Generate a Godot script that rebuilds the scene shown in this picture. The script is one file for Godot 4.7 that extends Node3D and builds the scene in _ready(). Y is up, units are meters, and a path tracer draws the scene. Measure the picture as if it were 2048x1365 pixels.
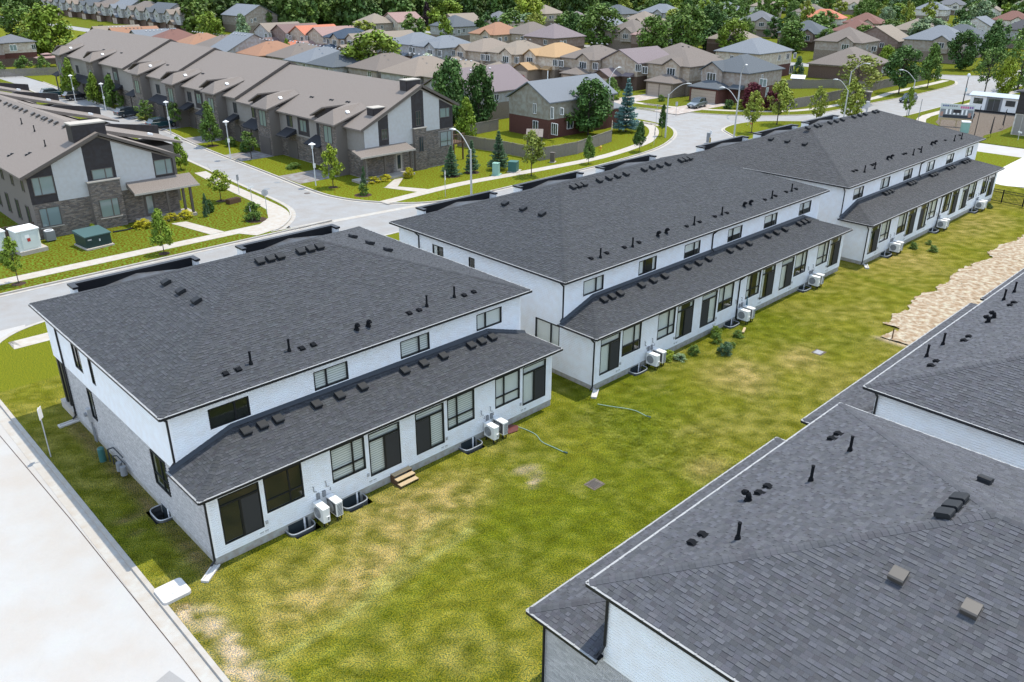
extends Node3D
# An aerial view over rows of white townhouses with dark shingle roofs, lawns, streets, and a suburb beyond.
# Axes: x runs along the white rows, z towards the viewer's lawn, y up; metres.

const OV := 0.42          # eave overhang of the white rows
const HM := 6.576         # main eave height
const PK := 0.338         # roof pitch (rise / run)
const MV := 2.62          # the main wall stands this far behind the rear bump-out wall
const FV := 19.2          # front wall

var M := {}
var T := {}
var counts := {}
var meshes := {}
var rng := RandomNumberGenerator.new()

class MB:
	var v := PackedVector3Array()
	var n := PackedVector3Array()
	var c := PackedColorArray()
	var col := Color(1, 1, 1)
	func tri(a: Vector3, b: Vector3, d: Vector3) -> void:
		var nn := (b - a).cross(d - a).normalized()
		v.append(a); v.append(d); v.append(b)
		n.append(nn); n.append(nn); n.append(nn)
		c.append(col); c.append(col); c.append(col)
	func quad(a: Vector3, b: Vector3, d: Vector3, e: Vector3) -> void:   # counterclockwise seen from outside
		tri(a, b, d); tri(a, d, e)
	func fan(p: Array) -> void:
		for i in range(1, p.size() - 1): tri(p[0], p[i], p[i + 1])
	func obox(x: Transform3D, s: Vector3) -> void:                        # box of size s centred on x
		var h := s * 0.5
		var p := []
		for k in 8: p.append(x * Vector3(h.x if k & 1 else -h.x, h.y if k & 2 else -h.y, h.z if k & 4 else -h.z))
		quad(p[4], p[5], p[7], p[6]); quad(p[1], p[0], p[2], p[3]); quad(p[0], p[4], p[6], p[2])
		quad(p[5], p[1], p[3], p[7]); quad(p[6], p[7], p[3], p[2]); quad(p[0], p[1], p[5], p[4])
	func box(lo: Vector3, hi: Vector3) -> void:
		obox(Transform3D(Basis(), (lo + hi) * 0.5), hi - lo)
	func cyl(p0: Vector3, p1: Vector3, r0: float, r1: float, k := 8, caps := true) -> void:
		var d := (p1 - p0).normalized()
		var a := d.cross(Vector3(0, 1, 0) if absf(d.y) < 0.9 else Vector3(1, 0, 0)).normalized()
		var b := d.cross(a)
		for i in k:
			var t0 := TAU * i / k
			var t1 := TAU * (i + 1) / k
			var u0 := a * cos(t0) + b * sin(t0)
			var u1 := a * cos(t1) + b * sin(t1)
			quad(p0 + u0 * r0, p0 + u1 * r0, p1 + u1 * r1, p1 + u0 * r1)
			if caps:
				tri(p1, p1 + u0 * r1, p1 + u1 * r1)
				tri(p0, p0 + u1 * r0, p0 + u0 * r0)
	func tube(p: Array, r: float, k := 6) -> void:
		for i in p.size() - 1: cyl(p[i], p[i + 1], r, r, k, true)
	func ball(o: Vector3, r: Vector3, k := 10) -> void:
		var m := k / 2
		for j in m:
			for i in k:
				var q := []
				for s in [[i, j], [i + 1, j], [i + 1, j + 1], [i, j + 1]]:
					var th: float = TAU * s[0] / k
					var ph: float = PI * s[1] / m
					q.append(o + Vector3(cos(th) * sin(ph), cos(ph), sin(th) * sin(ph)) * r)
				if j > 0: tri(q[0], q[1], q[2])
				if j < m - 1: tri(q[0], q[2], q[3])
	func extr(poly: Array, x: Transform3D, depth: float) -> void:         # polygon in x's XY plane pushed along +Z
		var p := PackedVector2Array(poly)
		if Geometry2D.is_polygon_clockwise(p): p.reverse()
		var idx := Geometry2D.triangulate_polygon(p)
		for i in range(0, idx.size(), 3):
			var t := [p[idx[i]], p[idx[i + 1]], p[idx[i + 2]]]
			if (t[1] - t[0]).cross(t[2] - t[0]) < 0: t = [t[0], t[2], t[1]]
			tri(x * Vector3(t[0].x, t[0].y, depth), x * Vector3(t[1].x, t[1].y, depth), x * Vector3(t[2].x, t[2].y, depth))
			tri(x * Vector3(t[0].x, t[0].y, 0), x * Vector3(t[2].x, t[2].y, 0), x * Vector3(t[1].x, t[1].y, 0))
		for i in p.size():
			var a := p[i]
			var b := p[(i + 1) % p.size()]
			quad(x * Vector3(a.x, a.y, 0), x * Vector3(b.x, b.y, 0), x * Vector3(b.x, b.y, depth), x * Vector3(a.x, a.y, depth))
	func slab(poly: Array, y0: float, y1: float) -> void:                 # polygon of (x, z) raised from y0 to y1
		extr(poly.map(func(q): return Vector2(q.x, -q.y)), Transform3D(Basis(Vector3(1, 0, 0), Vector3(0, 0, -1), Vector3(0, 1, 0)), Vector3(0, y0, 0)), y1 - y0)
	func mesh() -> ArrayMesh:
		var m := ArrayMesh.new()
		if v.is_empty(): return m
		var a := []
		a.resize(Mesh.ARRAY_MAX)
		a[Mesh.ARRAY_VERTEX] = v; a[Mesh.ARRAY_NORMAL] = n; a[Mesh.ARRAY_COLOR] = c
		m.add_surface_from_arrays(Mesh.PRIMITIVE_TRIANGLES, a)
		return m

# ------------------------------------------------------------------ naming and placing
func numbered(called: String, parent: Node) -> String:
	var key := str(parent.get_instance_id()) + called
	var k: int = counts.get(key, 0)
	counts[key] = k + 1
	return called if k == 0 else "%s_%03d" % [called, k]

func obj(called: String, what, material: Material, parent: Node = self, x := Transform3D()) -> MeshInstance3D:
	var o := MeshInstance3D.new()
	o.name = numbered(called, parent)
	o.mesh = what.mesh() if what is MB else what
	o.material_override = material
	o.transform = x
	parent.add_child(o, true)
	return o

func stuff(called: String, what, material: Material, parent: Node = self) -> MeshInstance3D:
	var o := obj(called, what, material, parent)
	o.set_meta("kind", "stuff")
	return o

func struct(called: String, what, material: Material) -> MeshInstance3D:
	var o := obj(called, what, material)
	o.set_meta("kind", "structure")
	return o

func tag(o: Node, label: String, category: String, group := "") -> Node:
	o.set_meta("label", label); o.set_meta("category", category)
	if group: o.set_meta("group", group)
	return o

func thing(called: String, label: String, category: String, at := Vector3.ZERO, turn := 0.0, group := "") -> Node3D:
	var o := Node3D.new()
	o.name = numbered(called, self)
	add_child(o, true)
	o.position = at; o.rotation.y = turn
	tag(o, label, category, group)
	return o

func dup(o: Node3D, label: String, at: Vector3, turn := 0.0, size := Vector3.ONE) -> Node3D:
	var r: Node3D = o.duplicate()
	r.name = numbered(String(o.name).rstrip("0123456789").rstrip("_"), self)
	add_child(r, true)
	r.transform = Transform3D(Basis(Vector3.UP, turn).scaled_local(size), at)
	r.set_meta("label", label)
	return r

func at3(x: float, y: float, z: float, b := Basis()) -> Transform3D: return Transform3D(b, Vector3(x, y, z))

# ------------------------------------------------------------------ materials
func noise_tex(key: String, size: int, freq: float, oct: int, lo: float, hi: float, seed_: int, warm := 0.0, contrast := 1.0) -> ImageTexture:
	if T.has(key): return T[key]
	var f := FastNoiseLite.new()
	f.noise_type = FastNoiseLite.TYPE_SIMPLEX_SMOOTH
	f.seed = seed_; f.frequency = freq; f.fractal_octaves = oct
	f.fractal_type = FastNoiseLite.FRACTAL_FBM
	var im := f.get_seamless_image(size, size)
	im.convert(Image.FORMAT_L8)
	var d := im.get_data()
	var out := PackedByteArray()
	out.resize(d.size() * 3)
	for i in d.size():
		var t := clampf((d[i] / 255.0 - 0.5) * contrast + 0.5, 0, 1)
		var g := lo + (hi - lo) * t
		out[i * 3] = int(clampf(g * (1 + warm * (0.5 - t)), 0, 1) * 255)
		out[i * 3 + 1] = int(g * 255)
		out[i * 3 + 2] = int(clampf(g * (1 - warm * (0.5 - t)), 0, 1) * 255)
	var r := Image.create_from_data(size, size, false, Image.FORMAT_RGB8, out)
	r.generate_mipmaps()
	T[key] = ImageTexture.create_from_image(r)
	return T[key]

func bump_tex(key: String, size: int, freq: float, oct: int, seed_: int, strength := 4.0) -> ImageTexture:
	if T.has(key): return T[key]
	var f := FastNoiseLite.new()
	f.seed = seed_; f.frequency = freq; f.fractal_octaves = oct; f.fractal_type = FastNoiseLite.FRACTAL_FBM
	var im := f.get_seamless_image(size, size)
	im.convert(Image.FORMAT_RGB8)
	im.bump_map_to_normal_map(strength)
	T[key] = ImageTexture.create_from_image(im)
	return T[key]

func mat(key: String, r: float, g: float, b: float, rough := 0.85, tex: Texture2D = null, per_m := 1.0, nrm: Texture2D = null, nscale := 0.5) -> StandardMaterial3D:
	if M.has(key): return M[key]
	var m := StandardMaterial3D.new()
	m.resource_name = key
	m.albedo_color = Color(r, g, b).linear_to_srgb()
	m.roughness = rough
	m.metallic_specular = 0.4
	if tex or nrm:
		m.uv1_triplanar = true; m.uv1_world_triplanar = true
		m.uv1_scale = Vector3.ONE * per_m
	if tex: m.albedo_texture = tex
	if nrm:
		m.normal_enabled = true; m.normal_texture = nrm; m.normal_scale = nscale
	M[key] = m
	if key in ["lawn", "grass", "grass_bright", "soil", "gravel"]: m.metallic_specular = 0.08
	return m

func vmat(key: String, rough := 0.85, tex: Texture2D = null, per_m := 1.0, nrm: Texture2D = null, nscale := 0.5) -> StandardMaterial3D:   # colours come from the vertices
	var m := mat(key, 1, 1, 1, rough, tex, per_m, nrm, nscale)
	m.vertex_color_use_as_albedo = true
	return m

func make_materials() -> void:
	var grain := noise_tex("grain", 512, 0.06, 4, 0.62, 1.0, 3, 0.05, 1.6)
	var mottle := noise_tex("mottle", 512, 0.012, 5, 0.68, 1.0, 5, 0.06, 1.5)
	var stain := noise_tex("stain", 512, 0.006, 5, 0.84, 1.0, 9, 0.06, 1.5)
	var clean := noise_tex("clean", 512, 0.01, 4, 0.955, 1.0, 10, 0.02, 1.3)
	var turf := noise_tex("turf", 1024, 0.05, 6, 0.62, 1.0, 14, -0.35, 2.0)
	var fine := noise_tex("fine", 512, 0.16, 3, 0.45, 1.0, 13, 0.10, 1.7)
	var rough_n := bump_tex("rough_n", 512, 0.08, 4, 21, 6.0)
	var soft_n := bump_tex("soft_n", 512, 0.02, 4, 22, 5.0)
	vmat("shingle", 0.88, grain, 2.2, rough_n, 0.5)
	mat("roof_under", 0.036, 0.039, 0.047, 0.9, grain, 2.2)
	mat("membrane", 0.075, 0.08, 0.09, 0.75, stain, 0.4)
	mat("siding", 0.80, 0.81, 0.82, 0.55, clean, 0.25)
	mat("white_trim", 0.82, 0.82, 0.82, 0.5)
	mat("soffit", 0.75, 0.75, 0.75, 0.6)
	mat("black_metal", 0.012, 0.013, 0.016, 0.42)
	mat("gutter_guard", 0.46, 0.46, 0.46, 0.45, grain, 3.0)
	mat("dark_shade", 0.030, 0.036, 0.045, 0.5)  # tone of the painted eave shade, reused on pipes and print
	mat("concrete_foundation", 0.40, 0.385, 0.35, 0.9, stain, 0.6, rough_n, 0.2)
	vmat("white_brick", 0.9, grain, 3.0, rough_n, 0.3)
	mat("mortar", 0.58, 0.57, 0.56, 0.95)
	mat("blind", 0.80, 0.84, 0.80, 0.8)
	mat("blind_sheer", 0.40, 0.45, 0.42, 0.8)
	mat("vent_matte", 0.012, 0.013, 0.015, 0.85).metallic_specular = 0.1
	mat("screen", 0.035, 0.035, 0.035, 0.8)
	mat("floor_inside", 0.16, 0.12, 0.08, 0.6)
	mat("steel_well", 0.11, 0.115, 0.12, 0.5).metallic = 0.5
	mat("heat_pump_white", 0.74, 0.74, 0.72, 0.4)
	mat("grille_dark", 0.06, 0.065, 0.07, 0.5)
	mat("vent_black", 0.012, 0.014, 0.017, 0.68)
	mat("vent_brown", 0.075, 0.068, 0.062, 0.5)
	mat("galvanised", 0.45, 0.47, 0.49, 0.35).metallic = 0.6
	var gl := mat("glass", 0.05, 0.075, 0.06, 0.03)
	gl.transparency = BaseMaterial3D.TRANSPARENCY_ALPHA
	gl.albedo_color.a = 0.16; gl.metallic_specular = 0.6
	var dg := mat("dark_glass", 0.035, 0.045, 0.05, 0.06)
	dg.metallic_specular = 0.9
	var pg := mat("pale_glass", 0.17, 0.22, 0.22, 0.08)
	pg.metallic_specular = 0.8
	# ground
	vmat("lawn", 0.95, turf, 0.22, rough_n, 1.0)
	mat("grass", 0.19, 0.205, 0.022, 0.95, noise_tex("lawn2", 1024, 0.02, 6, 0.55, 1.0, 31, 0.5, 1.8), 0.16, rough_n, 0.8)
	mat("grass_bright", 0.21, 0.225, 0.020, 0.95, noise_tex("lawn3", 1024, 0.03, 6, 0.6, 1.0, 33, 0.4, 1.8), 0.12, rough_n, 0.8)
	mat("asphalt", 0.27, 0.265, 0.26, 0.9, noise_tex("road", 1024, 0.01, 6, 0.93, 1.0, 41, 0.03, 1.2), 0.04, rough_n, 0.1)
	mat("asphalt_pale", 0.375, 0.36, 0.342, 0.9, noise_tex("road2", 1024, 0.008, 6, 0.95, 1.0, 43, 0.03, 1.2), 0.04, rough_n, 0.1)
	mat("sidewalk", 0.41, 0.375, 0.33, 0.9, noise_tex("slab", 512, 0.008, 5, 0.92, 1.0, 91, 0.04, 1.3), 0.3, rough_n, 0.15)
	mat("kerb", 0.39, 0.365, 0.33, 0.9, T.slab, 0.3, rough_n, 0.15)
	mat("driveway", 0.245, 0.225, 0.215, 0.9, stain, 0.3, rough_n, 0.3)
	mat("driveway_pale", 0.42, 0.36, 0.32, 0.9, stain, 0.3, rough_n, 0.3)
	mat("concrete_new", 0.52, 0.50, 0.475, 0.85, clean, 0.3)
	mat("gravel", 0.30, 0.245, 0.20, 0.95, fine, 0.6, rough_n, 1.0)
	mat("soil", 0.50, 0.40, 0.29, 0.95, noise_tex("soil", 1024, 0.012, 6, 0.70, 1.0, 51, 0.12, 1.8), 0.12, rough_n, 0.6)
	mat("mulch", 0.10, 0.055, 0.035, 0.95, fine, 1.0, rough_n, 1.0)
	# brown townhouses
	mat("taupe_roof", 0.245, 0.208, 0.182, 0.9, noise_tex("tr", 512, 0.04, 5, 0.72, 1.0, 61, 0.06, 1.5), 0.5, rough_n, 0.6)
	mat("taupe_canopy", 0.040, 0.040, 0.046, 0.9, grain, 1.0)
	mat("grey_siding", 0.26, 0.24, 0.22, 0.7, clean, 0.3)
	mat("grey_siding_pale", 0.44, 0.435, 0.425, 0.7, clean, 0.3)
	mat("dark_siding", 0.034, 0.029, 0.030, 0.65, stain, 0.5)
	mat("brown_trim", 0.095, 0.080, 0.070, 0.6)
	vmat("brown_brick", 0.9, grain, 2.0)
	mat("brown_mortar", 0.16, 0.14, 0.125, 0.95)
	mat("fence_wood", 0.34, 0.295, 0.25, 0.9, noise_tex("wood", 512, 0.03, 4, 0.55, 1.0, 71, 0.1, 1.8), 1.2)
	mat("fence_dark", 0.15, 0.105, 0.08, 0.9, noise_tex("wood", 512, 0.03, 4, 0.55, 1.0, 71, 0.1, 1.8), 1.2)
	mat("stone_sill", 0.36, 0.33, 0.29, 0.85)
	mat("garage_taupe", 0.10, 0.088, 0.080, 0.6)
	mat("garage_tan", 0.36, 0.29, 0.23, 0.6)
	mat("white_paint", 0.78, 0.78, 0.77, 0.5)
	mat("pole_grey", 0.40, 0.40, 0.40, 0.5)
	mat("pole_white", 0.60, 0.61, 0.61, 0.45)
	mat("sign_grey", 0.20, 0.21, 0.22, 0.5)
	mat("utility_green", 0.035, 0.115, 0.105, 0.5)
	mat("utility_pale", 0.22, 0.38, 0.32, 0.5)
	mat("transformer", 0.020, 0.042, 0.042, 0.45)
	mat("transformer_top", 0.055, 0.105, 0.105, 0.45)
	mat("cabinet", 0.56, 0.60, 0.58, 0.5)
	mat("red", 0.42, 0.04, 0.035, 0.5)
	mat("orange", 0.55, 0.20, 0.03, 0.5)
	mat("teal", 0.02, 0.22, 0.20, 0.5)
	mat("bark", 0.09, 0.07, 0.055, 0.95, grain, 2.0, rough_n, 1.0)
	mat("hose", 0.22, 0.33, 0.27, 0.5)
	mat("new_wood", 0.66, 0.50, 0.30, 0.75, grain, 1.5)
	mat("brown_wood", 0.16, 0.09, 0.05, 0.8, grain, 1.5)
	mat("tyre", 0.015, 0.015, 0.015, 0.9)
	mat("rim", 0.35, 0.36, 0.37, 0.3).metallic = 0.7
	mat("headlight", 0.6, 0.62, 0.64, 0.15)
	mat("tail_light", 0.3, 0.01, 0.01, 0.2)
	mat("iron_fence", 0.012, 0.012, 0.012, 0.5)

func leaf_mat(key: String, r: float, g: float, b: float) -> StandardMaterial3D:
	if M.has(key): return M[key]
	var m := vmat(key, 0.6)
	m.albedo_color = Color(r, g, b).linear_to_srgb()
	m.cull_mode = BaseMaterial3D.CULL_DISABLED
	m.backlight = Color(0.6, 0.7, 0.25)
	m.metallic_specular = 0.3
	return m

func paint(key: String, r: float, g: float, b: float) -> StandardMaterial3D:
	var m := mat(key, r, g, b, 0.3)
	m.clearcoat_enabled = true; m.clearcoat = 0.8; m.clearcoat_roughness = 0.08
	return m

# ------------------------------------------------------------------ walls
# a wall's frame: x along the wall (seen from outside, to the right), y up, z outwards
func face(o: Vector3, out: Vector3) -> Transform3D:
	return Transform3D(Basis(Vector3.UP.cross(out), Vector3.UP, out), o)

func panel(mb: MB, x: Transform3D, w: float, y0: float, y1: float, holes: Array, off := 0.0, reveal := 0.0) -> void:   # flat sheet with openings [u0, u1, y0, y1]
	var us := [0.0, w]
	var ys := [y0, y1]
	for h in holes:
		for q in [h[0], h[1]]:
			if q > 0 and q < w: us.append(q)
		for q in [h[2], h[3]]:
			if q > y0 and q < y1: ys.append(q)
	us.sort(); ys.sort()
	for i in us.size() - 1:
		for j in ys.size() - 1:
			if us[i + 1] - us[i] < 1e-4 or ys[j + 1] - ys[j] < 1e-4: continue
			var cu: float = (us[i] + us[i + 1]) / 2
			var cy: float = (ys[j] + ys[j + 1]) / 2
			var open := false
			for h in holes:
				if cu > h[0] and cu < h[1] and cy > h[2] and cy < h[3]: open = true
			if open: continue
			mb.quad(x * Vector3(us[i], ys[j], off), x * Vector3(us[i + 1], ys[j], off), x * Vector3(us[i + 1], ys[j + 1], off), x * Vector3(us[i], ys[j + 1], off))
	if reveal > 0:
		for h in holes:
			var a := Vector3(h[0], h[2], off)
			var b := Vector3(h[1], h[2], off)
			var d := Vector3(h[1], h[3], off)
			var e := Vector3(h[0], h[3], off)
			var r := Vector3(0, 0, -reveal)
			for s in [[a, b], [b, d], [d, e], [e, a]]:
				mb.quad(x * s[0], x * (s[0] + r), x * (s[1] + r), x * s[1])

func lap(x: Transform3D, w: float, y0: float, y1: float, holes: Array, e: float, each: Callable) -> void:   # lap siding: EACH gets (u0, u1, y, height) of every board
	var y := y0
	while y < y1 - 0.02:
		var top := minf(y + e, y1)
		var cy := (y + top) / 2
		var cut := []
		for h in holes:
			if cy > h[2] and cy < h[3]: cut.append([h[0], h[1]])
		cut.sort_custom(func(a, b): return a[0] < b[0])
		var u := 0.0
		for h in cut + [[w, w]]:
			if h[0] - u > 0.02: each.call(u, h[0], y, top - y)
			u = maxf(u, h[1])
		y += e

func board(mb: MB, x: Transform3D, u0: float, u1: float, y: float, h: float) -> void:      # flat face with a recessed upper edge under the next board
	var p := [[y, 0.0], [y, 0.034], [y + h * 0.74, 0.026], [y + h * 0.80, 0.004], [y + h, 0.004]]
	for i in 4: mb.quad(x * Vector3(u0, p[i][0], p[i][1]), x * Vector3(u1, p[i][0], p[i][1]), x * Vector3(u1, p[i + 1][0], p[i + 1][1]), x * Vector3(u0, p[i + 1][0], p[i + 1][1]))

func siding(parent: Node, x: Transform3D, w: float, y0: float, y1: float, holes: Array, m: Material, e := 0.115, single := false) -> void:
	if single:
		lap(x, w, y0, y1, holes, e, func(u0, u1, y, h):
			var mb := MB.new()
			board(mb, x, u0, u1, y, h)
			obj("siding_board", mb, m, parent))
	else:
		var mb := MB.new()
		lap(x, w, y0, y1, holes, e, func(u0, u1, y, h): board(mb, x, u0, u1, y, h))
		stuff("siding", mb, m, parent)

func brick_wall(parent: Node, x: Transform3D, w: float, y0: float, y1: float, holes: Array, tones: Array, mkey: String, singles := 0, bw := 0.2, bh := 0.064) -> void:
	var mb := MB.new()
	var row := 0
	var n := 0
	var unit := MB.new()
	var y := y0
	while y < y1 - 0.03:
		var u := -bw * 0.5 * (row % 2)
		while u < w:
			var a := maxf(u, 0.0)
			var b := minf(u + bw - 0.01, w)
			var free := b - a > 0.03
			for h in holes:
				if b > h[0] and a < h[1] and y + bh > h[2] and y < h[3]: free = false
			if free:
				var t: Color = tones[rng.randi() % tones.size()]
				var k := rng.randf_range(0.86, 1.08)
				var target := mb
				if n < singles:
					target = MB.new()
				target.col = Color(t.r * k, t.g * k, t.b * k)
				var z := rng.randf_range(0.006, 0.011)
				var p := [Vector3(a, y, 0), Vector3(b, y, 0), Vector3(b, y + bh, 0), Vector3(a, y + bh, 0)]
				var q := p.map(func(s): return x * (s + Vector3(0, 0, z)))
				p = p.map(func(s): return x * s)
				target.quad(q[0], q[1], q[2], q[3])
				for i in 4: target.quad(p[i], p[(i + 1) % 4], q[(i + 1) % 4], q[i])
				if n < singles: obj("brick", target, M[mkey], parent)
				n += 1
			u += bw
		y += bh + 0.01
		row += 1
	stuff("brickwork", mb, M[mkey], parent)

# ------------------------------------------------------------------ windows
# kinds: [width, height, bars]; bars are [u0, u1, y0, y1] inside the outer frame
func frame_mesh(key: String, w: float, h: float, bars: Array, t := 0.055, depth := 0.09) -> ArrayMesh:
	if meshes.has(key): return meshes[key]
	var mb := MB.new()
	for b in [[0, w, 0, t], [0, w, h - t, h], [0, t, t, h - t], [w - t, w, t, h - t]]:
		mb.box(Vector3(b[0], b[2], -depth * 0.6), Vector3(b[1], b[3], depth * 0.4))
	for b in bars:
		mb.box(Vector3(b[0], b[2], -depth * 0.5), Vector3(b[1], b[3], depth * 0.3))
	meshes[key] = mb.mesh()
	return meshes[key]

func sheet_mesh(key: String, rects: Array, z := 0.0) -> ArrayMesh:
	if meshes.has(key): return meshes[key]
	var mb := MB.new()
	for r in rects:
		mb.quad(Vector3(r[0], r[2], z), Vector3(r[1], r[2], z), Vector3(r[1], r[3], z), Vector3(r[0], r[3], z))
	meshes[key] = mb.mesh()
	return meshes[key]

func window(parent: Node, x: Transform3D, u: float, y: float, w: float, h: float, style: String, flip := false, cover := "", fm := "black_metal", pane := "glass") -> void:
	var bars := []
	var t := 0.055
	var f := func(a): return w - a if flip else a
	var vb := func(a, y0, y1, th):
		var p: float = f.call(a)
		bars.append([p - th, p + th, y0, y1])
	if style == "door":
		bars.append([t, w - t, h * 0.795, h * 0.795 + 0.09])
		vb.call(w * 0.5, t, h * 0.795, 0.045)
	elif style == "cross":
		bars.append([t, w - t, h * 0.33, h * 0.33 + 0.06])
		vb.call(w * 0.64, t, h - t, 0.035)
	elif style == "slider":
		vb.call(w * 0.64, t, h - t, 0.04)
	elif style == "pair":
		vb.call(w * 0.5, t, h - t, 0.03)
	elif style == "triple":
		vb.call(w * 0.33, t, h - t, 0.03); vb.call(w * 0.67, t, h - t, 0.03)
	elif style == "third":
		vb.call(w * 0.36, t, h - t, 0.03)
	elif style == "grid":
		vb.call(w * 0.5, t, h - t, 0.03)
		bars.append([t, w - t, h * 0.5 - 0.02, h * 0.5 + 0.02])
	var key := "%s%.2f%.2f%s" % [style, w, h, flip]
	var o := obj("patio_door" if style == "door" else "window", frame_mesh(key, w, h, bars), M[fm], parent, x * at3(u, y, 0))
	if cover == "zebra": obj("sheer", sheet_mesh("sheer%.2f%.2f" % [w, h], [[t, w - t, t, h - t]], -0.10), M.blind_sheer, o)
	obj("pane", sheet_mesh("pane%.2f%.2f" % [w, h], [[t, w - t, t, h - t]], -0.015), M[pane], o)
	if cover == "zebra":
		var rects := []
		var yy := t + h * 0.04
		while yy < h - t:
			rects.append([t, w - t, yy, minf(yy + 0.085, h - t)])
			yy += 0.125
		obj("blind", sheet_mesh("zebra%.2f%.2f" % [w, h], rects, -0.09), M.blind, o)
	elif cover == "plain":
		obj("blind", sheet_mesh("plain%.2f%.2f" % [w, h], [[t, w - t, t, h - t]], -0.09), M.blind, o)
	elif cover == "half":
		obj("blind", sheet_mesh("half%.2f%.2f" % [w, h], [[t, w - t, h * 0.36, h - t]], -0.09), M.blind, o)
	elif cover == "side":
		obj("curtain", sheet_mesh("side%.2f%.2f%s" % [w, h, flip], [[t, w * 0.3, t, h - t], [w * 0.85, w - t, t, h - t]], -0.09), M.blind, o)
	if style == "door":
		var a: float = 0.5 * w if not flip else t
		obj("insect_screen", sheet_mesh("screen%.2f%s" % [w, flip], [[a, a + w * 0.46, t, h * 0.79]], 0.022), M.screen, o)


# ------------------------------------------------------------------ roofs
func hip_planes(x0: float, x1: float, z0: float, z1: float, y: float, k: float) -> Dictionary:   # z0 is the larger z (rear); planes start with their eave, counterclockwise from above
	var w := x1 - x0
	var d := z0 - z1
	var a := Vector3(x0, y, z0)
	var b := Vector3(x1, y, z0)
	var c := Vector3(x1, y, z1)
	var e := Vector3(x0, y, z1)
	if w >= d:
		var h := d / 2
		var p := Vector3(x0 + h, y + h * k, (z0 + z1) / 2)
		var q := Vector3(x1 - h, y + h * k, (z0 + z1) / 2)
		return {"planes": [[a, b, q, p], [b, c, q], [c, e, p, q], [e, a, p]], "lines": [[a, p], [e, p], [b, q], [c, q], [p, q]]}
	var h2 := w / 2
	var p2 := Vector3((x0 + x1) / 2, y + h2 * k, z0 - h2)
	var q2 := Vector3((x0 + x1) / 2, y + h2 * k, z1 + h2)
	return {"planes": [[a, b, p2], [b, c, q2, p2], [c, e, q2], [e, a, p2, q2]], "lines": [[a, p2], [b, p2], [c, q2], [e, q2], [p2, q2]]}

func pnormal(p: Array) -> Vector3: return (p[1] - p[0]).cross(p[2] - p[0]).normalized()

# shingles course by course over one plane; the first SINGLES of them that lie nearest the eave are objects of their own
func shingles(mb: MB, p: Array, tone: Color, singles := 0, parent: Node = null, e := 0.148, wmin := 0.13, wmax := 0.27) -> void:
	var s := (p[1] - p[0] as Vector3).normalized()
	var nn := pnormal(p)
	var t := nn.cross(s)
	var o: Vector3 = p[0]
	var q := []
	var tmax := 0.0
	for v in p:
		q.append(Vector2((v - o).dot(s), (v - o).dot(t)))
		tmax = maxf(tmax, q[-1].y)
	var row := 0
	var made := 0
	while row * e < tmax - 0.02:
		var y0 := row * e - (0.03 if row == 0 else 0.0)
		var y1 := minf((row + 1) * e, tmax)
		var ym := minf(row * e + e * 0.5, tmax - 0.005)
		var lo := 1e9
		var hi := -1e9
		for i in q.size():
			var a: Vector2 = q[i]
			var b: Vector2 = q[(i + 1) % q.size()]
			if (a.y <= ym) != (b.y <= ym):
				var u := a.x + (b.x - a.x) * (ym - a.y) / (b.y - a.y)
				lo = minf(lo, u); hi = maxf(hi, u)
		var u0 := lo
		while u0 < hi - 0.01:
			var u1 := minf(u0 + rng.randf_range(wmin, wmax), hi)
			if hi - u1 < 0.08: u1 = hi
			var lift := 0.008 if rng.randf() < 0.55 else 0.020
			var g := rng.randf_range(0.80, 1.20) * (0.93 if lift < 0.01 else 1.08)
			var target := mb
			if made < singles: target = MB.new()
			target.col = Color(tone.r * g, tone.g * g, tone.b * g * rng.randf_range(0.97, 1.04))
			var A := o + s * u0 + t * y0 + nn * lift
			var B := o + s * (u1 - 0.004) + t * y0 + nn * lift
			var C := o + s * (u1 - 0.004) + t * y1 + nn * 0.004
			var D := o + s * u0 + t * y1 + nn * 0.004
			target.quad(A, B, C, D)
			target.col = Color(tone.r * 0.3, tone.g * 0.3, tone.b * 0.3)  # cut asphalt edge, dark also to paint the shadow line at each tab
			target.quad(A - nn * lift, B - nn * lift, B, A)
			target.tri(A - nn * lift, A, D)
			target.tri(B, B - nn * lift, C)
			if made < singles:
				obj("shingle", target, M.shingle, parent)
				made += 1
			u0 = u1
		row += 1

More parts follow.
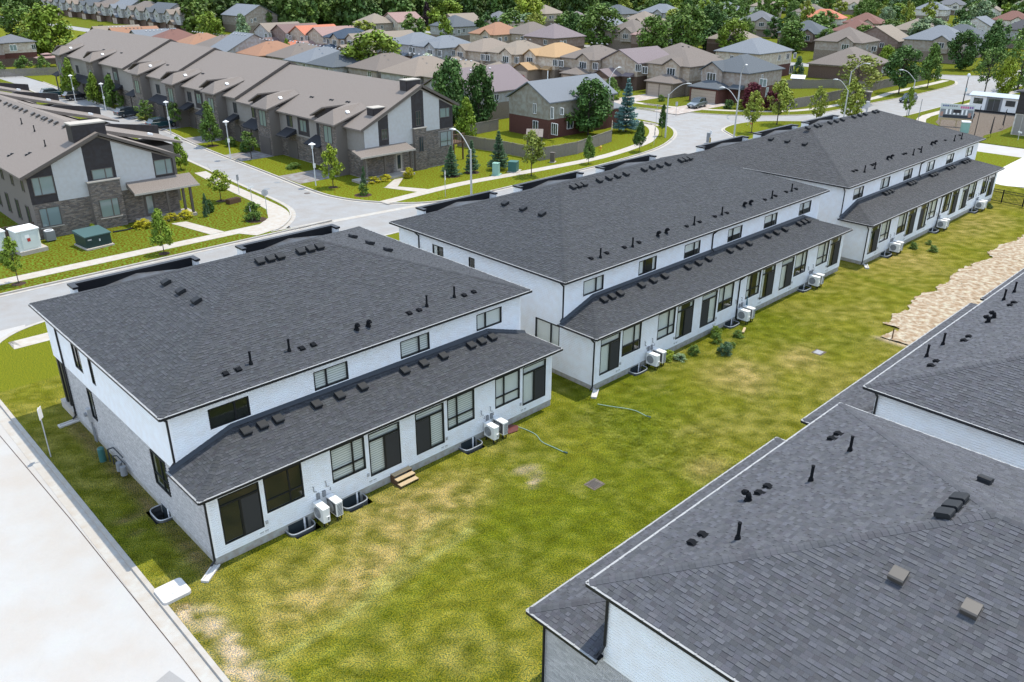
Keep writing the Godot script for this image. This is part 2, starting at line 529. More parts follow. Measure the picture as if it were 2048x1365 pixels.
func caps(mb: MB, a: Vector3, b: Vector3, n0: Vector3, n1: Vector3, tone: Color, singles: bool, parent: Node) -> void:   # overlapping ridge shingles from a up to b
	var d := (b - a).normalized()
	var w0 := n0.cross(d).normalized()
	if w0.dot(n1) > 0: w0 = -w0
	var w1 := n1.cross(d).normalized()
	if w1.dot(n0) > 0: w1 = -w1
	var up := (n0 + n1).normalized()
	var len := (b - a).length()
	var k := int(len / 0.2)
	var st := len / k
	for i in k:
		var g := rng.randf_range(0.82, 1.15)
		var target := MB.new() if singles else mb
		target.col = Color(tone.r * g, tone.g * g, tone.b * g)
		var p0 := a + d * (st * i)
		var p1 := a + d * (st * (i + 1.02))
		var hi := 0.030
		var lo := 0.016
		var l0 := p0 + w0 * 0.155 + n0 * hi * 0.8
		var l1 := p1 + w0 * 0.155 + n0 * lo * 0.7
		var r0 := p0 + w1 * 0.155 + n1 * hi * 0.8
		var r1 := p1 + w1 * 0.155 + n1 * lo * 0.7
		var m0 := p0 + up * hi
		var m1 := p1 + up * lo
		for f in [[l0, m0, m1, l1], [m0, r0, r1, m1]]:
			if (f[1] - f[0]).cross(f[2] - f[0]).dot(up) > 0: target.quad(f[0], f[1], f[2], f[3])
			else: target.quad(f[3], f[2], f[1], f[0])
		for f in [[l0, m0, n0], [m0, r0, n1]]:
			target.quad(f[0] - f[2] * hi, f[1] - f[2] * hi, f[1], f[0])
		for f in [[l0, l1, n0], [r0, r1, n1]]:
			target.quad(f[0], f[1], f[1] - f[2] * lo, f[0] - f[2] * hi)
		if singles: obj("ridge_shingle", target, M.shingle, parent)

func gutter(mb: MB, gb: MB, a: Vector3, b: Vector3, out: Vector3) -> void:   # black trough along an eave with a pale guard on it
	var d := (b - a).normalized()
	var x := Transform3D(Basis(d, Vector3.UP, d.cross(Vector3.UP)), (a + b) / 2)
	var l := (b - a).length()
	var s := signf(x.basis.z.dot(out))
	mb.obox(x * at3(0, -0.085, s * 0.055), Vector3(l + 0.12, 0.12, 0.11))
	gb.obox(x * at3(0, -0.020, s * 0.060), Vector3(l + 0.14, 0.012, 0.10))
	var k := int(l / 0.6)
	for i in k:
		gb.obox(x * at3(-l / 2 + (i + 0.5) * l / k, -0.008, s * 0.06), Vector3(0.05, 0.014, 0.09))

func roof_basis(out: Vector3, k: float) -> Basis:     # y leaves the slope, z points down it
	var z := (out - Vector3.UP * k).normalized()
	var y := (Vector3.UP + out * k).normalized()
	return Basis(y.cross(z), y, z)

func vent_meshes() -> void:
	var mb := MB.new()
	mb.box(Vector3(-0.21, 0.004, -0.23), Vector3(0.21, 0.02, 0.23))
	mb.box(Vector3(-0.19, 0.02, -0.19), Vector3(0.19, 0.15, 0.19))
	mb.extr([Vector2(-0.22, 0.10), Vector2(0.24, 0.07), Vector2(0.24, 0.19), Vector2(0.19, 0.22), Vector2(-0.17, 0.22), Vector2(-0.22, 0.18)], Transform3D(Basis(Vector3(0, 0, 1), Vector3.UP, Vector3(-1, 0, 0)), Vector3(0.21, 0, 0)), 0.42)
	meshes.box_vent = mb.mesh()
	mb = MB.new()
	mb.extr([Vector2(-0.14, 0.0), Vector2(0.13, 0.0), Vector2(0.15, 0.10), Vector2(-0.02, 0.11)], Transform3D(Basis(Vector3(0, 0, 1), Vector3.UP, Vector3(-1, 0, 0)), Vector3(0.11, 0, 0)), 0.22)
	mb.box(Vector3(-0.17, 0.003, -0.17), Vector3(0.17, 0.014, 0.17))
	meshes.vent_hood = mb.mesh()
	mb = MB.new()
	mb.cyl(Vector3(0, -0.05, 0), Vector3(0, 0.62, 0), 0.055, 0.055, 10)
	mb.cyl(Vector3(0, -0.05, 0), Vector3(0, 0.14, 0), 0.11, 0.08, 10)
	mb.cyl(Vector3(0, 0.60, 0), Vector3(0, 0.64, 0), 0.066, 0.066, 10)
	meshes.pipe = mb.mesh()
	mb = MB.new()
	mb.tube([Vector3(0, -0.05, 0), Vector3(0, 0.2, 0), Vector3(0, 0.29, 0.06), Vector3(0, 0.29, 0.16), Vector3(0, 0.22, 0.22)], 0.10, 10)
	mb.cyl(Vector3(0, -0.06, 0), Vector3(0, 0.05, 0), 0.16, 0.14, 10)
	meshes.exhaust = mb.mesh()

func roof_point(pl: Vector4, u: float, z: float) -> Vector3: return Vector3(u, pl.x + pl.y * u + pl.z * z, z)

# ------------------------------------------------------------------ the white townhouse rows
# local axes: x along the row, z outwards at the rear (the bump-out wall is z = 0), front at z = -FV
func white_row(called: String, label: String, at: Vector3, turn: float, L: float, n: int, o: Dictionary) -> Node3D:
	var t := thing(called, label, "townhouse row", at, turn, "white townhouse rows with dark roofs")
	var tone: Color = o.get("tone", Color(0.074, 0.078, 0.086))
	var uw := L / n
	var single: bool = o.get("single", false)
	# roofs
	var main := hip_planes(-OV, L + OV, -(MV - OV), -(FV + OV + 0.016), HM, PK)
	var x0 := -0.38
	var x1 := L + 0.38
	var by := 3.736
	var run := MV + 0.38
	var bt := by + run * PK
	var ba := Vector3(x0, by, 0.38)
	var bb := Vector3(x1, by, 0.38)
	var bc := Vector3(x1, by, -MV)
	var be := Vector3(x0, by, -MV)
	var bp := Vector3(x0 + run, bt, -MV)
	var bq := Vector3(x1 - run, bt, -MV)
	var bump := {"planes": [[ba, bb, bq, bp], [bb, bc, bq], [be, ba, bp]], "lines": [[ba, bp], [bb, bq]]}
	for r in [[main, "roof", "front"], [bump, "rear_roof", ""]]:
		var ub := MB.new()
		for p in r[0].planes: ub.fan(p)
		var eaves := []
		for p in r[0].planes: eaves.append(p[0])
		var low: float = r[0].planes[0][0].y - 0.16
		var ed := 0.02
		if r[1] == "roof":
			ub.quad(Vector3(-OV, low, -(MV - OV)), Vector3(-OV, low, -FV - OV), Vector3(L + OV, low, -FV - OV), Vector3(L + OV, low, -(MV - OV)))
		else:
			ub.quad(Vector3(x0, low, 0.38), Vector3(x0, low, -MV), Vector3(x1, low, -MV), Vector3(x1, low, 0.38))
		var ro := obj(r[1], ub, M.roof_under, t)
		var sb := MB.new()
		var cb := MB.new()
		var i := 0
		for p in r[0].planes:
			var few: int = 300 if single and r[1] == "roof" and i == o.get("near_plane", 1) else 0
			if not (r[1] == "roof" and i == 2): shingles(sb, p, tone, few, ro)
			i += 1
		for l in r[0].lines:
			var ns := []
			for p in r[0].planes:
				if p.has(l[0]) and p.has(l[1]): ns.append(pnormal(p))
			if ns.size() == 2: caps(cb, l[0], l[1], ns[0], ns[1], tone * 0.95, single, ro)
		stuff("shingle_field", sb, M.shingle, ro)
		if not single: stuff("ridge_shingles", cb, M.shingle, ro)
		# fascia and gutters
		var fb := MB.new()
		var gb := MB.new()
		var gg := MB.new()
		for p in r[0].planes:
			var a: Vector3 = p[0]
			var b: Vector3 = p[1]
			var out := (b - a).cross(Vector3.UP).normalized()
			var c := (a + b) / 2 - out * 0.012 - Vector3.UP * 0.085
			fb.obox(Transform3D(Basis((b - a).normalized(), Vector3.UP, out), c), Vector3((a - b).length() - 0.01, 0.15, 0.02))
			gutter(gb, gg, a, b, out)
		obj("fascia", fb, M.black_metal, t)
		var gu := obj("gutter", gb, M.black_metal, t)
		obj("gutter_guard", gg, M.gutter_guard, gu)
	# dark strip, painted eave shade where the rear roof meets the main wall
	var fl := MB.new()
	for s in [[be, bp], [bp, bq], [bq, bc]]:
		var a: Vector3 = s[0] + Vector3(0, 0.0, 0)
		var b: Vector3 = s[1]
		fl.quad(a + Vector3(0, 0.01, 0.17), b + Vector3(0, 0.01 - (0.17 * PK if s[0] == bp else 0.0), 0.17), b + Vector3(0, 0.17, 0.03), a + Vector3(0, 0.17, 0.03))
	obj("dark_shade", fl, M.dark_shade, t)
	# openings
	var lower := []
	var upper := []
	var k := 0
	for i in n:
		var base := i * uw
		var even := i % 2 == 0
		var du := base + (0.49 if even else uw - 2.33)
		var wu := base + (2.57 if even else uw - 4.44)
		var lc: Array = o.get("lower", [])
		var c: Array = lc[i] if i < lc.size() else ["side", "plain"]
		lower.append([du, 0.84, 1.86, 2.40, "door", i % 4 == 2, c[0]])
		lower.append([wu, 1.44, 1.88, 1.82, "cross", i % 4 > 1, c[1]])
		upper.append([base + (1.71 if even else uw - 3.42), 4.97, 1.92, 1.0, "slider", not even, o.get("upper", [])[i] if i < o.get("upper", []).size() else "plain"])
	var hole := func(w): return [w[0] - 0.005, w[0] + w[2] + 0.005, w[1] - 0.005, w[1] + w[3] + 0.005]
	var xr := face(Vector3(0, 0, 0), Vector3(0, 0, 1))
	var xm := face(Vector3(0, 0, -MV), Vector3(0, 0, 1))
	var x_l := face(Vector3(0, 0, -FV), Vector3(-1, 0, 0))         # u = 0 at the front
	var x_r := face(Vector3(L, 0, 0), Vector3(1, 0, 0))            # u = 0 at the rear
	var ends: Array = o.get("ends", ["siding", "siding"])
	var end_win: Array = o.get("end_windows", [[], []])
	var wb := MB.new()
	panel(wb, xr, L, 0.0, 3.7, lower.map(hole), -0.02, 0.12)
	panel(wb, xm, L, 3.3, 6.5, upper.map(hole), -0.02, 0.12)
	var lh: Array = end_win[0].map(hole)
	var rh: Array = end_win[1].map(hole)
	panel(wb, x_l, FV - MV, 3.4, 6.5, lh, -0.02, 0.12)
	panel(wb, x_l, FV - MV, 0.0, 3.4, lh + [[-1, 1.75, -1, 4]], -0.02, 0.0)
	panel(wb, face(Vector3(0, 0, -MV), Vector3(-1, 0, 0)), MV, 0.0, 3.7, [], -0.02)
	panel(wb, x_r, MV, 0.0, 3.7, [], -0.02)
	panel(wb, face(Vector3(L, 0, -MV), Vector3(1, 0, 0)), FV - MV, 0.0, 6.5, rh, -0.02, 0.12)
	panel(wb, face(Vector3(L, 0, -FV), Vector3(0, 0, -1)), L, 3.4, 6.5, [], -0.02)
	panel(wb, face(Vector3(L, 0, -FV + 1.75), Vector3(0, 0, -1)), L, 0.0, 3.4, [], -0.02)
	var wall := obj("wall", wb, M.white_trim, t)
	var fo := MB.new()
	fo.box(Vector3(-0.01, -0.3, -0.1), Vector3(L + 0.01, 0.40, 0.012))
	fo.box(Vector3(-0.012, -0.3, -FV + 1.7), Vector3(0.1, 0.30, -0.101))
	fo.box(Vector3(L - 0.1, -0.3, -FV), Vector3(L + 0.012, 0.30, -0.101))
	obj("foundation", fo, M.concrete_foundation, t)
	var fi := MB.new()
	fi.box(Vector3(0.1, 0.45, -FV + 0.1), Vector3(L - 0.1, 0.5, -0.13))
	fi.box(Vector3(0.1, 3.5, -FV + 0.1), Vector3(L - 0.1, 3.55, -MV - 0.1))
	obj("floor", fi, M.floor_inside, t)
	siding(t, xr, L, 0.40, 3.6, lower.map(hole), M.siding)
	siding(t, xm, L, 3.4, 6.42, upper.map(hole), M.siding)
	var wt := [Color(0.72, 0.70, 0.69), Color(0.66, 0.645, 0.64), Color(0.77, 0.75, 0.74)]
	# the end walls
	if ends[0] == "brick":
		siding(t, x_l, FV - MV, 3.44, 6.42, lh, M.siding, 0.115, single)
		brick_wall(t, x_l, FV - MV, 0.02, 3.43, lh + [[0, 1.75, 0, 3.5]], wt, "white_brick")
		brick_wall(t, face(Vector3(0, 0, -MV), Vector3(-1, 0, 0)), MV, 0.02, 3.6, [], wt, "white_brick")
		brick_wall(t, xr, 0.21, 0.40, 3.6, [], wt, "white_brick")
	else:
		siding(t, x_l, FV - MV, 0.30, 6.42, lh + [[-1, 1.75, -1, 3.4]], M.siding, 0.115, single)
		siding(t, face(Vector3(0, 0, -MV), Vector3(-1, 0, 0)), MV, 0.30, 3.6, [], M.siding, 0.115)
	if ends[1] == "brick":
		siding(t, face(Vector3(L, 0, -MV), Vector3(1, 0, 0)), FV - MV, 3.44, 6.42, rh, M.siding, 0.115, single)
		brick_wall(t, x_r, MV, 0.02, 3.6, [], wt, "white_brick", 300)
		brick_wall(t, face(Vector3(L, 0, -MV), Vector3(1, 0, 0)), 6.0, 0.02, 3.43, rh, wt, "white_brick")
	else:
		siding(t, face(Vector3(L, 0, -MV), Vector3(1, 0, 0)), FV - MV, 0.30, 6.42, rh, M.siding, 0.115, single)
		siding(t, x_r, MV, 0.30, 3.6, [], M.siding, 0.115)
	# corner boards and white casings round the openings
	var tr := MB.new()
	for q in [[-0.0, 0.0], [L, 0.0]]:
		for s in [[0.41, 3.58, 0.0], [3.75, 6.41, -MV]]:
			var side := -1.0 if q[0] == 0 else 1.0
			tr.box(Vector3(q[0] - 0.03 if side < 0 else q[0] - 0.07, s[0], s[2] - 0.07), Vector3(q[0] + 0.07 if side < 0 else q[0] + 0.03, s[1], s[2] + 0.03))
	for w in lower:
		var a: float = w[0]
		var b: float = w[0] + w[2]
		var c: float = w[1]
		var d: float = w[1] + w[3]
		tr.box(Vector3(a - 0.07, c - 0.06, 0.0), Vector3(a - 0.006, d + 0.06, 0.024))
		tr.box(Vector3(b + 0.006, c - 0.06, 0.0), Vector3(b + 0.07, d + 0.06, 0.024))
		tr.box(Vector3(a - 0.006, d + 0.006, 0.0), Vector3(b + 0.006, d + 0.06, 0.0238))
		tr.box(Vector3(a - 0.006, c - 0.06, 0.0), Vector3(b + 0.006, c - 0.006, 0.0238))
	stuff("trim", tr, M.white_trim, t)
	for w in lower: window(t, xr, w[0], w[1], w[2], w[3], w[4], w[5], w[6])
	for w in upper: window(t, xm, w[0], w[1], w[2], w[3], w[4], w[5], w[6])
	for w in end_win[0]: window(t, x_l, w[0], w[1], w[2], w[3], w[4], false, w[5])
	for w in end_win[1]: window(t, face(Vector3(L, 0, -MV), Vector3(1, 0, 0)), w[0], w[1], w[2], w[3], w[4], false, w[5])
	# vents and pipes on the roof: planes as y = x + y*u + z*zz
	var planes := {
		"rear": [Vector4(HM - PK * (MV - OV), 0, -PK, 0), Vector3(0, 0, 1)],
		"left": [Vector4(HM + PK * OV, PK, 0, 0), Vector3(-1, 0, 0)],
		"right": [Vector4(HM + PK * (L + OV), -PK, 0, 0), Vector3(1, 0, 0)],
		"bump": [Vector4(by + PK * 0.38, 0, -PK, 0), Vector3(0, 0, 1)]}
	for e in o.get("vents", []):
		for q in e[2]:
			var pl: Array = planes[e[1]]
			var pos := roof_point(pl[0], q[0], q[1])
			var bs := roof_basis(pl[1], PK)
			match e[0]:
				"box": obj("roof_vent", meshes.box_vent, M[o.get("vent_mat", "vent_black")] if e[1] != "right" or not single else M.vent_brown, t, Transform3D(bs, pos))
				"hood": obj("vent_hood", meshes.vent_hood, M.vent_matte, t, Transform3D(bs, pos))
				"pipe": obj("vent_pipe", meshes.pipe, M.vent_matte, t, Transform3D(Basis(), pos))
				"exhaust": obj("exhaust_vent", meshes.exhaust, M.vent_matte, t, Transform3D(Basis(), pos))
	# parapets over the front bays
	for q in o.get("parapets", []):
		var a: float = q[0]
		var b: float = q[1]
		var pb := MB.new()
		var zf := -FV - 0.55
		pb.box(Vector3(a, 3.2, zf), Vector3(b, 7.05, zf + 0.22))
		pb.box(Vector3(a, 3.2, zf + 0.22), Vector3(a + 0.2, 7.05, zf + 0.85))
		pb.box(Vector3(b - 0.2, 3.2, zf + 0.22), Vector3(b, 7.05, zf + 0.85))
		var pa := obj("parapet", pb, M.white_paint, t)
		var cp := MB.new()
		cp.box(Vector3(a - 0.06, 7.05, zf - 0.06), Vector3(b + 0.06, 7.17, zf + 0.28))
		cp.box(Vector3(a - 0.06, 7.05, zf + 0.28), Vector3(a + 0.26, 7.17, zf + 0.92))
		cp.box(Vector3(b - 0.26, 7.05, zf + 0.28), Vector3(b + 0.06, 7.17, zf + 0.92))
		cp.box(Vector3(a + 0.2, 6.55, zf + 0.22), Vector3(b - 0.2, 7.05, zf + 0.25))
		obj("parapet_cap", cp, M.black_metal, pa)
		var cr := MB.new()                                              # the saddle roof behind the parapet
		var zr := -FV + 1.95
		var mid := (a + b) / 2
		var lowy := 6.35
		cr.tri(Vector3(a + 0.2, lowy, zf + 0.24), Vector3(mid, 6.75, zf + 0.25), Vector3(mid, 6.75, zf + 0.25) + Vector3(0.0, 0.0, 0.001))
		cr.fan([Vector3(a + 0.2, lowy, zf + 0.24), Vector3(a + 0.2, HM + 0.15, zf + 1.0), Vector3(mid, 7.12, zr), Vector3(mid, 6.95, zf + 0.26)].duplicate())
		cr.fan([Vector3(mid, 6.95, zf + 0.26), Vector3(mid, 7.12, zr), Vector3(b - 0.2, HM + 0.15, zf + 1.0), Vector3(b - 0.2, lowy, zf + 0.24)])
		obj("saddle_roof", cr, M.membrane, pa)
	# downpipes: [u, z, top, bottom, out]
	for q in o.get("downpipes", []):
		var db := MB.new()
		var d := Vector3(0, 0, 1) if q[4] == "z" else Vector3(-1 if q[4] == "l" else 1, 0, 0)
		var p := Vector3(q[0], 0, q[1])
		var pts := [p + Vector3.UP * q[2] + d * 0.40, p + Vector3.UP * (q[2] - 0.12) + d * 0.38, p + Vector3.UP * (q[2] - 0.42) + d * 0.075, p + Vector3.UP * (q[3] + 0.18) + d * 0.075, p + Vector3.UP * q[3] + d * 0.28]
		db.tube(pts, 0.05, 8)
		obj("downpipe", db, M.black_metal, t)
	# small fittings under the windows
	for i in n:
		var base := i * uw
		var sm := MB.new()
		var cx := base + (2.47 if i % 2 == 0 else uw - 2.5)
		sm.box(Vector3(cx - 0.06, 0.95, 0.0), Vector3(cx + 0.06, 1.12, 0.07))
		sm.box(Vector3(cx - 0.03, 0.98, 0.07), Vector3(cx + 0.03, 1.06, 0.10))
		obj("outlet_cover", sm, M.pole_grey, t)
		var hb := MB.new()
		var hx := base + (4.9 if i % 2 == 0 else 0.36)
		hb.tube([Vector3(hx, 1.75, 0.02), Vector3(hx, 1.75, 0.09), Vector3(hx, 1.5, 0.09), Vector3(hx + 0.14, 1.45, 0.09)], 0.022, 6)
		hb.tube([Vector3(hx + 0.2, 1.2, 0.02), Vector3(hx + 0.2, 1.2, 0.10), Vector3(hx + 0.2, 1.36, 0.10)], 0.02, 6)
		obj("vent_pipe_loop", hb, M.gutter_guard, t)
		for d in 2:
			var gx := base + (2.1 if i % 2 == 0 else uw - 2.45) + d * 0.24
			var gm := MB.new()
			for s in 4: gm.box(Vector3(gx, 0.50 + s * 0.045, 0.0), Vector3(gx + 0.18, 0.53 + s * 0.045, 0.03))
			obj("wall_grille", gm, M.gutter_guard, t)
	# window wells: [u] along the rear, and on the left end [z]
	for q in o.get("wells", []): well(t, face(Vector3(q, 0, 0.012), Vector3(0, 0, 1)))
	for q in o.get("end_wells", []): well(t, face(Vector3(0, 0, q), Vector3(-1, 0, 0)))
	return t

func well(parent: Node, x: Transform3D) -> void:     # corrugated steel window well, 1.3 m wide, and the basement window in it
	if not meshes.has("well"):
		var pts := []
		for i in 17:
			var a := PI * i / 16.0
			pts.append(Vector2(-0.66 * signf(cos(a)) * pow(absf(cos(a)), 0.45), 0.62 * pow(sin(a), 0.45) if i > 0 and i < 16 else 0.0))
		var mb := MB.new()
		var rim := MB.new()
		for i in 16:
			for j in 8:
				var y0 := -0.95 + j * 0.135
				var k0 := 1.0 + 0.03 * (j % 2)
				var k1 := 1.0 + 0.03 * ((j + 1) % 2)
				var p0: Vector2 = pts[i]
				var p1: Vector2 = pts[i + 1]
				mb.quad(Vector3(p0.x * k0, y0, p0.y * k0), Vector3(p1.x * k0, y0, p1.y * k0), Vector3(p1.x * k1, y0 + 0.135, p1.y * k1), Vector3(p0.x * k1, y0 + 0.135, p0.y * k1))
			rim.cyl(Vector3(pts[i].x, 0.13, pts[i].y) , Vector3(pts[i + 1].x, 0.13, pts[i + 1].y), 0.032, 0.032, 6)
		meshes.well = mb.mesh()
		meshes.well_rim = rim.mesh()
		var bf := MB.new()
		bf.box(Vector3(-0.5, -0.75, 0.0), Vector3(0.5, 0.30, 0.03))
		meshes.well_window = bf.mesh()
		var bt := MB.new()
		bt.box(Vector3(0.28, -0.75, 0.03), Vector3(0.36, 0.38, 0.06))
		meshes.well_bar = bt.mesh()
	var o := obj("window_well", meshes.well, M.steel_well, parent, x)
	obj("rim", meshes.well_rim, M.galvanised, o)
	obj("basement_window", meshes.well_window, M.dark_glass, o)
	obj("frame", meshes.well_bar, M.white_trim, o)

# ------------------------------------------------------------------ the ground
func V2(a: Array) -> Array:
	var r := []
	for i in range(0, a.size(), 2): r.append(Vector2(a[i], a[i + 1]))
	return r

func smooth(p: Array, steps := 4) -> Array:       # a curve through the points
	var c := Curve2D.new()
	for i in p.size():
		var a: Vector2 = p[maxi(i - 1, 0)]
		var b: Vector2 = p[mini(i + 1, p.size() - 1)]
		var t := (b - a) / 6.0
		c.add_point(p[i], -t, t)
	var r := []
	for i in p.size() - 1:
		for s in steps: r.append(c.sample(i, float(s) / steps))
	r.append(p[-1])
	return r

func strip(mb: MB, p: Array, w: float, y0: float, y1: float, side := 0.0) -> void:   # a band of width w along a line; side shifts it across
	for i in p.size() - 1:
		var a: Vector2 = p[i]
		var b: Vector2 = p[i + 1]
		var na := _across(p, i)
		var nb := _across(p, i + 1)
		var l := side - w / 2
		var r := side + w / 2
		var q := [a + na * l, b + nb * l, b + nb * r, a + na * r]
		var up := q.map(func(s): return Vector3(s.x, y1, s.y))
		var dn := q.map(func(s): return Vector3(s.x, y0, s.y))
		mb.quad(up[0], up[1], up[2], up[3]) if (up[1] - up[0]).cross(up[3] - up[0]).y > 0 else mb.quad(up[3], up[2], up[1], up[0])
		if y1 - y0 > 0.001:
			mb.quad(dn[0], dn[1], up[1], up[0])
			mb.quad(dn[2], dn[3], up[3], up[2])
			if i == 0: mb.quad(dn[3], dn[0], up[0], up[3])
			if i == p.size() - 2: mb.quad(dn[1], dn[2], up[2], up[1])

func _across(p: Array, i: int) -> Vector2:
	var a: Vector2 = p[maxi(i - 1, 0)]
	var b: Vector2 = p[mini(i + 1, p.size() - 1)]
	return (b - a).normalized().orthogonal()

func kerb(p: Array, called := "kerb") -> void:
	var mb := MB.new()
	strip(mb, p, 0.2, -0.2, 0.025)
	struct(called, mb, M.kerb)
	var g := MB.new()
	strip(g, p, 1.0, -0.16, -0.098)
	struct("gutter_pan", g, M.kerb)

func flat(called: String, p: Array, y0: float, y1: float, m: Material) -> MeshInstance3D:
	var mb := MB.new()
	mb.slab(p, y0, y1)
	return struct(called, mb, m)

func blob(x: float, z: float, cx: float, cz: float, rx: float, rz: float, ang := 0.0) -> float:
	var d := Vector2(x - cx, z - cz).rotated(-ang)
	return clampf(1.4 - sqrt(d.x * d.x / (rx * rx) + d.y * d.y / (rz * rz)) * 1.2, 0, 1)

func near_line(x: float, z: float, l: Array, w: float) -> float:
	var best := 1e9
	for i in l.size() - 1: best = minf(best, Vector2(x, z).distance_to(Geometry2D.get_closest_point_to_segment(Vector2(x, z), l[i], l[i + 1])))
	return clampf(1.3 - best / w, 0, 1)

var n_big := FastNoiseLite.new()
var n_mid := FastNoiseLite.new()
var n_small := FastNoiseLite.new()
func lawn_colour(x: float, z: float) -> Color:
	var base := Color(0.225, 0.225, 0.026)
	var lush := Color(0.150, 0.180, 0.014)
	var dry := Color(0.42, 0.325, 0.125)
	var earth := Color(0.21, 0.14, 0.085)
	var pale := Color(0.36, 0.35, 0.10)
	var a := n_big.get_noise_2d(x, z)
	var b := n_mid.get_noise_2d(x, z)
	var c := n_small.get_noise_2d(x, z)
	var g := base.lerp(lush, clampf(0.35 + a * 1.1 + b * 0.5, 0, 1))
	var d := clampf(0.10 + b * 0.26 - a * 0.2 + c * 0.30, 0, 0.55)
	d += 0.75 * blob(x, z, 8.5, 2.9, 5.0, 2.6) * (0.75 + c * 0.9)
	d += 0.6 * blob(x, z, 3.0, 4.9, 4.5, 1.6) * (0.8 + c * 0.9)
	d += 0.65 * blob(x, z, 32.2, 5.6, 2.8, 2.6) * (0.85 + c * 0.5)
	d += 0.5 * blob(x, z, 37.5, 7.0, 3.0, 1.6) * (0.8 + c * 0.5)
	d += 0.45 * blob(x, z, 22.0, 10.2, 1.6, 1.1)
	d += 0.35 * blob(x, z, 63.0, 3.5, 6.0, 3.0) * (0.8 + c)
	d += 0.35 * blob(x, z, 80.0, 4.0, 6.0, 3.0) * (0.8 + c)
	var l := 0.9 * blob(x, z, 22.2, 5.6, 1.7, 3.6, 0.25)  # darker lush green here also paints the shade along the swale
	l += 0.5 * blob(x, z, 14.0, 9.0, 6.0, 2.5) + 0.55 * near_line(x, z, V2([-0.6, 7.9, 6, 7.1, 10.8, 6.5]), 0.55)
	l += 0.7 * near_line(x, z, V2([56.1, 1.6, 55.4, 7.8]), 0.5) + 0.6 * near_line(x, z, V2([70.4, 4.0, 71.0, 7.6]), 0.5)
	l += 0.4 * blob(x, z, 41.0, 8.0, 4.5, 1.6)
	g = g.lerp(lush, clampf(l, 0, 1))
	g = g.lerp(dry, clampf(d * (1.0 - 0.8 * clampf(l, 0, 1)), 0, 0.92))
	var tr := near_line(x, z, V2([-2.2, 6.5, 1.6, 6.5, 6.9, 6.0, 9.5, 5.7]), 0.26) + 0.7 * near_line(x, z, V2([3.6, 6.0, 5.8, 5.3, 9.4, 4.1]), 0.24)
	g = g.lerp(pale, clampf(tr * (0.8 + c * 0.4), 0, 0.9))
	# worn earth beside the end wall and by the concrete cover
	var e := 0.7 * clampf(1.2 - absf(x + 0.35) / 0.55, 0, 1) * (1.0 if z < 0.4 and z > -17 else 0.0)
	e += 0.9 * near_line(x, z, V2([-2.3, 1.6, -1.9, 3.0, -2.0, 6.5, -1.6, 9.0]), 0.75) * (0.65 + c)
	e += 0.8 * blob(x, z, 14.9, 3.9, 0.75, 0.45, 0.2) + 0.9 * blob(x, z, 14.6, 4.9, 0.9, 0.26, -0.5)
	e += 0.6 * blob(x, z, -1.4, -6.0, 0.9, 0.4) + 0.5 * blob(x, z, -1.7, -4.7, 0.5, 0.3)
	e += 0.9 * near_line(x, z, V2([44.6, 9.2, 45, 14]), 0.4)
	g = g.lerp(earth if z < 1.5 and x < 1 else Color(0.55, 0.43, 0.31), clampf(e * (0.8 + c * 0.6), 0, 0.9))
	var k := 0.95 + c * 0.5
	return Color(g.r * k, g.g * k, g.b * k)

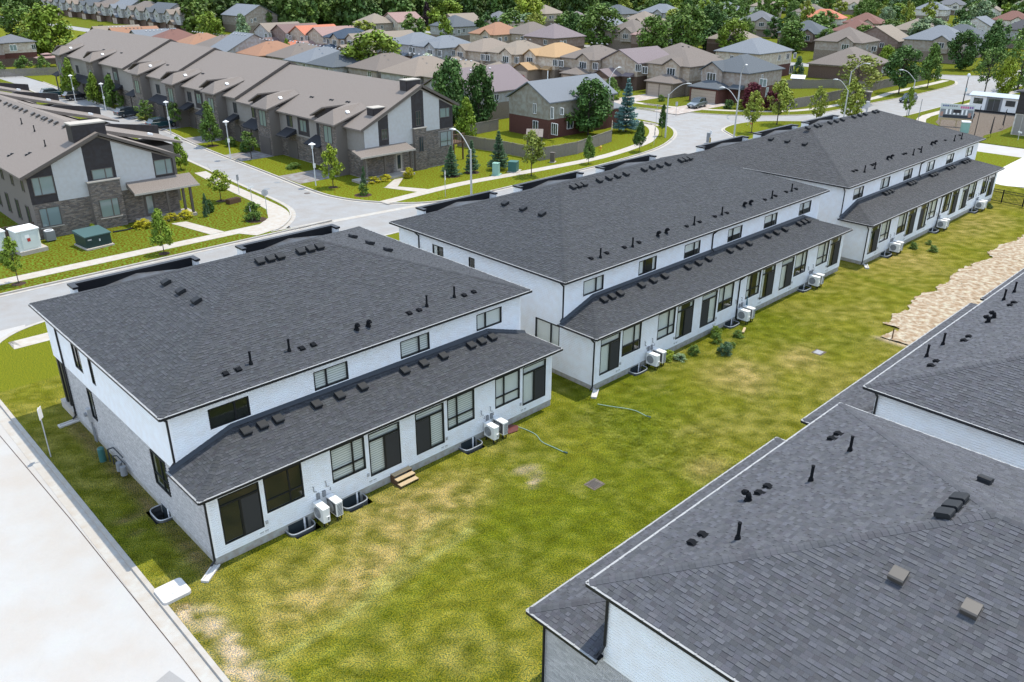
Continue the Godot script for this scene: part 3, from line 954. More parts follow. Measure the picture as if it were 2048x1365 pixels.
func make_ground() -> void:
	n_big.frequency = 0.045; n_big.seed = 4; n_big.fractal_octaves = 3
	n_mid.frequency = 0.20; n_mid.seed = 8; n_mid.fractal_octaves = 4
	n_small.frequency = 0.9; n_small.seed = 15; n_small.fractal_octaves = 3
	flat("ground", V2([-700, 500, 1100, 500, 1100, -1100, -700, -1100]), -1.4, -1.2, M.grass)
	# blocks of lawn, each with its kerb
	var s_edge := smooth(V2([-2.65, -23.5, -2.5, -26.5, -1.6, -30.0, 0.4, -32.8, 3.2, -34.0, 8, -34.3, 40, -34.3, 96, -34.6, 101, -37.0, 104.5, -41.0, 107.2, -44.0, 111, -45.3, 115.5, -45.3, 119.5, -43.6, 123.5, -39.8, 128, -35.0, 134, -31.6, 141, -30.0, 160, -29.6, 240, -29.0]))
	var east := s_edge.filter(func(q): return q.x > 100)
	flat("lawn_east", [Vector2(100, 60)] + east.filter(func(q): return q.x < 119) + [Vector2(119, -30), Vector2(119, 60)], -0.3, 0.0, M.grass_bright)
	flat("lawn_far_east", east.filter(func(q): return q.x > 126) + [Vector2(240, 60), Vector2(126.5, 60), Vector2(126.5, -30)], -0.3, 0.0, M.grass)
	flat("lawn_island", east.filter(func(q): return q.x > 118 and q.x < 127.5) + [Vector2(126.5, -33.5), Vector2(119, -33.5)], -0.3, 0.0, M.grass)
	var outline := PackedVector2Array([Vector2(-2.65, 60)] + s_edge.filter(func(q): return q.x <= 101) + [Vector2(100, -35.5), Vector2(100, 60)])
	rear_lawn(outline)
	kerb([Vector2(-2.65, 60)] + s_edge.filter(func(q): return q.x < 119))
	kerb(s_edge.filter(func(q): return q.x >= 119))
	# north of the main street: west of the side street, between the two cross streets, and east
	var nw := smooth(V2([-120, -42.2, 22, -42.3, 26.2, -42.9, 29.0, -44.8, 31.2, -47.8, 32.3, -52.0, 33.0, -62.5, 34.3, -80, 36.2, -110, 40.5, -180]))
	flat("lawn_north_west", nw + [Vector2(38, -560), Vector2(-400, -560), Vector2(-400, -42.2)], -0.3, 0.0, M.grass)
	kerb(nw)
	var mid := smooth(V2([46, -180, 42.0, -110, 39.9, -90, 38.6, -66, 38.0, -55, 38.3, -50, 40.0, -45.8, 43.2, -42.0, 48, -40.4, 60, -40.3, 74, -40.7, 86, -42.1, 93.6, -44.7, 99.0, -47.8, 102.8, -51.6, 104.6, -56, 105.2, -64, 105.5, -90, 106, -300]))
	flat("lawn_north", mid + [Vector2(106, -560), Vector2(46, -560)], -0.3, 0.0, M.grass_bright)
	kerb(mid)
	var ne := smooth(V2([114, -300, 113.8, -76, 115.2, -68, 117.0, -60, 119.0, -54, 123.0, -48.0, 128.5, -43.8, 134, -41.6, 150, -40.8, 170, -39.7, 190, -40.0, 199, -41.8, 203, -45.5, 203.5, -60]))
	flat("lawn_north_east", ne + [Vector2(203.5, -560), Vector2(114, -560)], -0.3, 0.0, M.grass)
	kerb(ne)
	var fe := smooth(V2([211, -120, 211.5, -60, 213, -48, 219, -41.5, 228, -40, 420, -38]))
	flat("lawn_far_north_east", fe + [Vector2(900, -38), Vector2(900, -560), Vector2(211, -560)], -0.3, 0.0, M.grass)
	kerb(fe)
	# roads
	flat("main_street", V2([-120, -33, 30, -33, 100, -33, 118, -37, 142, -28, 900, -27, 900, -42, 215, -44, 196, -44, 128, -47, 118, -58, 104, -56, 84, -45, 50, -43, -120, -44]), -0.4, -0.12, M.asphalt)
	flat("side_street", V2([28, -40.5, 42.5, -40.5, 41, -52, 42, -90, 48, -180, 48, -560, 38, -560, 38, -180, 32, -70, 30, -50]), -0.4, -0.116, M.asphalt)
	flat("cross_street", V2([102, -48, 125, -46, 119, -60, 116, -75, 116, -560, 104, -560, 103, -60]), -0.4, -0.112, M.asphalt)
	flat("far_side_street", V2([202, -44, 216, -43, 214, -60, 214, -560, 201, -560, 201, -60]), -0.4, -0.110, M.asphalt)
	flat("near_lane", V2([-12, 80, -2.7, 80, -2.7, -20, 2, -34.6, -12, -34.6]), -0.4, -0.108, M.asphalt_pale)
	flat("east_lane", V2([117.5, 80, 128, 80, 128, -34, 117.5, -34]), -0.4, -0.106, M.asphalt_pale)
	flat("lane_patch", V2([-3.6, 5.6, -3.9, 4.2, -5.2, 4.6, -6.2, 7.5, -6, 10, -3.4, 10]), -0.2, -0.103, M.asphalt)
	var gj := MB.new()
	strip(gj, V2([-3.35, 40, -3.3, 4, -3.45, -8, -3.75, -20]), 0.03, -0.095, -0.0945)
	struct("gutter_joint", gj, M.mulch)
	var lg := MB.new()
	strip(lg, V2([-2.95, 40, -2.95, -22]), 0.75, -0.2, -0.095)
	struct("gutter_pan", lg, M.kerb)
	# a concrete gutter line across the mouth of the side street
	var gm := MB.new()
	strip(gm, V2([24, -42.6, 33, -42.2, 46, -40.8]), 0.8, -0.13, -0.104)
	struct("street_gutter", gm, M.kerb)
	for k in [[96, -52.5, 3.6], [112, -58, 3.0], [112.0, -53.5, 4.2]]:
		var cm := MB.new()
		strip(cm, V2([k[0] - k[2], k[1] - 0.6, k[0] + k[2], k[1] + 0.6]), 0.14, -0.105, -0.1008)
		struct("crossing_line", cm, M.driveway_pale)
	# pavements
	for p in [[-120, -45.0, 27.5, -45.2], [40.6, -44.3, 52, -45.1, 62, -44.3, 76, -43.6, 88, -45.6, 93.5, -48.0, 98, -51.0, 101.2, -54.4, 102.4, -58, 103, -70, 103.2, -250],
			[119.7, -250, 119.6, -80, 119.7, -70, 120.2, -64, 122.6, -57.5, 126.6, -51.4, 131.5, -46.9, 140, -44.4, 159, -43.2, 171, -44.3, 190, -44.3, 201, -44.6],
			[0.3, -31.0, 10, -30.9, 90, -31.0], [127.5, -21, 139, -25.6, 144, -26.9, 156, -27.2, 240, -26.5]]:
		var pv := MB.new()
		strip(pv, smooth(V2(p)), 1.5, -0.1, 0.012)
		struct("sidewalk", pv, M.sidewalk)
	flat("corner_pavement", smooth(V2([24.6, -42.7, 27.5, -43.6, 30.0, -46.0, 31.4, -49.2, 31.9, -55, 32.4, -64, 33.2, -72])) + V2([31.7, -72, 30.9, -64, 30.4, -55, 29.9, -50.5, 28.4, -47.4, 26.6, -45.9, 23, -45.6]), -0.1, 0.016, M.sidewalk)
	for p in [[44.6, -49.9, 46.0, -49.4, 48.4, -44.9, 46.6, -44.6], [20.3, -52.2, 21.7, -51.9, 22.9, -46.0, 21.5, -46.0], [48.0, -52.3, 49.3, -52.2, 46.2, -49.2, 44.9, -49.9]]:
		flat("front_walk", V2(p), -0.1, 0.018, M.sidewalk)
	flat("side_gravel", V2([17.0, -57, 22.9, -57, 22.9, -62, 17, -62]), -0.1, 0.006, M.gravel)
	# east of the white rows: a paved pad, the soil left between the lots, the gravel sales lot
	flat("concrete_pad", smooth(V2([100.5, 1.9, 99.7, -0.5, 101.5, -2.4, 106, -3.4, 112, -3.7, 119.2, -3.9])) + V2([119.2, 7, 100.5, 12]), -0.1, 0.014, M.concrete_new)
	flat("gravel_lot", V2([128, -12.5, 133, -13.5, 139, -13.0, 160, -14, 172, -18, 172, -24.5, 146, -25, 140, -23.6, 134, -20, 128.5, -17]), -0.1, 0.010, M.gravel)
	var soil := MB.new()
	var sn := FastNoiseLite.new()
	sn.frequency = 0.35; sn.seed = 77; sn.fractal_octaves = 4
	var x := 44.8
	while x < 99.5:
		var z := 8.0 + sn.get_noise_2d(x * 0.35, 1.0) * 0.8 + sn.get_noise_2d(x * 2.0, 9.0) * 0.45 + (1.2 if x < 47 else 0.0)
		var zz := z
		while zz < 16:
			var h := func(a, b): return 0.02 + (0.05 + 0.16 * absf(sn.get_noise_2d(a * 0.9, b * 1.3)) + 0.05 * sn.get_noise_2d(a * 4.0, b * 4.0)) * clampf((b - 7.4) * 0.9, 0, 1)
			soil.quad(Vector3(x, h.call(x, zz + 0.22), zz + 0.22), Vector3(x + 0.22, h.call(x + 0.22, zz + 0.22), zz + 0.22), Vector3(x + 0.22, h.call(x + 0.22, zz), zz), Vector3(x, h.call(x, zz), zz))
			zz += 0.22
		x += 0.22
	struct("bare_soil", soil, M.soil)

func rear_lawn(outline: PackedVector2Array) -> void:
	var pits := []
	for b in ROWS:
		for w in b.wells: pits.append(Rect2(b.at.x + w - 0.62, b.at.z - 0.1, 1.24, 0.76))
	pits.append(Rect2(-0.76, -5.8, 0.86, 1.24))
	var mb := MB.new()
	var e := 0.32
	var nx := int(103.0 / e)
	var nz := int(62.0 / e)
	var P := PackedVector3Array()
	var K := PackedColorArray()
	for j in nz + 1:
		for i in nx + 1:
			var px := -2.65 + i * e
			var pz := -36.0 + j * e
			var near := pz > -24 and (px < 9 or pz > -3)
			K.append(lawn_colour(px, pz) if near else Color(0.2, 0.22, 0.02))
			var h := 0.0
			if pz > -1: h = 0.02 * n_mid.get_noise_2d(px * 1.5, pz * 1.5) - 0.10 * blob(px, pz, 22.3, 7.0, 2.5, 5.0) - 0.06 * near_line(px, pz, V2([55.6, 2.5, 55.4, 7.8]), 1.4)
			P.append(Vector3(px, h, pz))
	var v := PackedVector3Array()
	var n := PackedVector3Array()
	var c := PackedColorArray()
	var ix := PackedInt32Array()
	var N := PackedVector3Array()
	N.resize(P.size())
	for j in nz + 1:
		for i in nx + 1:
			var k := j * (nx + 1) + i
			var hx := P[k + (1 if i < nx else 0)].y - P[k - (1 if i > 0 else 0)].y
			var hz := P[k + (nx + 1 if j < nz else 0)].y - P[k - (nx + 1 if j > 0 else 0)].y
			N[k] = Vector3(-hx / (2 * e), 1, -hz / (2 * e)).normalized()
	for j in nz:
		for i in nx:
			var k := j * (nx + 1) + i
			var m := Vector2(P[k].x + e / 2, P[k].z + e / 2)
			if m.y < -22 or m.x > 99.5:
				if not Geometry2D.is_point_in_polygon(m, outline): continue
			var pit := false
			if absf(m.y) < 8:
				for r in pits: if r.has_point(m): pit = true
			if pit: continue
			ix.append_array(PackedInt32Array([k, k + 1, k + nx + 2, k, k + nx + 2, k + nx + 1]))
	var a := []
	a.resize(Mesh.ARRAY_MAX)
	a[Mesh.ARRAY_VERTEX] = P; a[Mesh.ARRAY_NORMAL] = N; a[Mesh.ARRAY_COLOR] = K; a[Mesh.ARRAY_INDEX] = ix
	var am := ArrayMesh.new()
	am.add_surface_from_arrays(Mesh.PRIMITIVE_TRIANGLES, a)
	struct("rear_lawn", am, M.lawn)
	# grass blades over the lawn nearest the viewer
	var tuft := MB.new()
	for i in 7:
		var t := TAU * i / 7.0 + 0.4
		var d := Vector3(cos(t), 0, sin(t))
		var b := d * 0.03
		var s := Vector3(-d.z, 0, d.x) * 0.006
		var tip := b + d * (0.02 + 0.012 * (i % 3)) + Vector3.UP * (0.045 + 0.008 * (i % 4))
		tuft.tri(b - s, b + s, tip)
	var mm := MultiMesh.new()
	mm.transform_format = MultiMesh.TRANSFORM_3D
	mm.use_colors = true
	mm.mesh = tuft.mesh()
	var spots := []
	for i in 90000:
		var px := rng.randf_range(-2.4, 44.0)
		var pz := rng.randf_range(-18.0, 17.0)
		if px > 0 and pz < 0.6: continue
		if px > 20.7 and px < 24.2 and pz < -4: continue
		if rng.randf() > 1.15 - px / 60.0: continue
		var bad := false
		for r in pits: if r.grow(0.2).has_point(Vector2(px, pz)): bad = true
		if pz > 13.5 and px > 4.5: bad = true
		if not bad: spots.append(Vector2(px, pz))
	mm.instance_count = spots.size()
	for i in spots.size():
		var q: Vector2 = spots[i]
		var s := rng.randf_range(0.7, 1.5)
		mm.set_instance_transform(i, Transform3D(Basis(Vector3.UP, rng.randf() * TAU).scaled(Vector3(s * 1.6, s, s * 1.6)), Vector3(q.x, -0.02, q.y)))
		var k := lawn_colour(q.x, q.y)
		var g := rng.randf_range(0.85, 1.35)
		mm.set_instance_color(i, Color(k.r * g, k.g * g, k.b * g))
	var mi := MultiMeshInstance3D.new()
	mi.name = "grass"
	mi.multimesh = mm
	var gm := leaf_mat("grass_blades", 1, 1, 1)
	gm.backlight = Color(0.25, 0.3, 0.1)
	mi.material_override = gm
	mi.set_meta("kind", "stuff"); mi.set_meta("label", "short mown grass on the yellowing lawn behind the white rows")
	add_child(mi, true)

# ------------------------------------------------------------------ trees
# crowns are built once per kind, about 1 m in radius and 2 m tall, from leaf-sized faces in clumps; trees scale and share them
func leafy(mb: MB, o: Vector3, r: float, n: int, s: float, tone: Color, flat_ := 0.0) -> void:
	for i in n:
		var d := Vector3(rng.randfn(), rng.randfn(), rng.randfn()).normalized()
		var p := o + d * r * pow(rng.randf(), 0.4) * Vector3(1, 0.8 - flat_ * 0.5, 1).length() * 0.62
		var nn := (d + Vector3(rng.randfn(), rng.randfn() + 0.6, rng.randfn()) * 0.7).normalized()
		var a := nn.cross(Vector3(rng.randfn(), rng.randfn(), rng.randfn())).normalized()
		var b := nn.cross(a)
		var g := rng.randf_range(0.7, 1.3)
		mb.col = Color(tone.r * g, tone.g * g, tone.b * g)
		var l := s * rng.randf_range(0.7, 1.3)
		mb.tri(p - a * l * 0.5, p + b * l * 0.45, p + a * l * 0.9)
		mb.tri(p - a * l * 0.5, p + a * l * 0.9, p - b * l * 0.45)

func crown(kind: String, variant: int) -> ArrayMesh:
	var key := "crown_%s_%d" % [kind, variant]
	if meshes.has(key): return meshes[key]
	rng.seed = 1000 + hash(key) % 100000
	var mb := MB.new()
	var f := FastNoiseLite.new()
	f.seed = 50 + variant * 7; f.frequency = 0.9
	if kind == "spruce":
		var layers := 15
		for j in layers:
			var h := 2.0 * (j + rng.randf_range(-0.25, 0.25)) / layers
			var rr := (1.0 - pow(float(j) / layers, 0.9)) * 1.0 + 0.03
			var n := int(7 + rr * 13)
			for i in n:
				var a := TAU * (i + rng.randf() * 0.8) / n
				var l := rr * rng.randf_range(0.5, 1.15)
				var d := Vector3(cos(a), -0.10, sin(a))
				var k := int(4 + l * 10)
				for m in k:
					var t := (m + 0.6) / k
					var p := Vector3(0, h + 0.16, 0) + d * l * t + Vector3(0, 0.10 * t * t, 0)
					var g := rng.randf_range(0.75, 1.25) * (0.8 + 0.45 * t)
					mb.col = Color(g, g, g)
					var side := Vector3(-sin(a), 0.0, cos(a))
					var w := 0.11 * (1.15 - t * 0.6)
					for sgn in [-1.0, 1.0]:
						var q: Vector3 = p + side * w * sgn + d * 0.06 + Vector3(0, rng.randf_range(-0.06, 0.02), 0)
						mb.tri(p - d * 0.04, q, p + d * 0.05)
						mb.tri(p - d * 0.05 + Vector3(0, -0.03, 0), q + Vector3(0, -0.06, 0), p + d * 0.04)
		meshes[key] = mb.mesh()
		return meshes[key]
	var n := {"round": 70, "pyramid": 60, "young": 34, "loose": 46, "layered": 30, "shrub": 40, "cone": 34, "low": 46, "far": 26}[kind] as int
	var leaves := {"round": 58, "pyramid": 52, "young": 44, "loose": 26, "layered": 40, "shrub": 60, "cone": 56, "low": 50, "far": 40}[kind] as int
	var size := {"round": 0.105, "pyramid": 0.115, "young": 0.13, "loose": 0.10, "layered": 0.12, "shrub": 0.12, "cone": 0.12, "low": 0.10, "far": 0.17}[kind] as float
	for i in n:
		var y := (i + rng.randf()) / n * 2.0
		var t := y / 2.0
		var prof := 0.0
		match kind:
			"round", "far": prof = pow(sin(PI * clampf(t * 0.93 + 0.04, 0, 1)), 0.6)
			"pyramid": prof = pow(1.0 - t, 0.75) * clampf(t * 7.0 + 0.35, 0, 1) * 1.05
			"young": prof = pow(sin(PI * pow(clampf(t, 0.01, 1), 0.72)), 0.8)
			"loose": prof = pow(sin(PI * clampf(t * 0.9 + 0.05, 0, 1)), 0.7)
			"layered": prof = (0.75 + 0.25 * sin(t * 22.0)) * pow(sin(PI * clampf(t * 0.85 + 0.1, 0, 1)), 0.5)
			"shrub": prof = pow(clampf(1.0 - t * t, 0, 1), 0.5)
			"cone": prof = pow(1.0 - t, 0.6)
			"low": prof = pow(clampf(1.0 - t * t, 0, 1), 0.5)
		var a := rng.randf() * TAU
		var bump := 0.82 + 0.42 * f.get_noise_3d(cos(a) * 1.2, y * 1.3, sin(a) * 1.2)
		var rad := prof * bump * sqrt(rng.randf_range(0.25, 1.0))
		var p := Vector3(cos(a) * rad, y, sin(a) * rad)
		var g := rng.randf_range(0.68, 1.3)
		var tone := Color(g * rng.randf_range(0.9, 1.14), g, g * rng.randf_range(0.75, 1.1))
		leafy(mb, p, rng.randf_range(0.22, 0.36) * (0.55 + 0.45 * prof), leaves, size, tone, 0.6 if kind == "layered" or kind == "loose" else 0.0)
	meshes[key] = mb.mesh()
	return meshes[key]

func trunk_mesh(variant: int) -> ArrayMesh:        # 1 m tall trunk with limbs going up to 2 m
	var key := "trunk_%d" % variant
	if meshes.has(key): return meshes[key]
	rng.seed = 400 + variant
	var mb := MB.new()
	mb.cyl(Vector3(0, -0.05, 0), Vector3(0.01, 0.12, 0), 0.062, 0.042, 9, false)
	mb.cyl(Vector3(0.01, 0.12, 0), Vector3(0.02, 1.0, 0.01), 0.042, 0.032, 9, false)
	mb.cyl(Vector3(0.02, 1.0, 0.01), Vector3(0, 1.9, 0), 0.032, 0.008, 7, false)
	for i in 9:
		var a := TAU * i * 0.38 + rng.randf()
		var y := 0.85 + i * 0.09
		var l := rng.randf_range(0.35, 0.6)
		var s := Vector3(0.015, y, 0.005)
		var e := s + Vector3(cos(a) * l, l * 0.75, sin(a) * l)
		mb.cyl(s, e, 0.018, 0.006, 6, false)
		mb.cyl(e, e + Vector3(cos(a + 0.6) * l * 0.4, l * 0.5, sin(a + 0.6) * l * 0.4), 0.006, 0.003, 5, false)
	meshes[key] = mb.mesh()
	return meshes[key]

const GREENS := {"mid": [0.105, 0.178, 0.034], "dark": [0.058, 0.119, 0.027], "bright": [0.167, 0.246, 0.026], "lime": [0.206, 0.269, 0.025], "olive": [0.178, 0.212, 0.037],
	"silver": [0.189, 0.275, 0.145], "blue": [0.093, 0.178, 0.162], "deep": [0.075, 0.135, 0.065], "yellow": [0.425, 0.388, 0.022], "burgundy": [0.094, 0.016, 0.025], "purple": [0.037, 0.022, 0.027],
	"white": [0.525, 0.575, 0.450], "yellowgreen": [0.232, 0.275, 0.043], "red_leaf": [0.200, 0.037, 0.044]}

func tree(called: String, label: String, x: float, z: float, h: float, w: float, kind: String, tint: String, bare := 0.28, group := "", variant := -1, category := "tree") -> Node3D:
	var vr := variant if variant >= 0 else int(absf(x * 7.3 + z * 3.1)) % 3
	var o := thing(called, label, category, Vector3(x, 0, z), fmod(absf(x * 12.9 + z * 7.7), TAU), group)
	var cr: float = h * (1.0 - bare)
	var c: Array = GREENS[tint]
	var k := 0.9 + 0.2 * fmod(absf(x * 3.7 + z * 1.9), 1.0)
	var low := kind in ["shrub", "low", "cone"]
	obj("trunk", trunk_mesh(vr), M.bark, o, Transform3D(Basis().scaled(Vector3(w * 0.42 if not low else w * 0.25, maxf(h * (bare + 0.28 * (1 - bare)), 0.2), w * 0.42 if not low else w * 0.25)), Vector3.ZERO))
	var key := "leaf_%s_%d" % [tint, int(k * 10)]
	obj("crown", crown(kind, vr), leaf_mat(key, c[0] * k, c[1] * k, c[2] * k), o, Transform3D(Basis().scaled(Vector3(w * 0.5, cr * 0.5, w * 0.5)), Vector3(0, h * bare, 0)))
	return o

# ------------------------------------------------------------------ roofs of the other buildings
func roof_hip(x0: float, x1: float, z0: float, z1: float, y: float, k: float, thick := 0.16) -> MB:
	var mb := MB.new()
	var r := hip_planes(x0, x1, z0, z1, y, k)
	for p in r.planes:
		mb.fan(p)
		var a: Vector3 = p[0]
		var b: Vector3 = p[1]
		mb.quad(a - Vector3(0, thick, 0), b - Vector3(0, thick, 0), b, a)
	var t := Vector3(0, -thick, 0)
	mb.quad(Vector3(x0, y, z0) + t, Vector3(x0, y, z1) + t, Vector3(x1, y, z1) + t, Vector3(x1, y, z0) + t)
	return mb

func roof_gable(x0: float, x1: float, xr: float, y0: float, yr: float, y1: float, z0: float, z1: float, thick := 0.18) -> MB:   # ridge along z at x = xr
	var mb := MB.new()
	mb.extr([Vector2(x0, y0 - thick), Vector2(x0, y0), Vector2(xr, yr), Vector2(x1, y1), Vector2(x1, y1 - thick), Vector2(xr, yr - thick)], at3(0, 0, z1), z0 - z1)
	return mb

func box_obj(called: String, lo: Vector3, hi: Vector3, m: Material, parent: Node, x := Transform3D()) -> MeshInstance3D:
	var mb := MB.new()
	mb.obox(x * at3((lo.x + hi.x) / 2, (lo.y + hi.y) / 2, (lo.z + hi.z) / 2), hi - lo)
	return obj(called, mb, m, parent)

func win(parent: Node, x: Transform3D, u: float, y: float, w: float, h: float, style := "pair", fm := "brown_trim", pane := "dark_glass") -> void:   # a window that stands proud of a solid wall
	window(parent, x * at3(0, 0, 0.04), u, y, w, h, style, false, "", fm, pane)

func strips(parent: Node, called: String, x: Transform3D, poly: Array, m: Material, e := 0.2) -> void:   # lap siding over any upright polygon (u, y)
	var pp := PackedVector2Array(poly)
	var lo := 1e9
	var hi := -1e9
	for q in pp:
		lo = minf(lo, q.y); hi = maxf(hi, q.y)
	var mb := MB.new()
	mb.extr(poly, x * at3(0, 0, -0.05), 0.052)
	var y := lo
	while y < hi - 0.01:
		var t := minf(y + e, hi)
		var cut := Geometry2D.intersect_polygons(pp, PackedVector2Array([Vector2(-200, y), Vector2(200, y), Vector2(200, t), Vector2(-200, t)]))
		for c in cut:
			if Geometry2D.is_polygon_clockwise(c): c.reverse()
			var pts := Array(c).map(func(q): return x * Vector3(q.x, q.y, 0.022 - 0.018 * (q.y - y) / e))
			mb.fan(pts)
			for i in c.size():
				if absf(c[i].y - y) < 1e-3 and absf(c[(i + 1) % c.size()].y - y) < 1e-3:
					mb.quad(x * Vector3(c[i].x, y, 0), x * Vector3(c[(i + 1) % c.size()].x, y, 0), pts[(i + 1) % c.size()], pts[i])
		y += e
	obj(called, mb, m, parent)

const BROWN_TONES := [Color(0.22, 0.18, 0.15), Color(0.28, 0.23, 0.19), Color(0.17, 0.145, 0.13), Color(0.33, 0.28, 0.235), Color(0.21, 0.19, 0.175)]

func brown_block_near() -> void:      # the block whose gable end faces the main street, west of the side street
	var t := thing("brown_townhouse_block", "brown brick townhouse block with pale grey gable end, white utility cabinets beside it", "townhouse block", Vector3.ZERO, 0.0, "brown brick townhouse blocks")
	var zf := -55.3
	var zb := -118.0
	var body := MB.new()
	body.extr([Vector2(9.1, -0.2), Vector2(22.7, -0.2), Vector2(22.7, 5.9), Vector2(15.9, 8.85), Vector2(9.1, 5.9)], at3(0, 0, zb), zf - zb)
	obj("wall", body, M.brown_mortar, t)
	var x := face(Vector3(0, 0, zf), Vector3(0, 0, 1))
	brick_wall(t, x, 22.7, 0.1, 3.3, [[-1, 9.1, -1, 4], [14.1, 17.1, -1, 4], [9.5, 11.3, 1.1, 2.9], [19.1, 20.2, -1, 2.6]], BROWN_TONES, "brown_brick", 0, 0.30, 0.09)
	strips(t, "dark_panel", x, [Vector2(9.1, 3.32), Vector2(11.4, 3.32), Vector2(11.4, 6.75), Vector2(9.1, 5.75)], M.dark_siding)
	strips(t, "pale_panel", x, [Vector2(11.4, 3.32), Vector2(14.3, 3.32), Vector2(14.3, 8.0), Vector2(11.4, 6.75)], M.grey_siding_pale)
	strips(t, "dark_panel", x, [Vector2(14.3, 4.7), Vector2(17.0, 4.7), Vector2(17.0, 8.2), Vector2(15.9, 8.7), Vector2(14.3, 8.0)], M.dark_siding)
	strips(t, "pale_panel", x, [Vector2(17.0, 3.32), Vector2(20.7, 3.32), Vector2(20.7, 6.6), Vector2(17.0, 8.2)], M.grey_siding_pale)
	strips(t, "dark_panel", x, [Vector2(20.7, 3.32), Vector2(22.7, 3.32), Vector2(22.7, 5.75), Vector2(20.7, 6.6)], M.dark_siding)
	var bay := box_obj("brick_bay", Vector3(14.15, -0.2, zf), Vector3(17.05, 4.6, zf + 0.45), M.brown_mortar, t)
	brick_wall(bay, face(Vector3(14.15, 0, zf + 0.45), Vector3(0, 0, 1)), 2.9, 0.1, 4.6, [[0.6, 2.4, 1.1, 2.9]], BROWN_TONES, "brown_brick", 0, 0.30, 0.09)
	box_obj("stone_cap", Vector3(14.05, 4.6, zf - 0.02), Vector3(17.15, 4.72, zf + 0.55), M.stone_sill, bay)
	box_obj("stone_sill", Vector3(14.6, 0.98, zf + 0.45), Vector3(16.7, 1.08, zf + 0.55), M.stone_sill, bay)
	win(bay, face(Vector3(14.15, 0, zf + 0.45), Vector3(0, 0, 1)), 0.6, 1.1, 1.8, 1.8, "slider", "brown_trim", "pale_glass")
	for w in [[9.45, 4.1, 1.85, 1.7, "third", "pale_glass"], [14.75, 4.75, 1.95, 1.0, "slider", "pale_glass"], [20.75, 4.25, 1.8, 1.55, "slider", "pale_glass"], [9.5, 1.1, 1.8, 1.8, "third", "pale_glass"]]:
		win(t, x, w[0], w[1], w[2], w[3], w[4], "brown_trim", w[5])
	box_obj("stone_sill", Vector3(9.35, 0.98, zf), Vector3(11.4, 1.08, zf + 0.1), M.stone_sill, t)
	var door := box_obj("door", Vector3(19.15, 0.35, zf), Vector3(20.15, 2.55, zf + 0.06), M.brown_trim, t)
	box_obj("pane", Vector3(19.35, 0.6, zf + 0.06), Vector3(19.95, 2.35, zf + 0.07), M.pale_glass, door)
	# porch
	box_obj("porch_slab", Vector3(18.0, -0.1, zf - 0.5), Vector3(23.6, 0.3, zf + 1.9), M.sidewalk, t)
	var pr := MB.new()
	pr.extr([Vector2(0, 4.05), Vector2(2.0, 3.25), Vector2(2.0, 3.1), Vector2(0, 3.5)], Transform3D(Basis(Vector3(0, 0, 1), Vector3.UP, Vector3(-1, 0, 0)), Vector3(24.2, 0, zf)), 6.5)
	var pro := obj("porch_roof", pr, M.taupe_roof, t)
	box_obj("fascia", Vector3(17.65, 3.06, zf + 2.0), Vector3(24.25, 3.24, zf + 2.06), M.stone_sill, pro)
	for p in [[22.6, 1.6], [23.35, 1.6], [20.9, 1.7]]: box_obj("porch_post", Vector3(p[0] - 0.11, 0.3, zf + p[1] - 0.11), Vector3(p[0] + 0.11, 3.1, zf + p[1] + 0.11), M.brown_trim, t)
	# roof, ridge vents, chimney box
	var ro := obj("roof", roof_gable(8.5, 23.4, 15.9, 6.0, 9.2, 6.0, zf + 0.45, zb), M.taupe_roof, t)
	var rk := MB.new()
	for s in [[Vector3(8.5, 5.9, zf + 0.48), Vector3(15.9, 9.1, zf + 0.48)], [Vector3(15.9, 9.1, zf + 0.48), Vector3(23.4, 5.9, zf + 0.48)]]:
		var d: Vector3 = (s[1] - s[0]).normalized()
		rk.obox(Transform3D(Basis(d, Vector3(0, 0, 1).cross(d), Vector3(0, 0, 1)), (s[0] + s[1]) / 2), Vector3((s[1] - s[0]).length(), 0.26, 0.05))
	obj("rake_board", rk, M.brown_trim, t)
	var ch := box_obj("chimney_box", Vector3(13.9, 7.0, zf - 1.9), Vector3(16.95, 9.95, zf - 0.3), M.dark_siding, t)
	strips(ch, "siding", face(Vector3(0, 0, zf - 0.3), Vector3(0, 0, 1)), [Vector2(13.9, 7.6), Vector2(16.95, 7.6), Vector2(16.95, 9.95), Vector2(13.9, 9.95)], M.dark_siding, 0.24)
	box_obj("cap", Vector3(13.82, 9.95, zf - 1.98), Vector3(17.03, 10.08, zf - 0.22), M.stone_sill, ch)
	var bl := roof_basis(Vector3(-1, 0, 0), 0.43)
	for i in 16:
		var z := zf - 3.2 - i * 1.7 - (0.9 if i % 6 > 2 else 0.0)
		obj("roof_vent", meshes.box_vent, M.vent_brown, ro, Transform3D(bl, Vector3(15.2, 8.89, z)))
	for q in [[12.4, -59.5], [13.4, -66], [13.6, -71], [13.0, -78], [13.2, -83]]: obj("vent_pipe", meshes.pipe, M.vent_black, ro, at3(q[0], 6.0 + (q[0] - 8.5) * 0.432, q[1]))
	for q in [[10.8, -60.2], [11.1, -60.2], [9.9, -63], [10.2, -63]]: obj("vent_hood", meshes.vent_hood, M.vent_black, ro, Transform3D(bl, Vector3(q[0], 6.0 + (q[0] - 8.5) * 0.432, q[1])))
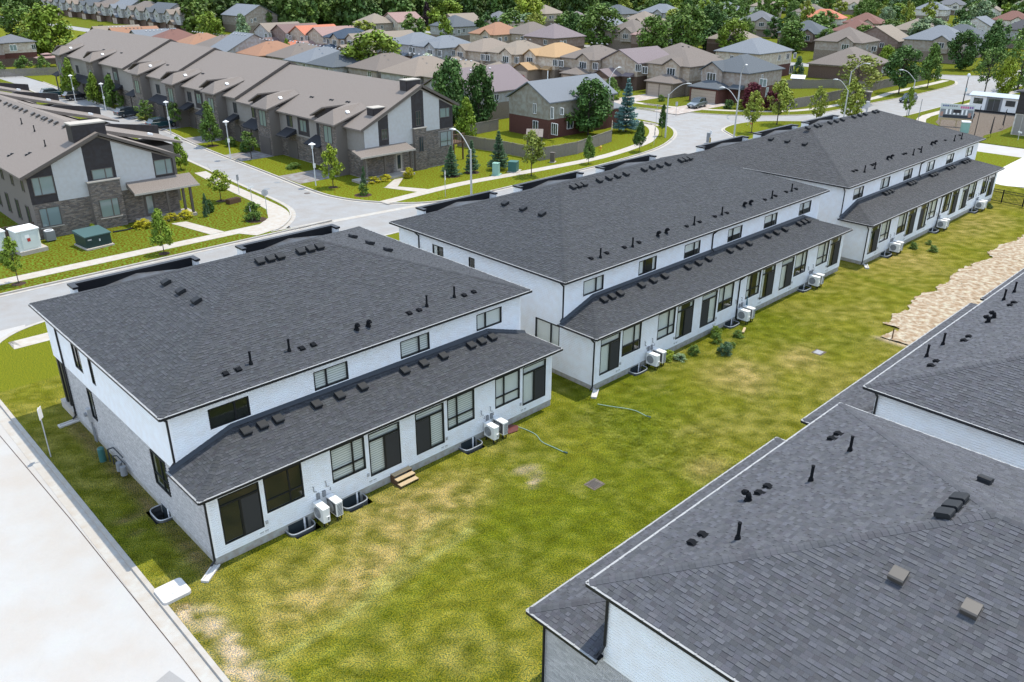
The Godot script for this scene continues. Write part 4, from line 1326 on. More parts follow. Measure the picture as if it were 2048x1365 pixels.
	# the front dormers towards the side street, with dark parapets
	for z in [-66.0, -84.0, -100.0, -113.5]:
		var d := box_obj("dormer", Vector3(22.0, 0, z + 0.2), Vector3(25.0, 6.1, z + 5.6), M.brown_mortar, t)
		var rf := MB.new()
		rf.extr([Vector2(16.8, 8.86), Vector2(25.9, 6.35), Vector2(25.9, 6.17), Vector2(16.8, 8.4)], at3(0, 0, z), 6.1)
		obj("dormer_roof", rf, M.taupe_roof, d)
		var pw := MB.new()
		pw.extr([Vector2(19.5, 7.7), Vector2(20.8, 8.05), Vector2(25.9, 7.3), Vector2(25.9, 6.2), Vector2(19.5, 7.5)], at3(0, 0, z - 0.3), 0.3)
		obj("parapet", pw, M.dark_siding, d)
		obj("roof_vent", meshes.box_vent, M.white_paint, d, Transform3D(roof_basis(Vector3(1, 0, 0), 0.276), Vector3(23.6, 6.98, z + 3.4)))
	# rear wall towards the viewer's left: windows
	var xl := face(Vector3(9.1, 0, -118), Vector3(-1, 0, 0))
	for i in 8:
		win(t, xl, 60.6 - i * 3.4, 4.3, 0.7, 1.2, "plainwin")
		win(t, xl, 60.2 - i * 3.4, 0.9, 1.0, 2.0, "plainwin")

func brown_block_long() -> void:       # the long stepped block east of the side street
	var t := thing("brown_townhouse_block", "long stepped brown townhouse block with taupe roofs and a row of front garages", "townhouse block", Vector3.ZERO, 0.0, "brown brick townhouse blocks")
	var segs := [[-54.5, -85.8, 0.0], [-85.8, -110.0, 0.4], [-110.0, -127.5, 0.75], [-127.5, -166.0, 1.1]]
	var i := 0
	for s in segs:
		var dy: float = s[2]
		var body := MB.new()
		body.extr([Vector2(45.5, -0.2), Vector2(59.3, -0.2), Vector2(59.3, 7.5 + dy), Vector2(54.2, 10.0 + dy), Vector2(45.5, 5.95 + dy)], at3(0, 0, s[1]), s[0] - s[1])
		obj("wall", body, M.grey_siding, t)
		obj("roof", roof_gable(44.9, 60.1, 54.2, 6.0 + dy, 10.4 + dy, 7.5 + dy, s[0] + (0.4 if i == 0 else 0.15), s[1] + 0.1), M.taupe_roof, t)
		var rk := MB.new()
		for q in [[Vector3(44.9, 5.92 + dy, 0), Vector3(54.2, 10.32 + dy, 0)], [Vector3(54.2, 10.32 + dy, 0), Vector3(60.1, 7.42 + dy, 0)]]:
			var d: Vector3 = (q[1] - q[0]).normalized()
			rk.obox(Transform3D(Basis(d, Vector3(0, 0, 1).cross(d), Vector3(0, 0, 1)), (q[0] + q[1]) / 2 + Vector3(0, 0, s[0] + (0.43 if i == 0 else 0.18))), Vector3((q[1] - q[0]).length(), 0.3, 0.05))
		obj("rake_board", rk, M.brown_trim, t)
		i += 1
	var xg := face(Vector3(45.5, 0, -166), Vector3(-1, 0, 0))
	brick_wall(t, xg, 111.5, 0.1, 3.2, [], BROWN_TONES, "brown_brick", 0, 0.42, 0.13)
	for q in [[-64.6, -62.4], [-72.8, -70.2], [-82.5, -79.6], [-88.0, -86.2], [-96.5, -94.2], [-103.4, -101.2], [-115.5, -110.0], [-137.5, -130.5], [-154.5, -146.5]]:
		var cm := MB.new()
		cm.extr([Vector2(0, 3.95), Vector2(1.7, 3.15), Vector2(1.7, 3.0), Vector2(0, 3.4)], Transform3D(Basis(Vector3(-1, 0, 0), Vector3.UP, Vector3(0, 0, -1)), Vector3(45.5, 0, q[1])), q[1] - q[0])
		obj("canopy", cm, M.taupe_canopy, t)
		win(t, xg, q[0] + 166.4, 4.1, minf(q[1] - q[0] - 0.8, 1.4), 1.5, "pair", "brown_trim", "dark_glass")
		box_obj("garage_door", Vector3(45.42, 0, q[0] + 0.1), Vector3(45.48, 2.3, minf(q[1] - 0.1, q[0] + 2.5)), M.garage_taupe, t)
	# the gable end
	var zf := -54.5
	var x := face(Vector3(0, 0, zf), Vector3(0, 0, 1))
	strips(t, "pale_panel", x, [Vector2(45.5, 3.4), Vector2(47.6, 3.4), Vector2(47.6, 6.7), Vector2(45.5, 5.8)], M.grey_siding_pale)
	strips(t, "dark_panel", x, [Vector2(47.6, 3.4), Vector2(49.1, 3.4), Vector2(49.1, 7.4), Vector2(47.6, 6.7)], M.dark_siding)
	strips(t, "pale_panel", x, [Vector2(49.1, 3.4), Vector2(52.7, 3.4), Vector2(52.7, 9.1), Vector2(49.1, 7.4)], M.grey_siding_pale)
	strips(t, "dark_panel", x, [Vector2(52.7, 5.3), Vector2(54.6, 5.3), Vector2(54.6, 9.6), Vector2(54.2, 9.8), Vector2(52.7, 9.1)], M.dark_siding)
	strips(t, "pale_panel", x, [Vector2(54.6, 4.7), Vector2(57.1, 4.7), Vector2(57.1, 8.4), Vector2(54.6, 9.6)], M.grey_siding_pale)
	strips(t, "dark_panel", x, [Vector2(57.1, 4.7), Vector2(59.3, 4.7), Vector2(59.3, 7.3), Vector2(57.1, 8.4)], M.dark_siding)
	brick_wall(t, x, 59.3, 0.1, 3.4, [[-1, 45.5, -1, 4], [49.9, 50.9, -1, 2.6], [52.75, 54.6, -1, 6], [57.1, 59.1, 2.4, 4.4]], BROWN_TONES, "brown_brick", 0, 0.30, 0.09)
	brick_wall(t, x, 59.3, 3.42, 4.66, [[-1, 54.6, -1, 6], [57.1, 59.1, 2.4, 4.4]], BROWN_TONES, "brown_brick", 0, 0.30, 0.09)
	var bay := box_obj("brick_bay", Vector3(52.75, -0.2, zf), Vector3(54.6, 5.2, zf + 0.4), M.brown_mortar, t)
	brick_wall(bay, face(Vector3(52.75, 0, zf + 0.4), Vector3(0, 0, 1)), 1.85, 0.1, 5.2, [[0.6, 1.3, 2.3, 4.2]], BROWN_TONES, "brown_brick", 0, 0.30, 0.09)
	box_obj("stone_cap", Vector3(52.65, 5.2, zf), Vector3(54.7, 5.3, zf + 0.5), M.stone_sill, bay)
	win(bay, face(Vector3(52.75, 0, zf + 0.4), Vector3(0, 0, 1)), 0.6, 2.3, 0.7, 1.9, "pair")
	for w in [[48.0, 4.4, 0.9, 1.3, "pair"], [53.3, 5.5, 0.8, 1.8, "grid"], [57.15, 6.05, 1.6, 1.2, "slider"], [57.1, 2.4, 1.9, 1.9, "cross"]]: win(t, x, w[0], w[1], w[2], w[3], w[4], "brown_trim", "pale_glass" if w[0] > 57 else "dark_glass")
	var door := box_obj("door", Vector3(49.95, 0.3, zf), Vector3(50.85, 2.5, zf + 0.06), M.stone_sill, t)
	box_obj("pane", Vector3(50.15, 0.6, zf + 0.06), Vector3(50.65, 2.3, zf + 0.07), M.dark_glass, door)
	box_obj("porch_slab", Vector3(43.6, -0.1, zf - 0.4), Vector3(51.5, 0.25, zf + 1.8), M.sidewalk, t)
	var pr := MB.new()
	pr.extr([Vector2(0, 3.75), Vector2(1.9, 3.2), Vector2(1.9, 3.05), Vector2(0, 3.4)], Transform3D(Basis(Vector3(0, 0, 1), Vector3.UP, Vector3(-1, 0, 0)), Vector3(51.6, 0, zf)), 8.0)
	var pro := obj("porch_roof", pr, M.taupe_roof, t)
	box_obj("fascia", Vector3(43.55, 3.0, zf + 1.9), Vector3(51.65, 3.2, zf + 1.95), M.stone_sill, pro)
	for q in [44.2, 47.2, 51.1]: box_obj("porch_post", Vector3(q - 0.1, 0.25, zf + 1.45), Vector3(q + 0.1, 3.05, zf + 1.65), M.brown_trim, t)
	for c in [[47.5, 49.2, 6.4, 8.1, 0.0], [52.6, 54.7, 8.5, 10.9, 0.1]]:
		var ch := box_obj("chimney_box", Vector3(c[0], c[2], zf - 2.0), Vector3(c[1], c[3], zf - 0.6), M.dark_siding, t)
		box_obj("cap", Vector3(c[0] - 0.06, c[3], zf - 2.06), Vector3(c[1] + 0.06, c[3] + 0.1, zf - 0.54), M.stone_sill, ch)
		strips(ch, "siding", face(Vector3(0, 0, zf - 0.6), Vector3(0, 0, 1)), [Vector2(c[0], c[2] + 0.7), Vector2(c[1], c[2] + 0.7), Vector2(c[1], c[3]), Vector2(c[0], c[3])], M.dark_siding, 0.26)
	# rear deck at the far corner
	var dk := box_obj("rear_deck", Vector3(59.3, 2.2, -57.5), Vector3(61.9, 2.35, -55.2), M.brown_wood, t)
	for q in 9: box_obj("baluster", Vector3(59.5 + q * 0.3, 2.35, -55.25), Vector3(59.56 + q * 0.3, 3.4, -55.2), M.brown_wood, dk)
	box_obj("rail", Vector3(59.3, 3.4, -55.3), Vector3(61.9, 3.5, -55.15), M.brown_wood, dk)
	for q in [[61.7, -55.4], [61.7, -57.3]]: box_obj("deck_post", Vector3(q[0] - 0.08, -0.1, q[1] - 0.08), Vector3(q[0] + 0.08, 3.5, q[1] + 0.08), M.brown_wood, dk)
	# front bays towards the side street
	var xf := face(Vector3(45.5, 0, -166), Vector3(-1, 0, 0))       # u = z + 166
	var bays := [[-60.0, 0], [-68.3, 1], [-76.2, 0], [-91.6, 0], [-99.0, 1], [-105.8, 0], [-119.4, 0], [-133.0, 1], [-141.4, 0], [-158.8, 0]]
	for b in bays:
		var z: float = b[0]
		var dy := 0.0
		for s in segs:
			if z < s[0]: dy = s[2]
		if b[1] == 1:
			# a flush dark panel with a window
			strips(t, "dark_panel", xf, [Vector2(z + 164.6, 3.4), Vector2(z + 167.4, 3.4), Vector2(z + 167.4, 5.9 + dy), Vector2(z + 164.6, 5.9 + dy)], M.dark_siding)
			win(t, xf, z + 165.2, 3.9 + dy * 0.6, 1.6, 1.5, "pair", "brown_trim", "pale_glass")
			continue
		var bay2 := box_obj("front_bay", Vector3(44.0, -0.1, z - 1.8), Vector3(45.6, 6.4 + dy, z + 1.8), M.brown_mortar, t)
		brick_wall(bay2, face(Vector3(44.0, 0, z - 1.8), Vector3(-1, 0, 0)), 3.6, 0.1, 6.3 + dy, [[0.9, 2.7, 3.8, 6.0], [0.4, 3.2, -1, 2.5]], BROWN_TONES, "brown_brick", 0, 0.34, 0.11)
		win(bay2, face(Vector3(44.0, 0, z - 1.8), Vector3(-1, 0, 0)), 0.9, 3.8, 1.8, 2.1, "pair", "brown_trim", "pale_glass")
		# hipped dormer roof over the bay
		var hr := MB.new()
		var A := Vector3(43.5, 6.3 + dy, z + 2.2)
		var B := Vector3(43.5, 6.3 + dy, z - 2.2)
		var C := Vector3(48.6, 7.85 + dy, z - 2.2)
		var D := Vector3(48.6, 7.85 + dy, z + 2.2)
		var R := Vector3(45.0, 7.75 + dy, z)
		var E := Vector3(49.2, 8.15 + dy, z)
		hr.fan([B, A, R]); hr.fan([A, D, E, R]); hr.fan([C, B, R, E])
		for q in [[B, A], [A, D], [C, B]]: hr.quad(q[0] - Vector3(0, 0.18, 0), q[1] - Vector3(0, 0.18, 0), q[1], q[0])
		hr.quad(A - Vector3(0, 0.18, 0), B - Vector3(0, 0.18, 0), C - Vector3(0, 0.18, 0), D - Vector3(0, 0.18, 0))
		var hro := obj("dormer_roof", hr, M.taupe_roof, bay2)
		obj("roof_vent", meshes.box_vent, M.white_paint, hro, Transform3D(roof_basis(Vector3(0, 0, 1), 0.65), Vector3(46.4, 7.3 + dy, z + 0.9)))
		# dark gabled panel north of the bay with its flat parapet
		strips(bay2, "dark_panel", face(Vector3(45.45, 0, z - 5.0), Vector3(-1, 0, 0)), [Vector2(0, 3.4), Vector2(3.1, 3.4), Vector2(3.1, 6.7 + dy), Vector2(1.3, 7.3 + dy), Vector2(0, 6.6 + dy)], M.dark_siding)
		win(bay2, face(Vector3(45.43, 0, z - 5.0), Vector3(-1, 0, 0)), 0.7, 3.8 + dy * 0.6, 1.5, 1.7, "pair", "brown_trim", "pale_glass")
		var zy := Transform3D(Basis(Vector3(0, 0, 1), Vector3.UP, Vector3(-1, 0, 0)), Vector3(48.6, 0, z))      # polygon of (z, y) run along x
		var pp := MB.new()
		pp.extr([Vector2(-4.9, 5.8 + dy), Vector2(-2.3, 5.8 + dy), Vector2(-2.3, 7.55 + dy), Vector2(-4.9, 6.5 + dy)], zy, 3.3)
		obj("shed_dormer", pp, M.dark_siding, bay2)
		var pr2 := MB.new()
		pr2.extr([Vector2(-5.3, 6.35 + dy), Vector2(-5.3, 6.52 + dy), Vector2(-2.2, 7.8 + dy), Vector2(-2.2, 7.62 + dy)], zy, 3.8)
		obj("shed_roof", pr2, M.taupe_roof, bay2)
		# canopy, garage and door under it
		var cn := MB.new()
		cn.extr([Vector2(0, 3.95), Vector2(1.9, 3.1), Vector2(1.9, 2.95), Vector2(0, 3.3)], Transform3D(Basis(Vector3(-1, 0, 0), Vector3.UP, Vector3(0, 0, -1)), Vector3(45.5, 0, z - 1.85)), 3.6)
		obj("canopy", cn, M.taupe_canopy, bay2)
		box_obj("garage_door", Vector3(43.93, 0.0, z - 1.35), Vector3(43.99, 2.4, z + 1.35), M.garage_taupe, bay2)
		box_obj("door", Vector3(45.40, 0.1, z - 3.2), Vector3(45.46, 2.3, z - 2.2), M.dark_siding, bay2)
		box_obj("porch_post", Vector3(43.7, 0, z - 3.6), Vector3(43.9, 3.0, z - 3.4), M.brown_trim, bay2)
	var brs := roof_basis(Vector3(-1, 0, 0), 0.473)
	for q in [[51.2, -63], [51.0, -66.5], [50.8, -71], [50.6, -76], [50.5, -90], [50.5, -94], [50.6, -103], [50.5, -116], [50.6, -121], [50.8, -137], [50.8, -146]]:
		var dy := 0.0
		for s in segs:
			if q[1] < s[0]: dy = s[2]
		for k in 2: obj("vent_hood", meshes.vent_hood, M.vent_black, t, Transform3D(brs, Vector3(q[0] - 2.2, 6.0 + dy + (q[0] - 47.1) * 0.473, q[1] + k * 0.5)))
	# driveways in front, one per garage
	var dv := MB.new()
	for b in bays:
		if b[1] == 0:
			var z: float = b[0]
			var xk := 38.1 + 0.05 * (-z - 52) + (3.0 if z < -130 else 0.0)
			dv.slab(V2([xk, z + 1.9, 43.95, z + 1.9, 43.95, z - 3.4, xk, z - 3.4]), -0.05, 0.014)
	struct("driveways", dv, M.driveway)

# ------------------------------------------------------------------ detached houses
# local axes: the front faces +z, x to the right seen from the front
func roof_colours() -> void:
	var tex := noise_tex("tr", 512, 0.04, 5, 0.72, 1.0, 61, 0.06, 1.5)
	for c in [["taupe", 0.206, 0.173, 0.150], ["grey", 0.169, 0.175, 0.188], ["slate", 0.110, 0.125, 0.140], ["orange", 0.362, 0.194, 0.119], ["red", 0.213, 0.106, 0.085], ["tan", 0.294, 0.244, 0.194],
			["sand", 0.463, 0.300, 0.156], ["purple", 0.231, 0.188, 0.194], ["navy", 0.044, 0.069, 0.106], ["salmon", 0.562, 0.200, 0.119], ["bluegrey", 0.206, 0.225, 0.250], ["beige", 0.281, 0.231, 0.188], ["plum", 0.213, 0.144, 0.131], ["pink", 0.362, 0.237, 0.213], ["char", 0.075, 0.075, 0.083]]:
		mat("roof_" + c[0], c[1], c[2], c[3], 0.9, tex, 0.5, T.rough_n, 0.5)
	for c in [["tan", 0.450, 0.370, 0.290], ["taupe", 0.341, 0.290, 0.246], ["grey", 0.392, 0.384, 0.370], ["sage", 0.312, 0.290, 0.239], ["beige", 0.566, 0.486, 0.392], ["brown", 0.246, 0.174, 0.145], ["pale", 0.652, 0.609, 0.551]]: mat("wall_" + c[0], c[1], c[2], c[3], 0.75, T.stain, 0.3)
	for c in [["red", 0.20, 0.080, 0.060], ["tan", 0.390, 0.305, 0.234], ["brown", 0.234, 0.150, 0.111]]: mat("brick_" + c[0], c[1], c[2], c[3], 0.9, noise_tex("fine", 512, 0.16, 3, 0.45, 1.0, 13, 0.10, 1.7), 0.8)

func house(label: String, at: Vector3, turn: float, p: Dictionary, called := "house") -> Node3D:
	var t := thing(called, label, "house", at, turn, p.get("group", "houses of the suburb beyond"))
	var w: float = p.get("w", 9.6)
	var d: float = p.get("d", 12.0)
	var ev: float = p.get("eave", 5.5)
	var k: float = p.get("k", 0.45)
	var ro: Material = M["roof_" + p.get("roof", "taupe")]
	var up: Material = M["wall_" + p.get("wall", "tan")]
	var lo: Material = M["brick_" + p.get("brick", "tan")] if p.get("brick", "tan") != "" else up
	var x0 := -w / 2
	var x1 := w / 2
	var lowh: float = minf(2.8, ev)
	box_obj("lower_wall", Vector3(x0, -0.3, -d), Vector3(x1, lowh, 0), lo, t)
	if ev > 3: box_obj("upper_wall", Vector3(x0 - 0.02, lowh, -d - 0.02), Vector3(x1 + 0.02, ev - 0.05, 0.02), up, t)
	var kind: String = p.get("type", "hip")
	if kind == "hip": obj("roof", roof_hip(x0 - 0.45, x1 + 0.45, 0.45, -d - 0.45, ev, k), ro, t)
	elif kind == "front":     # ridge runs front to back
		obj("roof", roof_gable(x0 - 0.45, x1 + 0.45, 0, ev, ev + (w / 2 + 0.45) * k, ev, 0.4, -d - 0.4), ro, t)
		var gb := MB.new()
		gb.extr([Vector2(x0, ev - 0.06), Vector2(x1, ev - 0.06), Vector2(0, ev + w / 2 * k - 0.02)], at3(0, 0, -d), d)
		obj("gable_wall", gb, up, t)
	else:                      # ridge runs across
		var rb := MB.new()
		var r := (d / 2 + 0.4) * k
		rb.extr([Vector2(-0.4, ev - 0.16), Vector2(-0.4, ev), Vector2(d / 2, ev + r), Vector2(d + 0.4, ev), Vector2(d + 0.4, ev - 0.16), Vector2(d / 2, ev + r - 0.16)], Transform3D(Basis(Vector3(0, 0, -1), Vector3.UP, Vector3(1, 0, 0)), Vector3(x0 - 0.4, 0, 0)), w + 0.8)
		obj("roof", rb, ro, t)
		var gb := MB.new()
		gb.extr([Vector2(0, ev - 0.06), Vector2(d, ev - 0.06), Vector2(d / 2, ev + d / 2 * k - 0.02)], Transform3D(Basis(Vector3(0, 0, -1), Vector3.UP, Vector3(1, 0, 0)), Vector3(x0, 0, 0)), w)
		obj("gable_wall", gb, up, t)
	# front gables [x, width, projection]
	for g in p.get("gables", []):
		var gw: float = g[1]
		var gp: float = g[2]
		var b := box_obj("front_bay", Vector3(g[0] - gw / 2, lowh - 0.2, -0.5), Vector3(g[0] + gw / 2, ev - 0.05, gp), up, t)
		var gm := MB.new()
		gm.extr([Vector2(g[0] - gw / 2, ev - 0.05), Vector2(g[0] + gw / 2, ev - 0.05), Vector2(g[0], ev + gw * 0.30)], at3(0, 0, -0.6), gp + 0.6)
		obj("gable_wall", gm, up, b)
		obj("gable_roof", roof_gable(g[0] - gw / 2 - 0.35, g[0] + gw / 2 + 0.35, g[0], ev + 0.02, ev + (gw / 2 + 0.35) * 0.62, ev + 0.02, gp + 0.35, -gw * 0.75), ro, b)
		var ww := minf(gw * 0.6, 2.0)
		win(b, face(Vector3(0, 0, gp), Vector3(0, 0, 1)), g[0] - ww / 2, ev - 1.9, ww, 1.4, "triple", "white_paint")
	# garage [x, width, projection, doors]
	if p.has("garage"):
		var g: Array = p.garage
		var b := box_obj("garage", Vector3(g[0] - g[1] / 2, -0.3, -0.2), Vector3(g[0] + g[1] / 2, 2.75, g[2]), lo, t)
		if p.get("garage_roof", "hip") == "hip":
			obj("garage_roof", roof_hip(g[0] - g[1] / 2 - 0.4, g[0] + g[1] / 2 + 0.4, g[2] + 0.4, -1.4, 2.8, 0.42), ro, b)
		else:
			obj("garage_roof", roof_gable(g[0] - g[1] / 2 - 0.4, g[0] + g[1] / 2 + 0.4, g[0], 2.8, 2.8 + (g[1] / 2 + 0.4) * 0.48, 2.8, g[2] + 0.4, 0.0), ro, b)
			var gm := MB.new()
			gm.extr([Vector2(g[0] - g[1] / 2, 2.7), Vector2(g[0] + g[1] / 2, 2.7), Vector2(g[0], 2.75 + g[1] * 0.235)], at3(0, 0, 0.05), g[2] - 0.05)
			obj("gable_wall", gm, up if p.get("brick", "") == "red" else lo, b)
		var nd: int = g[3]
		var dw: float = (g[1] - 0.9 - (nd - 1) * 0.3) / nd
		for i in nd:
			var gx: float = g[0] - g[1] / 2 + 0.45 + i * (dw + 0.3)
			var gd := MB.new()
			for s in 4: gd.box(Vector3(gx, s * 0.58, g[2]), Vector3(gx + dw, s * 0.58 + 0.555, g[2] + 0.05))
			obj("garage_door", gd, M.garage_tan, b)
	if p.has("porch"):
		var q: Array = p.porch
		var b := box_obj("porch_roof", Vector3(q[0] - q[1] / 2, 2.7, -0.1), Vector3(q[0] + q[1] / 2, 2.85, q[2]), ro, t)
		var lr := MB.new()
		lr.extr([Vector2(0, 3.45), Vector2(q[2] + 0.1, 2.86), Vector2(0, 2.86)], Transform3D(Basis(Vector3(0, 0, 1), Vector3.UP, Vector3(-1, 0, 0)), Vector3(q[0] + q[1] / 2, 0, 0)), q[1])
		obj("slope", lr, ro, b)
		box_obj("post", Vector3(q[0] + q[1] / 2 - 0.25, -0.2, q[2] - 0.25), Vector3(q[0] + q[1] / 2 - 0.05, 2.7, q[2] - 0.05), M.white_paint, b)
		box_obj("door", Vector3(q[0] - 0.5, 0.2, 0.0), Vector3(q[0] + 0.5, 2.3, 0.05), M.brown_wood, t)
	var faces := {"f": face(Vector3(0, 0, 0.02), Vector3(0, 0, 1)), "r": face(Vector3(x1 + 0.02, 0, 0), Vector3(1, 0, 0)), "l": face(Vector3(x0 - 0.02, 0, -d), Vector3(-1, 0, 0)), "b": face(Vector3(0, 0, -d - 0.02), Vector3(0, 0, -1))}
	for q in p.get("windows", []): win(t, faces[q[0]], q[1], q[2], q[3], q[4], q[5] if q.size() > 5 else "pair", "white_paint", q[6] if q.size() > 6 else "dark_glass")
	if p.has("vents"):
		for i in int(p.vents): obj("roof_vent", meshes.box_vent, M.pole_grey if int(absf(at.x)) % 2 else M.vent_brown, t, Transform3D(roof_basis(Vector3(0, 0, -1) if kind != "front" else Vector3(-1, 0, 0), k).scaled(Vector3.ONE * 0.75),
			Vector3(-2.4 + i * 1.5, ev + (d / 2 + 0.45 - 1.0) * k, -d / 2 - 1.0) if kind != "front" else Vector3(-0.9, ev + (w / 2 + 0.45 - 0.9) * k, -d * 0.35 - i * 1.1)))
	return t

# ------------------------------------------------------------------ things that stand about
func heat_pump(label: String, at: Vector3, coil: bool) -> void:     # long side runs out from the wall (+z); the fan faces -x, the coil +x
	var t := thing("heat_pump", label, "heat pump", at, 0.0, "heat pumps along the rear walls")
	var mb := MB.new()
	var w := 0.36
	var d := 0.86
	var h := 0.72
	var c := 0.035
	var prof := [Vector2(-w / 2, c), Vector2(-w / 2 + c, 0), Vector2(w / 2 - c, 0), Vector2(w / 2, c), Vector2(w / 2, d - c), Vector2(w / 2 - c, d), Vector2(-w / 2 + c, d), Vector2(-w / 2, d - c)]
	mb.slab(prof, 0.28, 0.28 + h)
	obj("casing", mb, M.heat_pump_white, t)
	var lid := MB.new()
	lid.slab(prof.map(func(q): return Vector2(q.x * 1.05, (q.y - d / 2) * 1.02 + d / 2)), 0.28 + h, 0.28 + h + 0.035)
	obj("lid", lid, M.heat_pump_white, t)
	var g := MB.new()
	for r in 5: for i in 20:
		var a0 := TAU * i / 20.0
		var a1 := TAU * (i + 1) / 20.0
		var rr := 0.05 + r * 0.055
		g.cyl(Vector3(-w / 2 - 0.015, 0.64 + rr * sin(a0), d * 0.40 + rr * cos(a0)), Vector3(-w / 2 - 0.015, 0.64 + rr * sin(a1), d * 0.40 + rr * cos(a1)), 0.006, 0.006, 4, false)
	obj("fan_grille", g, M.pole_grey, t)
	var f := MB.new()
	f.cyl(Vector3(-w / 2 - 0.004, 0.64, d * 0.40), Vector3(-w / 2 - 0.008, 0.64, d * 0.40), 0.275, 0.275, 22)
	obj("fan", f, M.sign_grey, t)
	if coil:
		var co := MB.new()
		for i in 9: co.box(Vector3(-w * 0.36, 0.34 + i * 0.07, d), Vector3(w * 0.36, 0.37 + i * 0.07, d + 0.012))
		obj("louvre", co, M.grille_dark, t)
		box_obj("coil", Vector3(-w / 2 - 0.006, 0.33, 0.06), Vector3(-w / 2 - 0.001, 0.96, d - 0.06), M.grille_dark, t)
	else:
		box_obj("valve_cover", Vector3(-0.02, 0.42, d), Vector3(0.14, 0.60, d + 0.03), M.heat_pump_white, t)
		for i in 2: box_obj("valve", Vector3(0.02, 0.45 + i * 0.08, d + 0.03), Vector3(0.08, 0.49 + i * 0.08, d + 0.05), M.grille_dark, t)
	var br := MB.new()
	for z in [0.12, d - 0.14]:
		br.box(Vector3(-w / 2, 0.22, z), Vector3(w / 2, 0.28, z + 0.05))
		br.box(Vector3(-w / 2 + 0.04, 0.0, z), Vector3(-w / 2 + 0.08, 0.22, z + 0.05))
		br.box(Vector3(w / 2 - 0.08, 0.0, z), Vector3(w / 2 - 0.04, 0.22, z + 0.05))
	obj("bracket", br, M.black_metal, t)

func heat_pump_pair(x: float, z: float, where: String) -> void:
	heat_pump("heat pump with round fan grille, first of two " + where, Vector3(x, 0, z + 0.16), false)
	heat_pump("heat pump with dark louvred end, second of two " + where, Vector3(x + 0.72, 0, z + 0.12), true)
	for i in 2:
		var d := box_obj("disconnect_box", Vector3(x + 0.1 + i * 0.32, 1.0, z + 0.0), Vector3(x + 0.26 + i * 0.32, 1.3, z + 0.10), M.sign_grey, self)
		tag(d, ("nearer" if i == 0 else "farther") + " grey switch box above the heat pumps " + where, "switch box", "switch boxes above the heat pumps")

func street_lamp(label: String, x: float, z: float, h: float, dir: Vector3, reach := 2.2) -> void:
	var t := thing("street_lamp", label, "street lamp", Vector3(x, 0, z), 0.0, "tall street lamps")
	var mb := MB.new()
	mb.cyl(Vector3(0, -0.2, 0), Vector3(0, h * 0.80, 0), 0.13, 0.085, 10)
	obj("pole", mb, M.pole_grey, t)
	var pts := []
	for i in 9:
		var s := i / 8.0
		pts.append(Vector3(0, h * 0.78 + (h * 0.21) * sin(s * PI / 2), 0) + dir * reach * s)
	var am := MB.new()
	am.tube(pts, 0.045, 8)
	obj("arm", am, M.pole_grey, t)
	var hd := MB.new()
	var b := Basis(dir, Vector3.UP, dir.cross(Vector3.UP))
	hd.extr([Vector2(-0.05, 0.0), Vector2(0.1, 0.09), Vector2(0.5, 0.09), Vector2(0.72, 0.02), Vector2(0.7, -0.05), Vector2(0.1, -0.05)], Transform3D(b, pts[-1] - b.z * 0.14), 0.28)
	obj("lamp_head", hd, M.pole_white, t)

func lantern(label: String, x: float, z: float, h: float) -> void:
	var t := thing("lantern_post", label, "lantern post", Vector3(x, 0, z), 0.0, "pale lantern posts along the side street")
	var mb := MB.new()
	mb.cyl(Vector3(0, -0.1, 0), Vector3(0, h - 0.75, 0), 0.075, 0.05, 10)
	obj("pole", mb, M.pole_white, t)
	var l := MB.new()
	l.cyl(Vector3(0, h - 0.75, 0), Vector3(0, h - 0.25, 0), 0.10, 0.18, 10)
	obj("lamp_glass", l, M.headlight, t)
	var c := MB.new()
	c.cyl(Vector3(0, h - 0.25, 0), Vector3(0, h - 0.08, 0), 0.42, 0.12, 14)
	c.cyl(Vector3(0, h - 0.08, 0), Vector3(0, h, 0), 0.06, 0.03, 8)
	obj("cap", c, M.pole_white, t)
	box_obj("notice", Vector3(-0.16, h * 0.42, 0.07), Vector3(0.16, h * 0.52, 0.09), M.white_paint, t)

func sign_post(label: String, x: float, z: float, h: float, shape: String, face_dir: float, m: Material, pole := "pole_grey", category := "sign") -> Node3D:
	var t := thing("sign_post", label, category, Vector3(x, 0, z), face_dir)
	var mb := MB.new()
	mb.cyl(Vector3(0, -0.1, 0), Vector3(0, h, 0), 0.03, 0.03, 8)
	obj("pole", mb, M[pole], t)
	var s := MB.new()
	var p := []
	match shape:
		"octagon": for i in 8: p.append(Vector2(cos(TAU * (i + 0.5) / 8), sin(TAU * (i + 0.5) / 8)) * 0.36 + Vector2(0, h - 0.2))
		"diamond": for i in 4: p.append(Vector2(cos(TAU * i / 4), sin(TAU * i / 4)) * 0.38 + Vector2(0, h - 0.1))
		"tall": p = V2([-0.2, h - 0.65, 0.2, h - 0.65, 0.2, h, -0.2, h])
		"wide": p = V2([-0.5, h - 0.22, 0.5, h - 0.22, 0.5, h, -0.5, h])
		"board": p = V2([-0.75, h - 0.5, 0.75, h - 0.5, 0.75, h, -0.75, h])
	s.extr(p, at3(0, 0, 0.03), 0.02)
	obj("sign_face", s, m, t)
	return t

